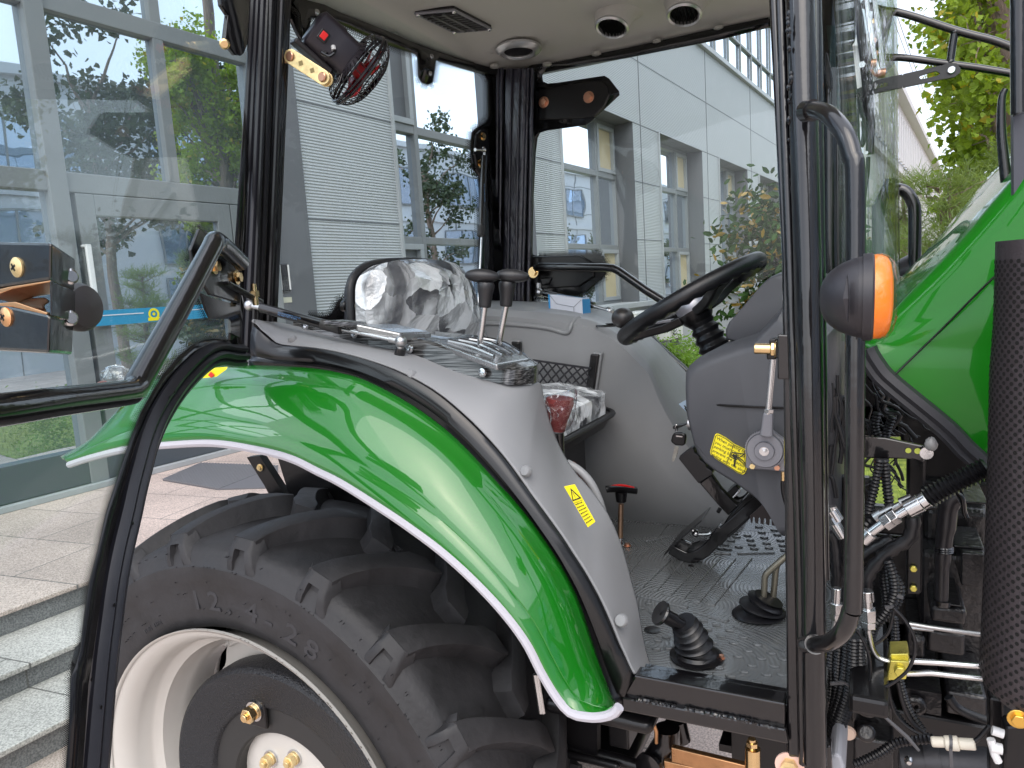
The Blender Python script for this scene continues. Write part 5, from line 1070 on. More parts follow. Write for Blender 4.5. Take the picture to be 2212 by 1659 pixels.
bs = n.new('ShaderNodeBsdfPrincipled'); bs.inputs['Base Color'].default_value = (.85, .88, .90, 1); bs.inputs['Roughness'].default_value = .14; bs.inputs['Specular IOR Level'].default_value = 1.0; bs.inputs['Coat Weight'].default_value = 1; L.new(bmp.outputs[0], bs.inputs['Normal']); L.new(bmp.outputs[0], bs.inputs['Coat Normal'])
tr_ = n.new('ShaderNodeBsdfTransparent'); ms = n.new('ShaderNodeMixShader'); L.new(rmp.outputs[0], ms.inputs[0]); L.new(tr_.outputs[0], ms.inputs[1]); L.new(bs.outputs[0], ms.inputs[2]); L.new(ms.outputs[0], o_.inputs[0])
b = MB(); pillow(b, [V((p.x, p.y, p.z)) + (V((p.x, p.y, p.z))-V((bx, 1.45, CZ-.02)))*.025 for p in ring], (1, -.12, .1), .062, .03, 9, .0015, 3); obj('backrest_wrap', b, wrapw, seat_o, label='wrinkled clear plastic over the backrest')
b = MB(); zs = CZ-.262
def rr_rect(x0, x1, y0, y1, r, z, n_=5):
    o = []
    for cx, cy, a in ((x1-r, y1-r, 0), (x0+r, y1-r, PI/2), (x0+r, y0+r, PI), (x1-r, y0+r, 1.5*PI)):
        for i in range(n_+1): t = a+PI/2*i/n_; o.append(V((cx+r*math.cos(t), cy+r*math.sin(t), z)))
    return o
pillow(b, rr_rect(-.95, -.575, 1.25, 1.66, .08, zs), (0, 0, 1), .035, .05); obj('cushion', b, fabric, seat_o)
b = MB(); pillow(b, rr_rect(-.96, -.567, 1.24, 1.67, .085, zs+.002), (0, 0, 1), .040, .046, 8, .006, 8); obj('cushion_wrap', b, wrapw, seat_o, label='crumpled clear plastic over the seat cushion')
b = MB(); rg = rr_rect(-.95, -.555, 1.235, 1.68, .085, zs-.048); b.loft([[p+UZ*0 for p in rg], [V((-.72+(p.x+.72)*.9, 1.46+(p.y-1.46)*.88, p.z-.03)) for p in rg], [V((-.74+(p.x+.72)*.5, 1.46+(p.y-1.46)*.5, p.z-.06)) for p in rg]], close=True, cap=True); b.tube(rg, .007, 8, closed=True); b.box((-.85, 1.33, zf), (-.62, 1.58, zs-.1)); obj('seat_base', b, mat('seat pan', (.016, .016, .018), .5), seat_o)
# ---- lever with a bagged red grip, red-brown reflector strip
b = MB(); b.tube([PK('m3', 300, 1310, 1.16), PK('m3', 305, 1500, 1.16), PK('m3', 310, 1600, 1.18)], .010, 14); rg_ = obj('range_lever', b, black, T)
b = MB(); b.tube([PK('m3', 292, 1295, 1.16), PK('m3', 300, 1230, 1.16), PK('m3', 308, 1120, 1.16), PK('m3', 310, 1085, 1.16)], [.0145, .017, .026, .024], 18); obj('red_grip', b, redgrip, rg_)
b = MB(); rr = random.Random(12); bag = [V((x, y, 0)) for x, y in ((255, 1300), (238, 1200), (200, 1080), (230, 1065), (320, 1050), (410, 1022), (425, 1040), (410, 1200), (370, 1290), (320, 1310))]
bp = [PK('m3', p.x, p.y, 1.155) for p in bag]; cc_ = sum(bp, V())/len(bp)
pillow(b, bp, (0, -1, 0), .026, 0, 5, .005, 5); pillow(b, bp, (0, 1, 0), .026, 0, 5, .005, 6)
obj('plastic_bag', b, wrap, rg_)
b = MB(); b.prism(DL([(1225, 1005), (1245, 1020), (1268, 1048), (1290, 1090), (1302, 1130), (1296, 1140), (1268, 1090), (1240, 1045)], 1.14), (0, .03, 0)); rd_ = obj('red_liner', b, mat('red brown liner', (.14, .035, .02), .5), T)
b = MB(); b.tube(DL([(1225, 1000), (1252, 1016), (1278, 1045), (1296, 1085), (1308, 1130)], 1.135), .007, 10, sm=5); obj('liner_edge', b, greyf, rd_)
# ---- red topped pull handle
b = MB(); b.tube([PK('d1', 290, 1255, 1.52), PK('d1', 296, 960, 1.52), PK('d1', 299, 870, 1.52)], .0062, 12); ph_ = obj('pull_rod', b, mat('bronze rod', (.42, .27, .18), .3, metal=.9), T)
b = MB(); b.tube([PK('d1', 300, 850, 1.52), PK('d1', 300, 760, 1.52)], [.0115, .0145], 14); b.tube([PK('d1', 160, 738, 1.49), PK('d1', 190, 735, 1.495), PK('d1', 300, 735, 1.52), PK('d1', 410, 748, 1.54), PK('d1', 445, 752, 1.545)], [.008, .014, .019, .014, .008], 14, sm=3); obj('handle', b, black2, ph_)
b = MB(); b.tube([PK('d1', 190, 716, 1.50), PK('d1', 300, 700, 1.52), PK('d1', 415, 724, 1.54)], [.003, .0075, .003], 12, sm=4); obj('handle_cap', b, red, ph_)
b = MB(); b.lathe(PK('d1', 292, 1262, 1.52), (0, 0, 1), [(.022, 0), (.018, .003), (.008, .006), (.007, .02)], 16); b.bar(PK('d1', 292, 1270, 1.51), PK('d1', 385, 1280, 1.51), .018, .003); obj('rod_base', b, steel, ph_)
b = MB(); bolt(b, PK('d1', 357, 1262, 1.51), (0, 0, 1), .006, .006); obj('base_bolt', b, MATS['copper bolt'], ph_)
# ---- boots on the floor
def boot(b, c, tip, r0, r1, nfold, tw=0):
    c, tip = V(c), V(tip); ax = (tip-c); L_ = ax.length; ax.normalize(); rows = []
    u0 = V((1, 0, 0)); u = (u0-UZ*u0.dot(UZ)).normalized(); N = nfold*8
    for i in range(N+1):
        t = i/N; cen = c+UZ*(L_*t*.35*(1-t))+(tip-c)*t; a = (UZ.lerp(ax, min(1, t*1.6))).normalized(); uu = (u-a*u.dot(a)).normalized(); vv = a.cross(uu)
        rb = r0+(r1-r0)*t; r = rb*(1+.16*math.cos(2*PI*nfold*t)); rows.append([cen+(uu*math.cos(2*PI*j/28)+vv*math.sin(2*PI*j/28))*r+a*(.003*math.sin(2*PI*j/28+tw)) for j in range(28)])
    b.loft(rows, close=True, cap=True)
c = PZ(*k('b3', 1195, 915), zf+.008); Yb = c.y
b = MB(); boot(b, c, PK('b3', 1108, 715, Yb-.02), .029, .017, 5, 1); gb_ = obj('gear_boot', b, rubber, T, label='ribbed rubber boot of the nearer floor lever')
b = MB(); b.lathe(c-UZ*.006, (0, 0, 1), [(.042, 0), (.042, .003), (.034, .005), (.031, .010), (.0, .010)], 36); obj('flange', b, black2, gb_)
b = MB(); a0_, a1_ = PK('b3', 1110, 740, Yb-.02), PK('b3', 965, 655, Yb-.04); b.tube([a0_, a0_.lerp(a1_, .4), a0_.lerp(a1_, .42), a1_], [.0095, .0090, .0115, .0108], 16); obj('stub', b, black2, gb_)
dx_ = (a1_-a0_).normalized(); b = MB(); b.lathe(a1_-dx_*.004, dx_, [(.011, 0), (.019, .001), (.0205, .004), (.019, .007), (.008, .006), (0, .005)], 26); obj('stub_head', b, black, gb_)
b = MB()
for x, y in ((1112, 968), (1358, 950)): p = PZ(*k('b3', x, y), zf+.004); bolt(b, p, (0, 0, 1), .004, .006)
obj('flange_bolt', b, MATS['copper bolt'], gb_)
c = PZ(*k('b3', 1600, 655), zf+.004); Yb2 = c.y
b = MB(); boot(b, c, PK('b3', 1665, 560, Yb2), .040, .022, 3, 2); gb2 = obj('gear_boot', b, rubber, T, label='wide rubber boot with two bent steel levers')
shm = mat('bent steel lever', (.30, .28, .22), .35, metal=.9)
for pts in (((1630, 590), (1636, 470), (1640, 420), (1665, 385), (1780, 285), (1900, 190)), ((1690, 600), (1700, 480), (1716, 350), (1760, 300))):
    b = MB(); b.tube(cr([PK('b3', x, y, Yb2+(.02 if x == 1690 or len(pts) == 4 else 0)) for x, y in pts], 5), .0055, 12); obj('floor_lever', b, shm, gb2)
# ---- pedals (brake pedal arm, hand-brake style grip, small pad) and toothed sector
Yp = 1.47
b = MB(); pts = cr([PK('d1', x, y, Yp) for x, y in ((1600, 800), (1400, 990), (1215, 1150), (1130, 1250), (1040, 1320), (930, 1345), (840, 1310), (770, 1270))], 5)
b.strip(pts, [(-.012, -.016), (.012, -.016), (.012, .016), (-.012, .016)], (0, 1, 0)); 
for i in range(8): pass
b.prism([PK('d1', x, y, Yp-.014) for x, y in ((1385, 885), (1520, 735), (1560, 760), (1650, 860), (1300, 1190), (1215, 1110), (1290, 990))], (0, .028, 0)); b.prism([PK('d1', x, y, Yp-.016) for x, y in ((1190, 1085), (1215, 1085), (1300, 1175), (1215, 1270), (1180, 1250), (1120, 1170))], (0, .032, 0)); pe = obj('brake_pedal', b, black, T, bevel=.003)
b = MB(); b.prism([PK('d1', x, y, Yp-.05) for x, y in ((690, 1345), (760, 1260), (1040, 1020), (1050, 1030), (870, 1190), (700, 1350))], (0, .09, 0)); obj('pedal_pad', b, black2, pe, bevel=.002)
b = MB(); b.tube(PL('d1', [(960, 1110), (1010, 1150), (1100, 1150), (1130, 1140)], Yp), .004, 8, sm=4); b.ball(PK('d1', 990, 1145, Yp), .008, 10); obj('return_spring', b, steel, pe)
b = MB(); b.prism([PK('d1', x, y, Yp+.0) for x, y in ((770, 1240), (850, 1200), (950, 1240), (1100, 1190), (1130, 1300), (1000, 1380), (860, 1370), (780, 1310))], (0, .008, 0)); obj('pedal_web', b, black, pe, bevel=.002)
Yh = 1.40
grp = [(830, 455), (845, 425), (945, 350), (962, 352), (975, 375), (980, 400), (1010, 420), (1025, 440), (1030, 465), (1060, 485), (1080, 505), (1090, 535), (1118, 552), (1145, 572), (1140, 605), (1015, 685)]
b = MB(); b.prism([PK('d1', x, y, Yh) for x, y in grp], (0, .024, 0)); hg = obj('pedal_grip', b, rubber, T, bevel=.005, seg=3)
b = MB(); b.prism([PK('d1', x, y, Yh+.004) for x, y in ((1020, 680), (1130, 600), (1230, 740), (1385, 895), (1290, 985), (1190, 880))], (0, .017, 0)); obj('pedal_shaft', b, black, hg, bevel=.003)
b = MB(); b.tube(PL('d1', [(1215, 915), (1195, 950)], Yh), .004, 8); obj('shaft_pin', b, black2, hg)
b = MB(); b.prism(PL('d1', [(1272, 772), (1350, 705), (1365, 705), (1400, 740), (1310, 830)], 1.55), (0, .05, 0)); b.tube(PL('d1', [(1330, 820), (1400, 850), (1470, 820), (1520, 760)], 1.56), .01, 10, sm=4); small = obj('throttle_pedal', b, black2, T, bevel=.003)
b = MB(); b.prism(PL('d1', [(1310, 832), (1375, 760), (1385, 740), (1415, 735), (1400, 770), (1330, 830)], 1.548), (0, .05, 0)); obj('pedal_tread', b, steel, small, bevel=.001)
sec = [(1490, 985)]
for i in range(5): x = 1500+i*52; sec += [(x, 1045+i*7), (x+14, 1050+i*7), (x+18, 1000+i*6), (x+26, 992+i*6), (x+34, 998+i*6), (x+38, 1045+i*8)]
sec += [(1835, 1110), (1840, 960), (1660, 900), (1640, 850)]
b = MB(); b.prism(PL('d1', sec, 1.36), (0, .004, 0)); obj('toothed_sector', b, mat('dark phosphate steel', (.03, .024, .024), .4, metal=.4), T)

# ---- dashboard body with cowl, steering column and wheel
Yd = 1.30
def dpoly(c, pts, Y): return [P(*k(c, x, y), Y) for x, y in pts]
body = [k('m3', *p) for p in ((1600, 668), (1500, 700), (1400, 735), (1300, 775), (1215, 820), (1160, 868), (1142, 905), (1140, 1000), (1144, 1105), (1148, 1160), (1160, 1210), (1180, 1290), (1200, 1370))]+[k('d1', *p) for p in ((1000, 290), (1040, 375), (1100, 455), (1200, 535), (1320, 610), (1430, 680), (1510, 738), (1590, 795), (1650, 855), (1700, 920), (1760, 1010), (1800, 1085), (1835, 1150), (2300, 1150))]+[(1810, 700), (1700, 655)]
def rounded(b, pts, Y0, Y1, r, inset):
    """solid with softly rolled edges: polygon in XZ swept from near to far"""
    P0 = [P(x, y, Y0) for x, y in pts]; c = sum(P0, V())/len(P0); rows = []
    for i in range(8): a = PI/2*i/7; s = 1-inset*(1-math.sin(a)); rows.append([V((c.x+(p.x-c.x)*s, Y0+r*(1-math.sin(a))*0+r*(1-math.cos(PI/2-a))*-1+r if 0 else Y0+r*(1-math.sin(a))*-1+r*0, c.z+(p.z-c.z)*s)) for p in P0])
    rows = []
    for i in range(8): a = PI/2*i/7; s = 1-inset*(1-math.sin(a)); rows.append([V((c.x+(p.x-c.x)*s, Y0-r*math.cos(a), c.z+(p.z-c.z)*s)) for p in P0])
    rows.append([V((p.x, Y1, p.z)) for p in P0]); b.loft(rows, close=True, cap=True)
b = MB(); rounded(b, body, Yd, 1.82, .05, .16); dash = obj('dashboard', b, dashm, T, label='dark grey plastic steering column housing')
cowl = [k('m3', *p) for p in ((1400, 700), (1398, 640), (1420, 590), (1475, 530), (1560, 430), (1645, 332), (1690, 295), (1750, 268), (1800, 258), (1900, 262), (2050, 330), (2050, 760), (1700, 720), (1500, 735))]
b = MB(); rounded(b, cowl, 1.40, 1.76, .05, .12); obj('instrument_cowl', b, dashm, dash)
b = MB(); b.tube([P(*k('m3', x, y), Y) for x, y, Y in ((1143, 1104, 1.30), (1170, 1112, 1.273), (1260, 1124, 1.256), (1400, 1136, 1.2475), (1600, 1146, 1.2475), (1800, 1152, 1.2475))], .0022, 6); obj('seam', b, black2, dash)
# steering column gaiter
Ys = 1.55
b = MB(); c0_, c1_ = PK('m3', 1335, 800, Ys), PK('m3', 1225, 590, Ys); ax = (c1_-c0_); prof = []
for i in range(25): t = i/24; prof.append(((.034-.008*t)*(1+.10*math.cos(2*PI*4*t)), ax.length*t))
b.lathe(c0_, ax, [(0, 0)]+prof+[(0, ax.length)], 30); obj('column_gaiter', b, rubber, dash)
# steering wheel
sw = bpy.data.objects.new('steering_wheel', None); COL.objects.link(sw); sw.parent = T; sw.matrix_parent_inverse = Matrix.Translation(-V(T['_o'])); sw.empty_display_size = .1
pL, pR = PK('m3', 752, 690, Ys), PK('m3', 1598, 188, Ys); cw = (pL+pR)/2; du = (pR-pL).normalized(); Rw = (pR-pL).length/2; wn = V((0, 1, 0)).cross(du).normalized(); wn = wn if wn.z > 0 else -wn
dv = wn.cross(du).normalized()
b = MB(); N = 72
pts = [cw+du*math.cos(2*PI*i/N)*Rw+dv*math.sin(2*PI*i/N)*Rw for i in range(N)]; b.tube(pts, [.0165+(.0012*math.cos(PI*i) if True else 0) for i in range(N+0)], 14, closed=False)
b = MB(); rows = []
for i in range(N+1):
    a = 2*PI*i/N; c = cw+du*math.cos(a)*Rw+dv*math.sin(a)*Rw; rad = du*math.cos(a)+dv*math.sin(a); rows.append([c+(rad*math.cos(t)*(.0155)+wn*math.sin(t)*(.0165 if math.sin(t) > 0 else .0165+.0022*math.cos(a*36)))*1 for t in [2*PI*j/16 for j in range(16)]])
b.loft(rows, close=True); obj('rim', b, rubber, sw)
hubc = PK('m3', 1180, 520, Ys)
hb_ = wn; hc = hubc
b = MB(); b.lathe(hc-hb_*.030, hb_, [(0, 0), (.026, 0), (.034, .012), (.036, .030)], 32); obj('hub_base', b, black2, sw)
b = MB(); b.lathe(hc, hb_, [(.036, 0), (.036, .016), (.034, .022), (.031, .025), (.030, .028), (.026, .030), (0, .031)], 36); obj('hub', b, mat('satin hub', (.33, .33, .36), .32, metal=.7), sw)
def spoke(a, w0=.016, w1=.022, nm='spoke', pr=None):
    rad = du*math.cos(a)+dv*math.sin(a); sd = wn.cross(rad); p0 = hc+rad*.03-wn*.006; p3 = cw+rad*(Rw-.004)-wn*.006; p1 = p0.lerp(p3, .35)-wn*.004; p2 = p0.lerp(p3, .75)
    b = MB(); b.loft([[p+sd*w+wn*.010, p-sd*w+wn*.010, p-sd*w*.8-wn*.010, p+sd*w*.8-wn*.010] for p, w in ((p0, w1), (p1, w0), (p2, w0), (p3, w1*1.1))], close=True, cap=True); return obj(nm, b, black2, sw, bevel=.004, seg=3)
for a in (PI, R_(60), R_(-50)): spoke(a)
rad = -du; sd = wn.cross(rad); b = MB(); p0 = hc+rad*.05+wn*.006; p1 = cw+rad*(Rw-.04)+wn*.006; b.loft([[p+sd*w+wn*.003, p-sd*w+wn*.003, p-sd*w-wn*.003, p+sd*w-wn*.003] for p, w in ((p0, .018), (p0.lerp(p1, .5), .014), (p1, .006))], close=True, cap=True); obj('spoke_inlay', b, MATS['satin hub'], sw, bevel=.001)
b = MB(); kc_ = PK('m3', 718, 568, Ys-.05); b.ball(kc_, .0245, 20, 1, 1, .92); b.tube([kc_-UZ*.018, PK('m3', 745, 630, Ys-.05), PK('m3', 770, 655, Ys-.05)], .010, 12); obj('spinner_knob', b, mat('knob rubber', (.022, .02, .02), .35), sw)
b = MB(); b.lathe(PK('m3', 635, 614, 1.72)+V((0, 0, 0)), (0, 0, 1), [(.030, 0), (.034, .003), (.036, .0), (.030, -.003)], 28); obj('cup_ring', b, black2, fp_)
# parking brake ratchet on the dash flank
def DKp(x, y, Y=1.205): return PK('d1', x, y, Y)
b = MB(); b.prism([DKp(x, y, 1.225) for x, y in ((1455, 300), (1640, 150), (1835, 300), (1825, 575), (1450, 545))], (0, .012, 0)); rt = obj('ratchet_plate', b, castg, T, bevel=.002, label='grey toothed brake ratchet with a steel lever')
c = DKp(1635, 365, 1.22); Rr = (DKp(1830, 365, 1.22)-c).length*.98; b = MB(); NT = 90
ring_ = [c+V((math.cos(2*PI*i/(NT*2))*(Rr if i % 4 < 2 else Rr*.965), 0, math.sin(2*PI*i/(NT*2))*(Rr if i % 4 < 2 else Rr*.965))) for i in range(NT*2)]
b.prism(ring_, (0, -.006, 0)); obj('toothed_disc', b, castg, rt)
b = MB(); b.lathe(c+V((0, -.006, 0)), (0, -1, 0), [(Rr*.89, 0), (Rr*.89, .004), (Rr*.86, .006), (Rr*.5, .006), (Rr*.48, .010), (0, .010)], 44); obj('hub_disc', b, castg, rt)
b = MB(); b.lathe(c+V((0, -.0125, 0)), (0, -1, 0), [(Rr*.885, -.0065), (Rr*.885+.0008, -.004)], 44); b.lathe(c+V((0, -.0165, 0)), (0, -1, 0), [(Rr*.488, .0), (Rr*.478, .0006)], 44); obj('groove', b, black2, rt)
b = MB(); bolt(b, c+V((0, -.016, 0)), (0, -1, 0), .0052, .006); b.cyl(c+V((0, -.02, 0)), c+V((0, -.026, 0)), .0028, 12); obj('centre_nut', b, steel, rt)
b = MB(); b.prism([DKp(x, y, 1.19) for x, y in ((1612, 30), (1700, 32), (1698, 262), (1640, 262), (1580, 248))], (0, .018, 0)); lvr = obj('lever_foot', b, castg, rt, bevel=.003)
b = MB(); b.tube([DKp(1660, 40, 1.195), PK('m3', 1690, 850, 1.195), PK('m3', 1692, 800, 1.195)], .0052, 14); b.hexn(PK('m3', 1665, 1180, 1.195), PK('m3', 1667, 1158, 1.195), .0078); obj('lever_rod', b, steel, rt)
b = MB(); bolt(b, DKp(1517, 520, 1.224), (0, -1, 0), .0048, .005, False); obj('plate_bolt', b, zinc, rt); b = MB(); bolt(b, DKp(1745, 533, 1.224), (0, -1, 0), .0048, .005, False); obj('plate_bolt', b, MATS['copper bolt'], rt)
b = MB(); b.tube([DKp(1800, 575, 1.22), DKp(1800, 655, 1.22)], .0036, 10); obj('cable_ferrule', b, brass, rt); b = MB(); b.tube([DKp(1796, 655, 1.22), DKp(1800, 760, 1.22), DKp(1825, 860, 1.22), DKp(1860, 960, 1.22)], .0036, 10, sm=4); obj('brake_cable', b, black2, rt)
# yellow parking instruction sticker
st = [(1168, 232), (1180, 222), (1200, 224), (1270, 262), (1345, 318), (1400, 345), (1447, 368), (1462, 545), (1450, 585), (1425, 601), (1380, 585), (1280, 520), (1190, 465), (1130, 415), (1122, 390)]
Yst = 1.2475
b = MB(); b.prism(PL('d1', st, Yst), (0, .006, 0)); sk = obj('parking_sticker', b, yellow, T, label='yellow parking brake instruction sticker')
b = MB(); cst = sum(PL('d1', st, Yst), V())/len(st); b.tube([p.lerp(cst, .06)+V((0, -.0006, 0)) for p in PL('d1', st, Yst)], .0006, 5, closed=True); b.tube(PL('d1', [(1338, 330), (1275, 500)], Yst-.0006), .0006, 5)
ux = (PK('d1', 1320, 335, Yst)-PK('d1', 1175, 262, Yst)).normalized(); uy = V((0, -1, 0)).cross(ux).normalized(); uy = uy if uy.z > 0 else -uy
# pictogram of the brake lever
for pts in ([(1325, 395), (1445, 410)], [(1325, 395), (1310, 435), (1360, 465)], [(1360, 465), (1440, 410)], [(1355, 430), (1342, 525), (1350, 528), (1362, 440)], [(1380, 440), (1425, 470), (1445, 500)], [(1385, 460), (1420, 490), (1443, 515)], [(1330, 425), (1352, 400), (1385, 430), (1355, 460), (1330, 425)]): b.tube(PL('d1', pts, Yst-.0006), .0009, 5)
b.ball(PK('d1', 1355, 432, Yst), .0035, 8, 1, .3, 1)
for i, t_ in enumerate(('When parking tractor,', 'you must control the', 'parking brake to', 'prevent the tractor', 'sliding with the slope.')): textmesh(b, t_, PK('d1', 1178-12*i, 272+38*i, Yst-.0002), ux, uy, .0077, extrude=.0003)
obj('sticker_print', b, ink, sk)
b = MB(); b.prism(PL('m3', [(1080, 1125), (1140, 1090), (1160, 1110), (1158, 1205)], 1.66), (0, .003, 0)); pt_ = obj('notice_sticker', b, mat('pale blue sticker', (.45, .58, .72), .5), fp_)
b = MB()
for x0, y0, x1, y1 in ((1115, 1135, 1130, 1150), (1135, 1130, 1150, 1140), (1125, 1160, 1150, 1150), (1140, 1140, 1142, 1180), (1120, 1150, 1135, 1175)): b.bar(PK('m3', x0, y0, 1.657), PK('m3', x1, y1, 1.657), .002, .002)
obj('sticker_marks', b, ink, pt_)
# ---- things left in the cab (they stay separate objects)
pb = [P(1186, 668, 1.80), P(1259, 679, 1.78), P(1276, 677, 1.88)]; ux_ = (pb[1]-pb[0]); uy_ = (pb[2]-pb[1]); hgt = .040
b = MB(); o0 = pb[0]; b.prism([o0, o0+ux_, o0+ux_+uy_, o0+uy_], (0, 0, hgt)); tb2 = obj('carton', b, whitec, bevel=.0012); tag(tb2, 'small white and blue carton lying on the grey shelf by the far door', 'box')
b = MB(); e = .0008; b.add([o0+ux_*1.003+UZ*(.002), o0+ux_*1.003+uy_+UZ*.002, o0+ux_*1.003+uy_+UZ*hgt, o0+ux_*1.003+UZ*hgt], [(0, 1, 2, 3)], False); b.add([o0+uy_*.82+UZ*(hgt+e), o0+ux_+uy_*.82+UZ*(hgt+e), o0+ux_+uy_+UZ*(hgt+e), o0+uy_+UZ*(hgt+e)], [(0, 1, 2, 3)], False); b.add([o0-V((0, e, 0)), o0+ux_*.05-V((0, e, 0)), o0+ux_*.05+UZ*hgt-V((0, e, 0)), o0+UZ*hgt-V((0, e, 0))], [(0, 1, 2, 3)], False); obj('blue_print', b, blueb, tb2)
b = MB(); fr_ = lambda u, v: o0+ux_*u+UZ*hgt*v-V((0, .0012, 0)); b.tube([fr_(.05, .95), fr_(.25, .45), fr_(.75, .40), fr_(.98, .95)], .0006, 4); b.tube([fr_(.75, .05), fr_(.75, .4)], .0006, 4); obj('flap_seam', b, castg, tb2)
b = MB(); glyphs(b, 5, o0+ux_*.22+uy_*.30+UZ*(hgt+.0008), ux_, uy_, .011, 3, .12); obj('lid_lettering', b, inkr, tb2)
# keys
kt = thing('key_ring', 'black headed ignition key with a second key hanging from it beside the steering housing', 'keys', tuple(PK('d1', 930, 140, 1.50)))
b = MB(); b.prism(PL('d1', [(775, 155), (800, 148), (860, 140), (905, 128), (908, 138), (860, 160), (800, 180), (778, 182)], 1.49), (0, .018, 0)); obj('ignition_key_head', b, black2, kt, bevel=.002)
b = MB(); b.bar(PK('d1', 900, 140, 1.50), PK('d1', 950, 125, 1.50), .003, .008); b.tube(PL('d1', [(808, 140), (802, 170), (810, 205), (822, 190), (820, 150), (808, 140)], 1.49), .0012, 6, sm=3); obj('ring_and_blade', b, steel, kt)
b = MB(); b.prism(PL('d1', [(790, 212), (860, 212), (895, 230), (900, 258), (892, 320), (870, 338), (800, 332), (762, 305), (757, 285), (770, 240)], 1.488), (0, .010, 0)); kh = obj('hanging_key_head', b, black2, kt, bevel=.003)
b = MB(); b.prism(PL('d1', [(808, 238), (866, 246), (866, 256), (808, 250)], 1.4865), (0, .002, 0)); obj('head_slot', b, steel, kh)
b = MB(); b.prism(PL('d1', [(795, 336), (832, 342), (822, 385), (826, 392), (816, 402), (820, 412), (808, 425), (808, 440), (798, 450), (796, 466), (780, 484), (768, 470), (775, 430)], 1.491), (0, .003, 0)); obj('key_blade', b, mat('key steel', (.34, .33, .30), .4, metal=.8, var=.3, vscale=90), kt)
b = MB(); b.lathe(PK('d1', 952, 130, 1.50), (-1, 0, 0), [(.014, 0), (.014, .006), (.010, .008), (0, .008)], 20); obj('ignition_switch', b, alu, T)
# fan
ft_ = thing('cab_fan', 'small black cage fan with red blades clamped near the open door pillar', 'fan', tuple(P(690, 160, 1.16)))
fd = (CR*.81-CU*.585)*.84+CF*.54; fd.normalize(); fcz = PK('c2', 672, 460, 1.20); Rf = .076
fu = fd.cross(UZ).normalized(); fv = fd.cross(fu)
b = MB(); NW = 34
for i in range(NW):
    a = 2*PI*i/NW; pts = []
    for ro, hh in ((.22, .036), (.45, .034), (.65, .030), (.82, .0225), (.94, .012), (1.0, -.001), (.97, -.014), (.85, -.024), (.6, -.028)):
        aa = a+(1-ro)*.5*(1 if hh > 0 else -1); pts.append(fcz+fd*hh+(fu*math.cos(aa)+fv*math.sin(aa))*Rf*ro)
    b.tube(pts, .0009, 5)
for r, h in ((.22, .036), (.6, .031), (.88, .018), (1.01, .003), (1.01, -.004), (.9, -.021)): b.tube([fcz+fd*h+(fu*math.cos(2*PI*j/48)+fv*math.sin(2*PI*j/48))*Rf*r for j in range(48)], .0013 if r < 1 else .0030, 6, closed=True)
b.lathe(fcz+fd*.035, fd, [(Rf*.24, 0), (Rf*.24, .003), (0, .004)], 24)
for i in range(0):
    a = 2*PI*i/24; p1 = fcz-fd*.014+(fu*math.cos(a)+fv*math.sin(a))*Rf*.9; p0 = fcz-fd*.020+(fu*math.cos(a+.3)+fv*math.sin(a+.3))*Rf*.4; b.tube([p0, p1], .0013, 5)
obj('cage', b, mat('glossy black plastic', (.009, .007, .010), .25), ft_)
b = MB()
for i in range(5):
    a0 = 2*PI*i/5; rows = []
    for r in (.18, .4, .6, .78):
        rows.append([fcz+fd*(.012*math.cos(w*1.6)-.012*w)+(fu*math.cos(a0+w*(.9)+r*.3)+fv*math.sin(a0+w*.9+r*.3))*Rf*r for w in (-.45, -.2, .05, .3, .55)])
    b.loft(rows)
b.lathe(fcz-fd*.01, fd, [(0, 0), (Rf*.2, 0), (Rf*.2, .02), (Rf*.12, .026), (0, .027)], 20)
obj('blade', b, mat('red blades', (.34, .006, .01), .35), ft_, solid=.0015)
# motor housing (box with rounded back) along the axis
m0 = fcz-fd*.028; m1_ = m0-fd*.086; bu_ = (CU*.81+CR*.585).normalized(); bu_ = (bu_-fd*bu_.dot(fd)).normalized(); bw_ = fd.cross(bu_)
b = MB()
def sq(c, w, h, r=.35): return [c+bu_*h*(math.copysign(abs(math.cos(a))**r, math.cos(a)))+bw_*w*(math.copysign(abs(math.sin(a))**r, math.sin(a))) for a in [2*PI*j/24 for j in range(24)]]
b.loft([sq(m1_, .024, .032), sq(m1_+fd*.004, .029, .037), sq(m1_+fd*.05, .030, .039), sq(m1_+fd*.052, .031, .036), sq(m0, .031, .036)], close=True, cap=True); b.loft([sq(m0-fd*.002, .040, .040, 1), sq(m0+fd*.006, .050, .050, 1)], close=True, cap=True)
mh = obj('motor_housing', b, mat('satin black plastic', (.022, .018, .024), .33), ft_)
b = MB(); fs = CF*-1; fs = (fs-fd*fs.dot(fd)).normalized(); fs2 = bw_ if bw_.dot(-CF) > 0 else -bw_
sc0 = m1_+fd*.022+fs2*.0305-bu_*.004; b.obox(sc0, fd*.009, bu_*.010, fs2*.003); swt = obj('switch', b, black, ft_, bevel=.001)
b = MB(); b.obox(sc0+fs2*.0035, fd*.0058, bu_*.0068, fs2*.003); obj('rocker', b, mat('red rocker plastic', (.85, .02, .02), .25), swt, bevel=.001)  # rocker in one plain bright red plastic
b = MB(); b.tube([sc0+fd*.027-bu_*.004, sc0+fd*.030-bu_*.010+fs2*.010, sc0+fd*.026-bu_*.024+fs2*.012, sc0+fd*.012-bu_*.028+fs2*.010], .0032, 8, sm=5); b.tube([sc0+fd*.022-bu_*.022+fs2*.008, PK('c2', 330, 290, 1.12), PK('c2', 265, 215, 1.11), PK('c2', 225, 120, 1.10), PK('c2', 200, 30, 1.08), PK('c2', 195, -60, 1.07)], .0034, 8, sm=6); obj('cable', b, black, ft_)
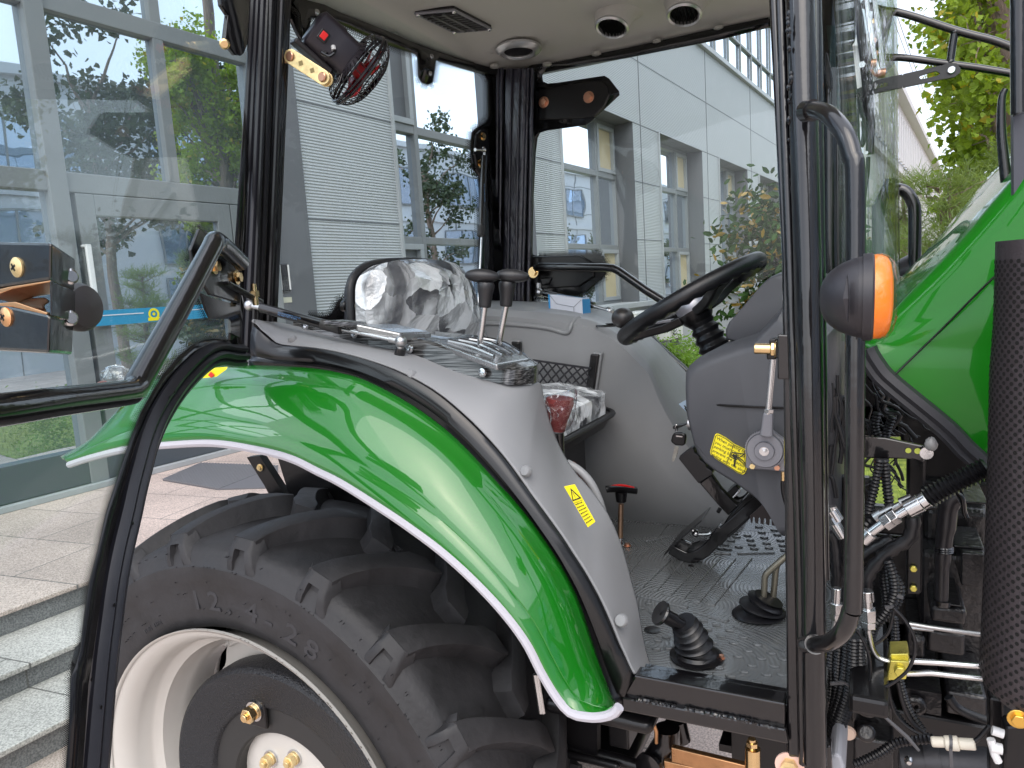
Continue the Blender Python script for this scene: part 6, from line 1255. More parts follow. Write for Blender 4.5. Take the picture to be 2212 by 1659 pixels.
b = MB(); b.tube([sc0+fd*.024-bu_*.002+fs2*.001, sc0+fd*.028-bu_*.008+fs2*.007], .0042, 8); obj('cable_gland', b, ceram, ft_)
b = MB(); b.obox(m1_+fd*.03-bu_*.042, fd*.042, bu_*.005, bw_*.024); b.obox(m1_+fd*.070-bu_*.052, fd*.012, bu_*.014, bw_*.010); obj('clamp_foot', b, mat('satin black plastic 2', (.02, .018, .02), .4), ft_, bevel=.003)
b = MB(); e0, e1 = PK('c2', 222, 365, 1.055), PK('c2', 432, 500, 1.07); dz = (e1-e0).normalized(); sz = dz.cross(V((-.2, 1, 0))).normalized(); 
pl_ = [e0+dz*(-.013)*math.cos(a)+sz*.013*math.sin(a) for a in [-PI/2+PI*j/8 for j in range(9)]]+[e1+dz*.013*math.cos(a)-sz*.013*math.sin(a) for a in [-PI/2+PI*j/8 for j in range(9)]]
b.prism(pl_, (0, .003, 0)); b.prism([p+V((0, .008, -.002)) for p in pl_], (0, .003, 0)); ln = obj('bracket_link', b, zinc, ft_, bevel=.0008)
b = MB()
for e in (e0, e1): b.lathe(e+V((0, -.001, 0)), (0, -1, 0), [(.0085, 0), (.0085, .0016), (.0070, .003), (0, .003)], 20)
obj('rivet', b, MATS['copper bolt'], ln)
b = MB()
for t in (.33, .68): c = e0.lerp(e1, t)+V((0, -.0006, 0)); b.prism([c+dz*.0055, c+sz*.0055, c-dz*.0055, c-sz*.0055], (0, .0008, 0))
obj('diamond_hole', b, mat('hole shade', (.2, .15, .05), .5), ln)
b = MB(); b.bar(PK('c2', 196, 275, 1.12), PK('c2', 182, 425, 1.10), .012, .004, (1, 0, 0)); b.prism(PL('c2', [(190, 330), (215, 325), (235, 400), (185, 410)], 1.058), (0, .003, 0)); obj('bracket_plate', b, MATS['copper zinc plate'], ft_)
# ================================================================== FRONT: pillar, rails, lamp, windshield, hood, engine
fpil = bpy.data.objects.new('front_pillar', None); COL.objects.link(fpil); fpil.parent = T; fpil.matrix_parent_inverse = Matrix.Translation(-V(T['_o'])); fpil.empty_display_size = .1
b = MB(); b.prism([P(1657, -60, 1.04), P(1688, -60, 1.04), P(1713, 560, .985), P(1734, 1640, .955), P(1700, 1640, .955), P(1688, 560, .985)], (0, .04, 0)); obj('inner_post', b, black, fpil, bevel=.006, seg=3)
b = MB(); b.tube([P(1684, -60, 1.03), P(1706, 560, .98), P(1729, 1250, .955), P(1736, 1650, .948)], .0062, 10); b.tube([P(1698, -60, 1.05), P(1716, 560, .99), P(1738, 1250, .965)], .005, 8); obj('post_rib', b, black, fpil)
b = MB(); b.tube([P(1727, -60, 1.02), P(1744, 560, .975), P(1757, 1250, .945), P(1760, 1648, .935)], [.0175, .0165, .0150, .0145], 24); obj('outer_tube', b, black, fpil)
b = MB(); b.tube([P(1757, -60, 1.06), P(1765, 560, 1.01), P(1775, 1250, .98)], .010, 14); obj('rear_flange', b, black, fpil)
# long wet-looking paint run
b = MB(); rr = random.Random(6)
for x0, y0, x1, y1, n_ in ((1702, 30, 1712, 420, 30), (1715, 470, 1730, 1010, 34)):
    for i in range(n_): t = rr.random(); b.ball(P(x0+(x1-x0)*t+rr.uniform(-4, 4), y0+(y1-y0)*t, .99), rr.uniform(.0012, .0030), 6, 1, 1, rr.uniform(1, 3))
obj('paint_lumps', b, black, fpil)
# grab rail
b = MB(); gp_ = [(1745, 238, .965), (1762, 238, .935), (1790, 248, .90), (1822, 285, .875), (1840, 335, .865), (1848, 400, .86), (1847, 800, .845), (1843, 1270, .83), (1838, 1320, .83), (1822, 1362, .835), (1795, 1386, .86), (1765, 1392, .89), (1745, 1392, .93)]
b.tube(cr([P(x, y, Y) for x, y, Y in gp_], 5), .0100, 22); gr_ = obj('grab_rail', b, black, T, label='bent black tubular grab rail in front of the cab pillar')
b = MB(); b.tube([P(1741, 240, .96), P(1756, 238, .945)], .0125, 16); b.tube([P(1742, 1392, .945), P(1760, 1392, .90)], .012, 16); obj('rail_weld', b, black, gr_)
# striker bracket and brass pin
b = MB(); b.prism(DL([(1679, 722), (1712, 724), (1712, 820), (1679, 820)], .975), (0, .05, 0)); sk_ = obj('striker_bracket', b, black, T, bevel=.002)
b = MB(); b.prism(PL('m3', [(1665, 705), (1712, 700), (1712, 838), (1650, 838), (1648, 790), (1665, 780)], .99), (0, .025, 0)); obj('striker_plate', b, black2, sk_, bevel=.002)
b = MB(); p0, p1, p2 = PK('m3', 1572, 765, .985), PK('m3', 1680, 768, .985), PK('m3', 1716, 769, .985); b.cyl(p0, p1, .0072, 20); b.hexn(p1, p1.lerp(p2, .7), .0098); b.cyl(p1.lerp(p2, .7), p2, .0108, 20); obj('striker_pin', b, brass, sk_, bevel=.0008)
b = MB(); rr = random.Random(9)
for i in range(40): b.ball(PK('m3', 1815+rr.uniform(-9, 9), 700+i*6.6, .972), rr.uniform(.002, .004), 6)
obj('weld', b, black, sk_)

# turn lamp on its bracket
tl = bpy.data.objects.new('turn_lamp', None); COL.objects.link(tl); tl.parent = T; tl.matrix_parent_inverse = Matrix.Translation(-V(T['_o'])); tl.empty_display_size = .1
Yl = .80; c = P(1872, 642, Yl); R1 = (P(1872, 553, Yl)-P(1872, 735, Yl)).length/2; sx = (P(1872, 645, Yl)-P(1770, 645, Yl)).length
b = MB(); prof = [(0, -sx)]+[(R1*.97*math.sin(a)**.8, -sx*math.cos(a)**1.15) for a in [PI/2*i/14 for i in range(1, 14)]]+[(R1*.96, -.008), (R1*.97, -.004), (R1*1.03, -.004), (R1*1.04, .004), (R1*1.0, .006)]
b.lathe(c, (1, .03, -.02), prof, 56); tb3 = obj('lamp_body', b, mat('matt black lamp plastic', (.022, .021, .026), .42), tl)
b = MB(); b.prism([P(1828, 600, Yl-.047), P(1831, 590, Yl-.05), P(1834, 645, Yl-.055), P(1832, 700, Yl-.05), P(1829, 690, Yl-.047), P(1823, 645, Yl-.053)], (0, .01, 0)); obj('body_rib', b, MATS['matt black lamp plastic'], tl, bevel=.002)
lw_ = (P(1925, 645, Yl)-P(1880, 645, Yl)).length
b = MB(); b.lathe(c+V((.006, 0, 0)), (1, .03, -.02), [(R1*1.0, 0), (R1*.99, lw_*.33), (R1*.93, lw_*.62), (R1*.80, lw_*.80), (R1*.5, lw_*.92), (0, lw_*.95)], 56); obj('lens', b, orange, tl)
b = MB(); rows = []; rr = random.Random(15)
for h, r in ((.001, 1.01), (.006, 1.01), (.012, .96), (.017, .82), (.020, .5)): rows.append([c+V((.006+h+rr.uniform(-.001, .0015), 0, 0))+V((0, math.cos(2*PI*j/40), math.sin(2*PI*j/40)))*R1*(r+rr.uniform(-.012, .012)) for j in range(40)])
b.loft(rows, close=True); obj('lens_wrap', b, film, tl)
b = MB(); b.bar(P(1790, 650, .86), P(1850, 640, .84), .02, .02); obj('lamp_bracket', b, black, tl)

# windshield: bowed sheet between the two front pillars
wd = MB(); rows = []
for i in range(15):
    t = i/14; Y = .975+1.12*t; rows.append([V((-.045+.075*math.sin(PI*t)**.8+(2.3-z)*.015, Y, z)) for z in [(CZ-.092*Y)+(2.35-(CZ-.092*Y))*j/10 for j in range(11)]])
wd.loft(rows); ws = obj('windshield', wd, cabglass, T, solid=.005)
b = MB()
for xt, xb, Y, r in ((1790, 1800, 2.05, .016), (1808, 1815, 2.07, .018), (1826, 1834, 2.08, .008)): b.tube([P(xt, -40, Y), P(xb, 1300, Y)], r, 14)
obj('far_front_pillar', b, black, T)
b = MB(); frs = [(1794, 55), (1800, 120), (1808, 175), (1806, 220), (1812, 250)]; b.loft([[P(x-9, y, 1.9) for x, y in frs], [P(x+12, y, 1.9) for x, y in frs]]); b.loft([[P(1803, 60, 1.92), P(1816, 140, 1.92), P(1822, 250, 1.92)], [P(1806, 60, 1.92), P(1820, 140, 1.92), P(1826, 250, 1.92)]]); tealm = glassmat('tinted strip', (.45, .68, .66), 1.2); obj('tinted_edge', b, tealm, ws)
# wipers and washer hoses
def w4(pts, Y): return PL('c4', pts, Y)
wp = None
b = MB(); b.tube(w4([(800, -40), (835, 120), (862, 300), (878, 420), (895, 560), (912, 760), (925, 900), (915, 1110)], 1.30), [.007]*4+[.008]*2+[.006]*2, 10); wp = obj('wiper', b, MATS['satin black plastic'], T)
b = MB(); b.prism(w4([(850, 410), (905, 400), (922, 440), (928, 515), (870, 530), (845, 505)], 1.285), (0, .03, 0)); obj('wiper_joint', b, MATS['satin black plastic'], wp, bevel=.003)
b = MB(); bolt(b, PK('c4', 862, 468, 1.282), (0, -1, 0), .005, .004, False); bolt(b, PK('c4', 891, 1102, 1.29), (0, -1, 0), .003, .003, False); bolt(b, PK('c4', 862, 862, 1.29), (0, -1, 0), .003, .003, False); obj('wiper_screw', b, steel, wp)
b = MB(); b.tube(w4([(820, 685), (845, 720), (862, 800), (874, 880), (878, 960), (868, 1020), (850, 1055)], 1.29), .0042, 8, sm=3); b.prism(w4([(852, 848), (885, 840), (890, 960), (878, 975), (858, 900)], 1.288), (0, .012, 0)); b.tube(w4([(905, 1130), (900, 1250), (885, 1350), (872, 1470)], 1.3), .0032, 6, sm=3)
b.tube(w4([(745, -20), (775, 60), (790, 130), (798, 220), (792, 290), (770, 320)], 1.32), .004, 8, sm=3); b.prism(w4([(765, 60), (795, 50), (805, 130), (775, 145)], 1.31), (0, .012, 0)); obj('blade', b, MATS['glossy black plastic'], wp)
b = MB(); b.tube(w4([(888, -30), (905, 120), (930, 290), (955, 440), (985, 530)], 1.25), .0035, 8); b.tube(w4([(945, -30), (965, 120), (990, 290), (1000, 400), (1020, 530)], 1.25), .0038, 8); o_ = obj('link_rod', b, steel, wp)
b = MB(); b.cyl(PK('c4', 925, 460, 1.25), PK('c4', 965, 455, 1.25), .0065, 12); b.cyl(PK('c4', 975, 530, 1.25), PK('c4', 1030, 525, 1.25), .007, 12); b.tube(w4([(925, 500), (955, 540), (1005, 555)], 1.25), .002, 6, sm=4); obj('pivot', b, MATS['copper bolt'], wp)
b = MB(); b.tube([P(1822, -40, 1.5), P(1830, 100, 1.5), P(1845, 240, 1.5), P(1853, 560, 1.5)], .009, 12); b.tube([P(1803, -40, 1.7), P(1822, 200, 1.7), P(1828, 560, 1.7)], .006, 10); obj('windshield_bead', b, mat('grey glossy bead', (.06, .065, .06), .15), ws)
b = MB(); b.prism(w4([(600, 375), (612, 385), (635, 490), (640, 640), (630, 650), (605, 590), (590, 500)], 1.95), (0, .02, 0)); obj('clip', b, black2, ws, bevel=.004)
# mirror carrier frame above the hood
mf = thing('mirror_frame', 'black tubular mirror carrier with a slotted flat arm above the hood', 'mirror bracket', tuple(PK('c4', 950, 300, 1.45)))
Ym = 1.45
b = MB(); b.tube(w4([(855, 28), (1010, 72), (1100, 85), (1250, 125), (1550, 225), (1800, 290), (1945, 345)], Ym), .0062, 16, sm=4); b.tube(w4([(1010, 412), (1180, 418), (1440, 455), (1700, 490), (1935, 530)], Ym), .0058, 16, sm=4); b.tube(w4([(1528, 232), (1512, 330), (1495, 450)], Ym), .0058, 14)
for x, y in ((1528, 232), (1495, 448)): b.ball(PK('c4', x, y, Ym), .0068, 10)
obj('frame_tube', b, black, mf)
b = MB(); b.prism(w4([(1018, 62), (1075, 75), (1080, 92), (1022, 385), (985, 385), (990, 150)], Ym-.03), (0, .03, 0)); obj('grey_plate', b, castg, mf, bevel=.002)
b = MB(); b.prism(w4([(940, 60), (1015, 75), (1005, 150), (975, 395), (950, 420), (925, 380), (930, 150)], Ym-.01), (0, .02, 0)); obj('black_plate', b, black, mf, bevel=.002)
b = MB(); bolt(b, PK('c4', 950, 155, Ym-.012), (0, -1, 0), .0045, .005, False); obj('frame_bolt', b, brass, mf); b = MB(); bolt(b, PK('c4', 948, 295, Ym-.012), (0, -1, 0), .0045, .005, False); b.cyl(PK('c4', 970, 370, Ym-.03), PK('c4', 970, 400, Ym-.03), .006, 14); obj('frame_bolt', b, MATS['copper bolt'], mf)
# slotted arm with a real slot
b = MB(); out = w4([(825, 640), (970, 575), (1440, 468), (1490, 452), (1540, 455), (1570, 490), (1568, 520), (1530, 552), (1480, 560), (975, 668), (830, 712)], Ym-.02)
sl = w4([(1275, 545), (1390, 510), (1415, 512), (1425, 530), (1400, 545), (1300, 570), (1275, 565)], Ym-.02)
def strip_between(b, A, B, dv):
    n_ = 40; A_ = rs(A+[A[0]], n_); B2 = rs(B+[B[0]], n_); b.loft([A_, B2, [p+dv for p in B2], [p+dv for p in A_], A_])
outr = w4([(1120, 580), (1230, 515), (1440, 468), (1490, 452), (1540, 455), (1570, 490), (1568, 520), (1530, 552), (1480, 560), (1230, 612), (1130, 634)], Ym-.02)
outr = w4([(1150, 580), (1150, 534), (1300, 500), (1440, 468), (1440, 519), (1440, 569), (1300, 599), (1150, 630)], Ym-.02)
slr = w4([(1272, 558), (1278, 545), (1330, 527), (1395, 510), (1425, 528), (1402, 545), (1340, 560), (1285, 570)], Ym-.02)
strip_between(b, outr, slr, V((0, .006, 0)))
b.prism(w4([(825, 640), (970, 575), (1150, 534), (1150, 630), (975, 668), (830, 712)], Ym-.02), (0, .006, 0)); b.prism(w4([(1440, 468), (1490, 452), (1540, 455), (1570, 490), (1568, 520), (1530, 552), (1480, 562), (1440, 569)], Ym-.02), (0, .006, 0)); obj('slotted_arm', b, mat('satin black plate', (.03, .03, .03), .35, metal=.3), mf)
b = MB(); b.lathe(PK('c4', 1503, 505, Ym-.021), (0, -1, 0), [(.0060, 0), (.0060, .002), (.005, .003), (0, .003)], 20); obj('arm_bolt', b, steel, mf)
# dark exhaust stack end and rail at the right edge
b = MB(); b.tube([P(2201, -60, 1.02), P(2202, 245, 1.02)], .0085, 20); b.tube([P(2202, 235, 1.02), P(2205, 246, 1.02)], .008, 20); obj('exhaust_pipe', b, black, T)
b = MB(); b.prism(DL([(2189, 235), (2217, 235), (2216, 380), (2190, 420)], 1.04), (0, .02, 0)); obj('pipe_backing', b, mat('dark blue grey steel', (.04, .045, .06), .4), T)
b = MB(); b.tube(DL([(2172, 192), (2164, 215), (2163, 280), (2168, 340), (2178, 425)], 1.3), [.004, .0075, .0085, .008, .008], 14, sm=4); obj('far_rail', b, black, T)
# far grab rail, cross bar, far lamp
b = MB(); b.tube(cr(PL('m4', [(1045, -60), (1120, -110), (1180, -90), (1225, -20), (1240, 60), (1240, 300), (1238, 520), (1215, 640)], 1.95), 4), .0140, 16); b2 = obj('far_grab_rail', b, black, T)
b = MB(); b.tube(PL('d3', [(500, 150), (470, 230), (400, 300), (360, 420)], 1.95), .0, 4) if 0 else None; b.bar(PK('m4', 1085, 572, 1.90), PK('m4', 1340, 566, 1.90), .03, .036); obj('cross_bar', b, black, b2, bevel=.002)
b = MB(); cc = PK('m4', 1285, 470, 1.98); b.lathe(cc, (1, -.1, .1), [(0, -.06), (.03, -.05), (.042, -.02), (.044, 0)], 24); fl2 = obj('far_turn_lamp', b, MATS['matt black lamp plastic'], T)
b = MB(); crumple(b, cc+V((.022, 0, 0)), .030, .042, .044, 4, 18); obj('lamp_wrap', b, mat('white plastic wrap', (.75, .72, .76), .25, bump=.6, bscale=20), fl2)
b = MB(); b.tube(cr(PL('c4', [(975, 1659), (985, 1500), (1020, 1400), (1060, 1330), (1070, 1290)], 1.75), 4), .012, 14); b.tube(PL('m4', [(975, 360), (975, 0)], 1.75), .012, 14); obj('far_mirror_edge', b, mat('greenish black glass', (.02, .03, .028), .1), T)

# ---- raised hood
Yk = 1.20
lowE = [k('m4', *p) for p in ((880, 1000), (935, 1035), (970, 1085), (1010, 1160), (1060, 1205), (1130, 1258), (1250, 1370), (1420, 1520), (1575, 1659))]+[(2110, 975), (2150, 1015), (2210, 1075), (2300, 1160), (2450, 1290)]
topE = [(1868, 742), (1886, 728), (1920, 697), (1953, 668), (2019, 606), (2070, 552), (2121, 496), (2165, 445), (2212, 391), (2290, 300), (2380, 200), (2460, 110), (2540, 20), (2600, -60)]
hiE = [(1862, 738), (1878, 722), (1905, 698), (1935, 665), (1990, 606), (2042, 552), (2093, 496), (2135, 445), (2180, 392), (2256, 300), (2345, 200), (2425, 110), (2505, 20), (2565, -60)]
cA, cB2, cC = rs(cr(DL(lowE, 1.19), 4), 40), rs(cr(DL(topE, 1.21), 4), 40), rs(cr(DL(hiE, 1.245), 4), 40)
rows = []
for t, o in ((0, 0), (.02, .004), (.30, .012), (.40, .012), (.43, .0105), (.455, .013), (.62, .014), (.66, .009), (.72, .008), (.90, .010), (.96, .008), (1, 0)): rows.append([a.lerp(c, t)+V((0, -o*.7*min(1, (a-c).length/.40), 0)) for a, c in zip(cA, cB2)])
rows.append([a.lerp(c, .5)+V((-.002, -.004, .004)) for a, c in zip(cB2, cC)]); rows.append(cC); rows.append([p+V((-.006, .10, .006)) for p in cC]); rows.append([p+V((-.008, .35, .01)) for p in cC]); rows.append([p+V((0, .62, 0)) for p in cC]); rows.append([p+V((.01, .70, 0)) for p in cB2])
b = MB(); b.loft(rows); hood = obj('hood', b, greenh, T, solid=.004, off=-1, label='green engine hood raised on its hinge')
b = MB(); b.tube(PL('d3', [(538, 1562), (700, 1405), (1060, 1055), (1370, 740), (1610, 505)], 1.186), .0015, 8, sm=3); b.tube([P(2147, 600, 1.186), P(2212, 530, 1.186), P(2350, 380, 1.19)], .0015, 8); obj('crease_gap', b, black2, hood)
b = MB(); se = cr(PL('m4', [(885, 1040), (905, 1085), (945, 1150), (1000, 1225), (1070, 1290), (1160, 1365), (1290, 1470), (1400, 1560), (1480, 1630), (1530, 1680)], 1.185)+[P(2085, 970, 1.185), P(2125, 1007, 1.185), P(2137, 1025, 1.185)], 4)
b.strip(se, [(-.016, -.006), (-.012, .008), (-.002, .012), (.004, .006), (.010, .009), (.015, .003), (.014, -.006)], (0, -1, 0)); obj('hood_seal', b, mat('hood seal rubber', (.03, .03, .035), .45), hood)

# ---- muffler with perforated guard
Yg = .98
axm = [(P(2250, 515, Yg)), P(2262, 1000, Yg), P(2262, 1535, Yg)]
rL = lambda y: {0: 0}.get(0)
prof_px = [(515, 99), (560, 100), (640, 102), (700, 104), (800, 112), (1000, 116), (1200, 122), (1400, 130), (1460, 133), (1490, 125), (1515, 98), (1535, 60)]
gcen = [P(2250, y, Yg+.07) for y, w in prof_px]
b = MB(); rows = []
for y, w in prof_px:
    cpt = P(2250, y, Yg+.07); e = P(2250-w, y, Yg+.07); r = (cpt-e).length*1.0; rows.append([cpt+V((math.cos(2*PI*j/48), math.sin(2*PI*j/48), 0))*r for j in range(48)])
b.loft(rows, close=True); mg = obj('muffler_guard', b, mat('perforated dark steel', (.050, .042, .046), .45, metal=.3, bump=.5, bscale=160, bdist=.002), T, label='perforated dark steel guard round the exhaust')
b = MB()
import bisect
ys = [p[0] for p in prof_px]
def gw(y):
    i = max(0, min(len(ys)-2, bisect.bisect(ys, y)-1)); t = (y-ys[i])/(ys[i+1]-ys[i]); return prof_px[i][1]+(prof_px[i+1][1]-prof_px[i][1])*t
y = 560; row = 0
while y < 1500:
    cpt = P(2250, y, Yg+.07); r = (cpt-P(2250-gw(y), y, Yg+.07)).length+.0006
    for j in range(18):
        a = R_(180)+R_(10.5)*(j+(row % 2)*.5)-R_(10); c = cpt+V((math.cos(a), math.sin(a), 0))*r; tg = V((-math.sin(a), math.cos(a), 0)); nn_ = V((math.cos(a), math.sin(a), 0))
        b.add([c+tg*math.cos(t)*.0024+UZ*math.sin(t)*.0027+nn_*0 for t in [2*PI*m_/6 for m_ in range(6)]], [(0, 1, 2, 3, 4, 5)], False)
    y += 9.6; row += 1
o_ = obj('perforation', b, mat('hole black', (.002, .002, .002), .9), mg); o_['kind'] = 'stuff'

# ---- engine bay
eng = bpy.data.objects.new('engine', None); COL.objects.link(eng); eng.parent = T; eng.matrix_parent_inverse = Matrix.Translation(-V(T['_o'])); eng.empty_display_size = .1
blk = mat('engine black paint', (.007, .0065, .0075), .4, spec=.3, coat=.7, coat_rough=.16, bump=.6, bscale=70, detail=5, bdist=.004, var=.3, vscale=15)
def bxp(b, c, x0, y0, x1, y1, Y0, Y1): p0, p1 = PK(c, x0, y0, Y0), PK(c, x1, y1, Y0); b.box((min(p0.x, p1.x), Y0, p1.z), (max(p0.x, p1.x), Y1, p0.z))
b = MB(); bxp(b, 'b5', 1000, 200, 2300, 1450, 1.50, 1.85); bxp(b, 'b4', 1430, 560, 1950, 900, 1.42, 1.8); bxp(b, 'b4', 1400, 900, 1950, 1600, 1.36, 1.7); obj('engine_block', b, blk, eng, bevel=.012, seg=3)
b = MB(); bxp(b, 'b5', 1450, 320, 1750, 540, 1.32, 1.5); bxp(b, 'b5', 1290, 320, 1430, 560, 1.36, 1.5); bxp(b, 'b5', 1290, 780, 1560, 1000, 1.3, 1.5); bxp(b, 'b5', 1600, 800, 1920, 1040, 1.34, 1.5); bxp(b, 'b4', 1720, 920, 1900, 1200, 1.28, 1.4); bxp(b, 'b4', 1660, 860, 1900, 905, 1.30, 1.4); bxp(b, 'b4', 1480, 1340, 1760, 1500, 1.26, 1.4)
bxp(b, 'b4', 1560, 1320, 1720, 1350, 1.25, 1.4); bxp(b, 'b4', 1750, 520, 1930, 545, 1.28, 1.4); bxp(b, 'b4', 1430, 545, 1560, 600, 1.3, 1.42); b.cyl(PK('b5', 1380, 395, 1.35), PK('b5', 1380, 395, 1.28), .010, 20); b.cyl(PK('b5', 980, 930, 1.3), PK('b5', 980, 930, 1.2), .016, 20); b.cyl(PK('b5', 970, 1130, 1.3), PK('b5', 970, 1130, 1.2), .015, 20)
bxp(b, 'b5', 870, 1150, 1190, 1500, 1.25, 1.5); bxp(b, 'b5', 850, 860, 1180, 1130, 1.3, 1.5); b.tube(PL('b5', [(1320, 870), (1380, 880), (1410, 930), (1370, 960)], 1.29), .008, 10, sm=4)
obj('engine_casting', b, blk, eng, bevel=.006, seg=3)
b = MB(); b.cyl(PK('b5', 1250, 1340, 1.2), PK('b5', 2000, 1380, 1.2), .024, 30); b.cyl(PK('b5', 1440, 1345, 1.2), PK('b5', 1560, 1350, 1.2), .027, 30); b.lathe(PK('b5', 1262, 1340, 1.2), (-1, 0, 0), [(.024, 0), (.02, .006), (0, .008)], 24); obj('starter_motor', b, mat('dark grey casting', (.045, .045, .05), .4, metal=.4, bump=.3, bscale=80, bdist=.002), eng)
b = MB(); b.lathe(PK('b5', 1305, 1340, 1.15), (0, -1, 0), [(.006, 0), (.006, .006), (.003, .010), (0, .010)], 16); obj('terminal', b, steel, eng)
b = MB(); b.tube(PL('b5', [(1310, 275), (1460, 300), (1880, 360), (2100, 395)], 1.22), .0038, 12); b.tube(PL('b5', [(1305, 300), (1500, 320)], 1.25), .004, 8); obj('push_rod', b, alu, eng)
# cross bracket with holes and bolts, vertical bracket
b = MB(); b.prism(PL('b4', [(945, 10), (1120, 20), (1425, 85), (1420, 215), (1330, 190), (945, 180)], 1.20), (0, .008, 0)); cb_ = obj('cross_bracket', b, black, T, bevel=.002)
b = MB(); bolt(b, PK('b4', 1445, 140, 1.195), (0, -1, 0), .006, .006); b.lathe(PK('b4', 1445, 140, 1.192), (0, -1, 0), [(.009, 0), (.009, .003), (0, .003)], 20); obj('bracket_bolt', b, steel, cb_)
b = MB(); b.prism([PK('b4', 1375+26*math.cos(a), 126+22*math.sin(a), 1.197) for a in [2*PI*j/12 for j in range(12)]], (0, .002, 0)); b.prism([PK('b4', 1302+24*math.cos(a), 122+20*math.sin(a), 1.197) for a in [2*PI*j/12 for j in range(12)]], (0, .002, 0)); obj('bracket_plug', b, mat('yellow green plug', (.5, .55, .08), .5), cb_)
b = MB(); crumple(b, PK('b4', 1480, 70, 1.19), .009, .008, .011, 9, 12); obj('bracket_boot', b, mat('grey plastic boot', (.28, .28, .28), .4), cb_)
b = MB(); b.prism(PL('b4', [(1295, 640), (1415, 620), (1410, 1235), (1390, 1252), (1285, 1250)], 1.18), (0, .02, 0)); vb = obj('engine_bracket', b, black2, T, bevel=.004)
b = MB()
for y in (1043, 1197): bolt(b, PK('b4', 1341, y, 1.178), (0, -1, 0), .0053, .006, False)
obj('bracket_bolt', b, goldp, vb, bevel=.001)
# elbow pipe
b = MB(); b.tube(PL('b4', [(1600, 620), (1610, 560), (1640, 530), (1690, 530), (1700, 600), (1660, 720), (1590, 860), (1570, 900)], 1.22), [.019]*8, 16, sm=5) if 0 else b.tube(cr(PL('b4', [(1680, 480), (1640, 500), (1615, 570), (1600, 700), (1580, 860), (1570, 960), (1565, 1120), (1560, 1290)], 1.22), 4), [.0150]*8+[.0135]*6+[.0115]*8+[.0095]*7, 16); ep = obj('elbow_hose', b, mat('soft black hose', (.013, .012, .014), .35), T)
b = MB()
for y in (880, 895, 910): b.lathe(PK('b4', 1580, y, 1.22), (0, 0, 1), [(.0115, -.002), (.0135, 0), (.0115, .002)], 20)
b.tube(PL('b4', [(1555, 500), (1600, 465), (1680, 460), (1725, 500), (1740, 600), (1760, 650)], 1.24), .004, 10, sm=4); b.tube(PL('b4', [(1560, 1290), (1555, 1330)], 1.22), .013, 16); obj('hose_clip', b, black, ep)
# hydraulic hoses, fittings, lines (each a part)
def hose(pts, r, c, Y, nm='hydraulic_hose', pitch=.007, dr_=.0013): b = MB(); b.corr(PL(c, pts, Y), r*.78, pitch*.95, dr_*.9); return obj(nm, b, rubber, T)
def smooth_hose(pts, r, c, Y, nm='cable', m_=None): b = MB(); b.tube(PL(c, pts, Y), r*.55, 10, sm=6); return obj(nm, b, m_ or rubber, T)
hose([(1930, 250), (1700, 360), (1560, 430), (1450, 500)], .017, 'b4', 1.12, pitch=.006, dr_=.002)
hose([(1340, 640), (1335, 740), (1290, 830), (1200, 880), (1100, 960), (1010, 1060), (975, 1140), (970, 1220)], .0125, 'b4', 1.13, 'spiral_wrapped_hose', .018, .0012)
hose([(1180, 820), (1080, 870), (990, 920), (900, 985), (860, 1030)], .0135, 'b4', 1.16, 'spiral_wrapped_hose', .018, .0012)
hose([(700, 760), (725, 850), (735, 950), (745, 1080), (742, 1200)], .0115, 'b4', 1.16, 'spiral_wrapped_hose', .018, .0012)
hose([(1055, 640), (1000, 690), (940, 740), (880, 790)], .012, 'b4', 1.16)
def fitting(b, c, segs, Y):
    for (x0, y0, x1, y1, r, hx) in segs:
        (b.hexn if hx else (lambda a, d, r_: b.cyl(a, d, r_, 18)))(PK(c, x0, y0, Y), PK(c, x1, y1, Y), r*.78)
b = MB(); fitting(b, 'b4', [(1450, 500, 1400, 530, .0150, 0), (1400, 530, 1290, 585, .0165, 0), (1300, 580, 1190, 645, .0085, 0), (1215, 625, 1165, 655, .0155, 1), (1165, 655, 1105, 695, .0160, 1), (1110, 690, 980, 785, .0085, 0), (1010, 765, 940, 830, .0135, 0)], 1.11); obj('hose_fitting', b, steel, T, bevel=.0008, label='bright hydraulic coupling of the upper hose')
b = MB(); fitting(b, 'b4', [(1330, 500, 1240, 535, .010, 0), (1240, 545, 1160, 590, .0065, 0), (1190, 580, 1090, 630, .0115, 0), (1100, 620, 1045, 655, .0125, 0)], 1.15); obj('hose_fitting', b, alu, T, label='grey hydraulic coupling behind the upper one')
b = MB(); fitting(b, 'b4', [(705, 560, 725, 640, .008, 0), (700, 590, 750, 670, .0115, 0), (720, 690, 790, 800, .0105, 0), (700, 640, 730, 690, .013, 1)], 1.14); obj('hose_fitting', b, steel, T, label='bright hydraulic coupling between the rail and pillar')
b = MB(); fitting(b, 'b4', [(975, 1220, 982, 1300, .0125, 0), (980, 1295, 983, 1365, .0095, 0), (983, 1360, 985, 1455, .0155, 1), (985, 1455, 986, 1510, .0145, 1)], 1.10); obj('hose_fitting', b, steel, T, bevel=.0008, label='bright vertical hydraulic coupling beside the grab rail')
b = MB(); fitting(b, 'b4', [(743, 1200, 737, 1320, .0085, 0), (738, 1315, 733, 1400, .0125, 1), (733, 1395, 725, 1450, .0115, 1)], 1.10); obj('hose_fitting', b, steel, T, bevel=.0008, label='bright vertical hydraulic coupling inside the grab rail loop')
b = MB(); fitting(b, 'b5', [(935, 200, 940, 295, .007, 0), (938, 290, 945, 350, .0105, 1), (945, 350, 952, 400, .0095, 1)], 1.14); obj('hose_fitting', b, steel, T, label='small bright coupling above the corrugated hoses')
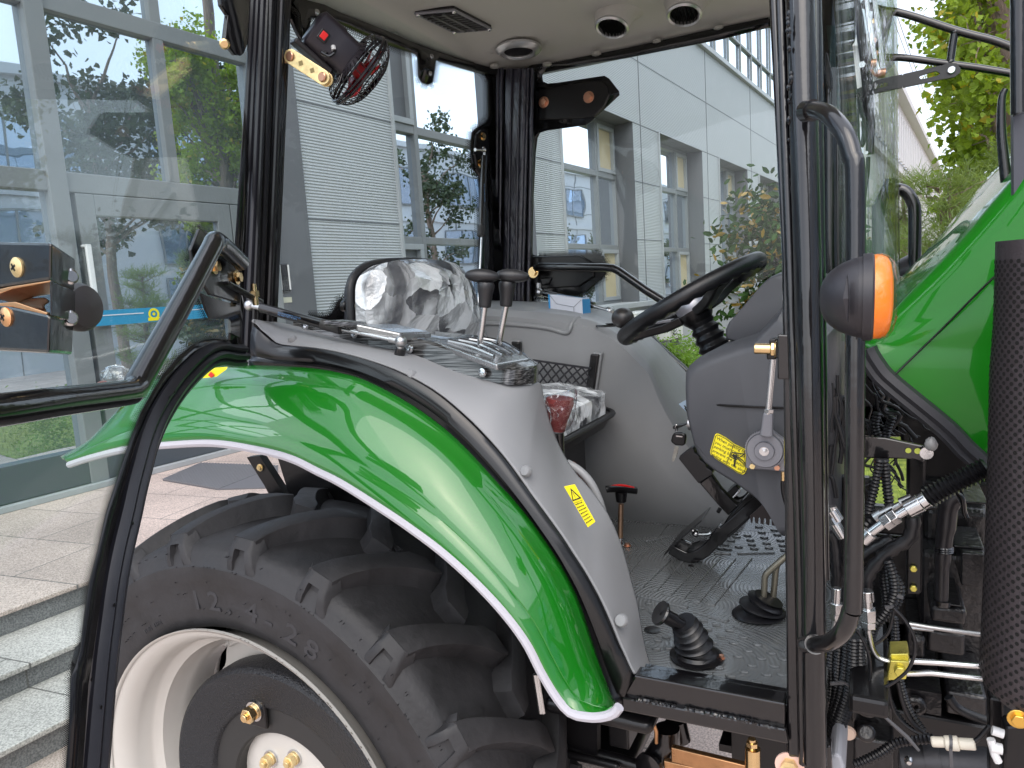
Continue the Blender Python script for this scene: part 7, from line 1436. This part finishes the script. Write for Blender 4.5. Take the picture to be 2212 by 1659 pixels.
smooth_hose([(725, 1450), (715, 1510), (700, 1560), (690, 1640)], .0075, 'b4', 1.10, 'hydraulic_pipe', alu)
smooth_hose([(985, 320), (1000, 400), (1025, 480), (1070, 540), (1160, 572), (1300, 570), (1430, 575), (1600, 585), (1900, 610), (2100, 625)], .0078, 'b5', 1.10, 'hydraulic_pipe', steel)
smooth_hose([(950, 400), (965, 500), (985, 610), (1030, 655), (1120, 668), (1350, 665), (1480, 662), (1650, 680), (1900, 705), (2100, 720)], .0078, 'b5', 1.12, 'hydraulic_pipe', steel)
b = MB(); b.prism(PL('b5', [(1160, 512), (1300, 508), (1315, 570), (1160, 562)], 1.085), (0, .04, 0)); b.prism(PL('b5', [(1158, 563), (1312, 571), (1285, 712), (1130, 722)], 1.075), (0, .05, 0)); pc = obj('pipe_clamp', b, goldp, T, bevel=.0015, label='yellow plated clamp holding two steel pipes')
b = MB(); bolt(b, PK('b5', 1237, 640, 1.074), (0, -1, 0), .0078, .007, False); obj('clamp_bolt', b, goldp, pc, bevel=.001)
for pts, r, Y in (([(760, 380), (755, 520), (745, 700), (735, 850), (700, 1020), (672, 1180)], .009, 1.11), ([(870, 380), (868, 540), (860, 700), (820, 860), (760, 1030), (705, 1180), (672, 1300)], .0105, 1.085), ([(700, 480), (695, 600), (705, 750), (690, 880)], .0095, 1.12), ([(830, 400), (815, 560), (800, 700), (770, 850), (720, 1020), (680, 1180), (665, 1300)], .009, 1.10), ([(925, 380), (915, 520), (920, 660), (890, 800), (830, 920), (770, 1060), (710, 1200), (685, 1300)], .0105, 1.09),
        ([(1120, 380), (1130, 500), (1125, 700), (1170, 900), (1300, 1080), (1500, 1165)], .0045, 1.2), ([(1190, 220), (1200, 380), (1195, 500), (1250, 780), (1310, 960), (1420, 1120)], .0075, 1.18), ([(1480, 1180), (1350, 1190), (1200, 1215), (1080, 1290), (960, 1350), (880, 1380)], .0085, 1.13)): hose(pts, r, 'b5', Y, 'corrugated_conduit', .0055, .0013)
for pts, r, Y in (([(1080, 900), (1100, 1000), (1150, 1120), (1170, 1240), (1185, 1330)], .0085, 1.15), ([(980, 1520), (1010, 1600), (985, 1700), (940, 1760)], .009, 1.13), ([(1060, -180), (1040, -60), (1090, 80), (1080, 200)], .0085, 1.3), ([(1180, -150), (1130, -20), (1140, 100), (1110, 190)], .008, 1.28), ([(1080, 190), (1060, 300), (1035, 420), (1010, 520), (990, 620)], .0075, 1.16), ([(1110, 190), (1125, 320), (1140, 450), (1155, 580), (1150, 640)], .0085, 1.17), ([(1140, 980), (1180, 1100), (1195, 1230), (1160, 1340), (1100, 1430), (1040, 1500), (1000, 1600)], .0085, 1.12), ([(1100, 1000), (1110, 1150), (1130, 1300), (1110, 1400), (1050, 1480)], .0075, 1.14), ([(1200, 1100), (1240, 1200), (1225, 1290), (1190, 1350)], .008, 1.16)): hose(pts, r, 'b4', Y, 'corrugated_conduit', .0055, .0013)
for pts, r, Y in (([(1185, 150), (1270, 240), (1340, 360), (1355, 480), (1310, 620), (1220, 710), (1100, 780), (1000, 805)], .0042, 1.04), ([(895, 320), (960, 430), (1000, 560), (1000, 700), (970, 790), (935, 835)], .0038, 1.05), ([(1135, 720), (1160, 860), (1200, 980), (1290, 1080), (1400, 1150), (1480, 1180)], .0045, 1.14), ([(1220, 730), (1260, 900), (1330, 1050), (1440, 1150)], .006, 1.15),
        ([(1620, 850), (1680, 930), (1780, 985), (1930, 1040)], .013, 1.2), ([(1190, 170), (1150, 330), (1090, 400), (1045, 430)], .004, 1.06), ([(1940, 1080), (1860, 1170), (1800, 1210)], .006, 1.08)): smooth_hose(pts, r, 'b5', Y)
rr = random.Random(21)
for i in range(16):
    x, y = rr.uniform(960, 1250), rr.uniform(-120, 200); pts = [(x, y)]
    for j in range(4): x += rr.uniform(-70, 90); y += rr.uniform(30, 110); pts.append((x, y))
    smooth_hose(pts, rr.choice((.002, .003, .0045)), 'b4', rr.uniform(1.2, 1.4), 'wire', rr.choice((rubber, rubber, black, MATS['red grip'] if i == 3 else rubber)))
for i in range(22):
    x, y = rr.uniform(860, 1200), rr.uniform(-520, -150); pts = [(x, y)]
    for j in range(4): x += rr.uniform(-50, 130); y += rr.uniform(20, 120); pts.append((x, y))
    smooth_hose(pts, rr.choice((.003, .0045, .008)), 'b4', rr.uniform(1.3, 1.45), 'wire', rr.choice((rubber, rubber, black, MATS['red grip'] if i == 3 else rubber)))
for i in range(9):
    x, y = 700+rr.uniform(-10, 60), rr.uniform(-500, 300); pts = [(x, y)]
    for j in range(4): x += rr.uniform(-30, 40); y += rr.uniform(60, 150); pts.append((x, y))
    smooth_hose(pts, rr.choice((.003, .005, .007)), 'b4', rr.uniform(1.15, 1.3), 'wire')
for i, (x0, y0, x1, y1) in enumerate(((690, 745, 800, 735), (800, 735, 920, 805), (1120, 145, 1190, 140), (1215, 50, 1260, 70), (950, 870, 1100, 960))):
    b = MB(); 
    if i < 4: b.bar(PK('b5', x0, y0, 1.08), PK('b5', x1, y1, 1.08), .004, .004)
    else: b.tube([PK('b5', 940, 865, 1.04), PK('b5', 1100, 990, 1.04), PK('b5', 1300, 1170, 1.04), PK('b5', 1385, 1270, 1.04)], [.0022, .0022, .003, .002], 6)
    obj('zip_tie', b, mat('zip tie', (.07, .07, .075), .4) if 'zip tie' not in MATS else MATS['zip tie'], T)
b = MB(); b.cyl(PK('b5', 1480, 1200, 1.08), PK('b5', 1590, 1205, 1.08), .0072, 16); b.cyl(PK('b5', 1585, 1210, 1.08), PK('b5', 1700, 1215, 1.08), .0100, 16); b.cyl(PK('b5', 1695, 1215, 1.08), PK('b5', 1830, 1222, 1.08), .0078, 16); wc = obj('white_connector', b, mat('milky plastic', (.6, .56, .47), .4), T, bevel=.002)
b = MB(); b.lathe(PK('b5', 1632, 1210, 1.08), (1, 0, -.03), [(.0106, -.002), (.0106, .002)], 18); b.bar(PK('b5', 1635, 1255, 1.062), PK('b5', 1642, 1400, 1.062), .004, .003, (0, 1, 0)); obj('tie', b, MATS['zip tie'], wc)
b = MB(); b.cyl(PK('b5', 1960, 1110, 1.05), PK('b5', 2050, 1140, 1.05), .006, 12); b.cyl(PK('b5', 1950, 1240, 1.05), PK('b5', 2040, 1260, 1.05), .007, 12); b.tube(PL('b5', [(1950, 1180), (1980, 1300), (2010, 1360)], 1.05), .005, 8); obj('battery_terminal', b, ceram, T)
b = MB(); bolt(b, PK('b5', 2165, 1020, 1.0), (0, -1, 0), .0085, .008); obj('guard_bolt', b, mat('gold bolt', (.75, .45, .1), .3, metal=.9), T, bevel=.001)
b = MB(); b.prism(PL('b5', [(1940, 850), (2060, 870), (2080, 1500), (1940, 1500)], 1.12), (0, .03, 0)); b.prism(PL('b5', [(2060, 1080), (2300, 1060), (2300, 1500), (2040, 1500)], 1.06), (0, .03, 0)); obj('lower_guard', b, black2, T, bevel=.004)
b = MB(); b.lathe(PK('b5', 825, 1130, 1.2), (0, -1, 0), [(.013, 0), (.011, .004), (0, .005)], 22); obj('plug_cap', b, mat('pale pink cap', (.6, .45, .36), .5), eng)
# black backing plates added to darken gaps behind the hoses, with the chassis box
b = MB(); b.prism(DL([(1858, 765), (1888, 765), (2140, 1000), (2140, 1080), (1992, 1080), (1992, 1000), (1950, 985), (1945, 940), (1858, 935)], 1.52), (0, .02, 0)); bxp(b, 'b4', 680, 760, 1440, 1700, 1.50, 1.53); bxp(b, 'b4', 680, -300, 930, 130, 1.5, 1.53); bxp(b, 'b4', 930, -250, 1250, 20, 1.52, 1.54); bxp(b, 'b4', 760, 330, 1020, 800, 1.5, 1.53); bxp(b, 'b4', 1290, 160, 1440, 800, 1.5, 1.53); bxp(b, 'b4', 1010, 560, 1300, 800, 1.5, 1.53); bxp(b, 'b4', 1420, 350, 1950, 800, 1.5, 1.53); b.box((-.12, 1.35, .55), (.9, 1.72, .80)); b.box((-.03, 1.0, .985), (.02, 1.25, 1.012)); obj('chassis_backing', b, black2, T, bevel=.006)
# ================================================================== separate pieces become objects of their own
SPLIT = {'screw_cap', 'screw', 'bracket_bolt', 'hinge_bolt', 'glass_screw', 'plate_bolt', 'slot_rim', 'slot', 'rim_lug', 'bolt_pocket', 'wiper_screw', 'leg', 'lining_clip', 'grille_screw', 'flange_bolt', 'bracket_plug',
         'hose_clip', 'rivet', 'diamond_hole', 'hole', 'pivot', 'link_rod', 'corner_trim', 'seal_vent_hole', 'frame_bolt', 'engine_casting', 'gearbox_housing', 'rear_axle', 'brake_line', 'linkage_bar', 'pillar_rib', 'latch_knob', 'battery_terminal', 'arm_bolt', 'post_rib', 'weld_bead', 'paint_chip', 'lower_guard', 'blade', 'pier', 'slat_', 'frame_tube', 'mullion', 'rail_weld', 'size_marking', 'paint_lumps', 'blue_print'}
def islands(me):
    par = list(range(len(me.vertices)))
    def f(i):
        while par[i] != i: par[i] = par[par[i]]; i = par[i]
        return i
    for e in me.edges:
        a, c = f(e.vertices[0]), f(e.vertices[1])
        if a != c: par[a] = c
    g = {}
    for i in range(len(me.vertices)): g.setdefault(f(i), []).append(i)
    return list(g.values())
def split_obj(o, pad=.0012):
    me = o.data; isl = islands(me)
    if len(isl) < 2: return
    bb = []
    for g in isl:
        cs = [me.vertices[i].co for i in g]; bb.append([[min(c[k] for c in cs)-pad for k in range(3)], [max(c[k] for c in cs)+pad for k in range(3)]])
    grp = list(range(len(isl)))
    def f(i):
        while grp[i] != i: i = grp[i]
        return i
    for i in range(len(isl)):
        for j in range(i):
            if all(bb[i][0][k] <= bb[j][1][k] and bb[j][0][k] <= bb[i][1][k] for k in range(3)):
                a, c = f(i), f(j)
                if a != c: grp[a] = c
    cl = {}
    for i in range(len(isl)): cl.setdefault(f(i), []).extend(isl[i])
    if len(cl) < 2: return
    lists = list(cl.values()); own = {}
    for ci, l in enumerate(lists):
        for v in l: own[v] = ci
    polys = [[] for _ in lists]
    for p in me.polygons: polys[own[p.vertices[0]]].append((tuple(p.vertices), p.use_smooth))
    kids = list(o.children)
    for ci, l in enumerate(lists):
        mp = {v: i for i, v in enumerate(l)}; nm = bpy.data.meshes.new(o.name.split('.')[0]); nm.from_pydata([me.vertices[v].co for v in l], [], [[mp[v] for v in p] for p, _ in polys[ci]])
        nm.polygons.foreach_set('use_smooth', [s for _, s in polys[ci]]); nm.update(); nm.materials.append(me.materials[0])
        if any(s for _, s in polys[ci]): nm.set_sharp_from_angle(angle=R_(38))
        if ci == 0: o.data = nm
        else:
            c = o.copy(); c.data = nm; COL.objects.link(c); c.parent = o.parent; c.matrix_parent_inverse = o.matrix_parent_inverse.copy()
for o in [o for o in bpy.data.objects if o.type == 'MESH' and o.name.split('.')[0] in SPLIT and o.parent]: split_obj(o)
# thing > part > sub-part, nothing deeper
def chain(o):
    n = 1
    while o.parent: o = o.parent; n += 1
    return n
for o in list(bpy.data.objects):
    while chain(o) > 3: o.parent = o.parent.parent; o.matrix_parent_inverse = Matrix.Identity(4)
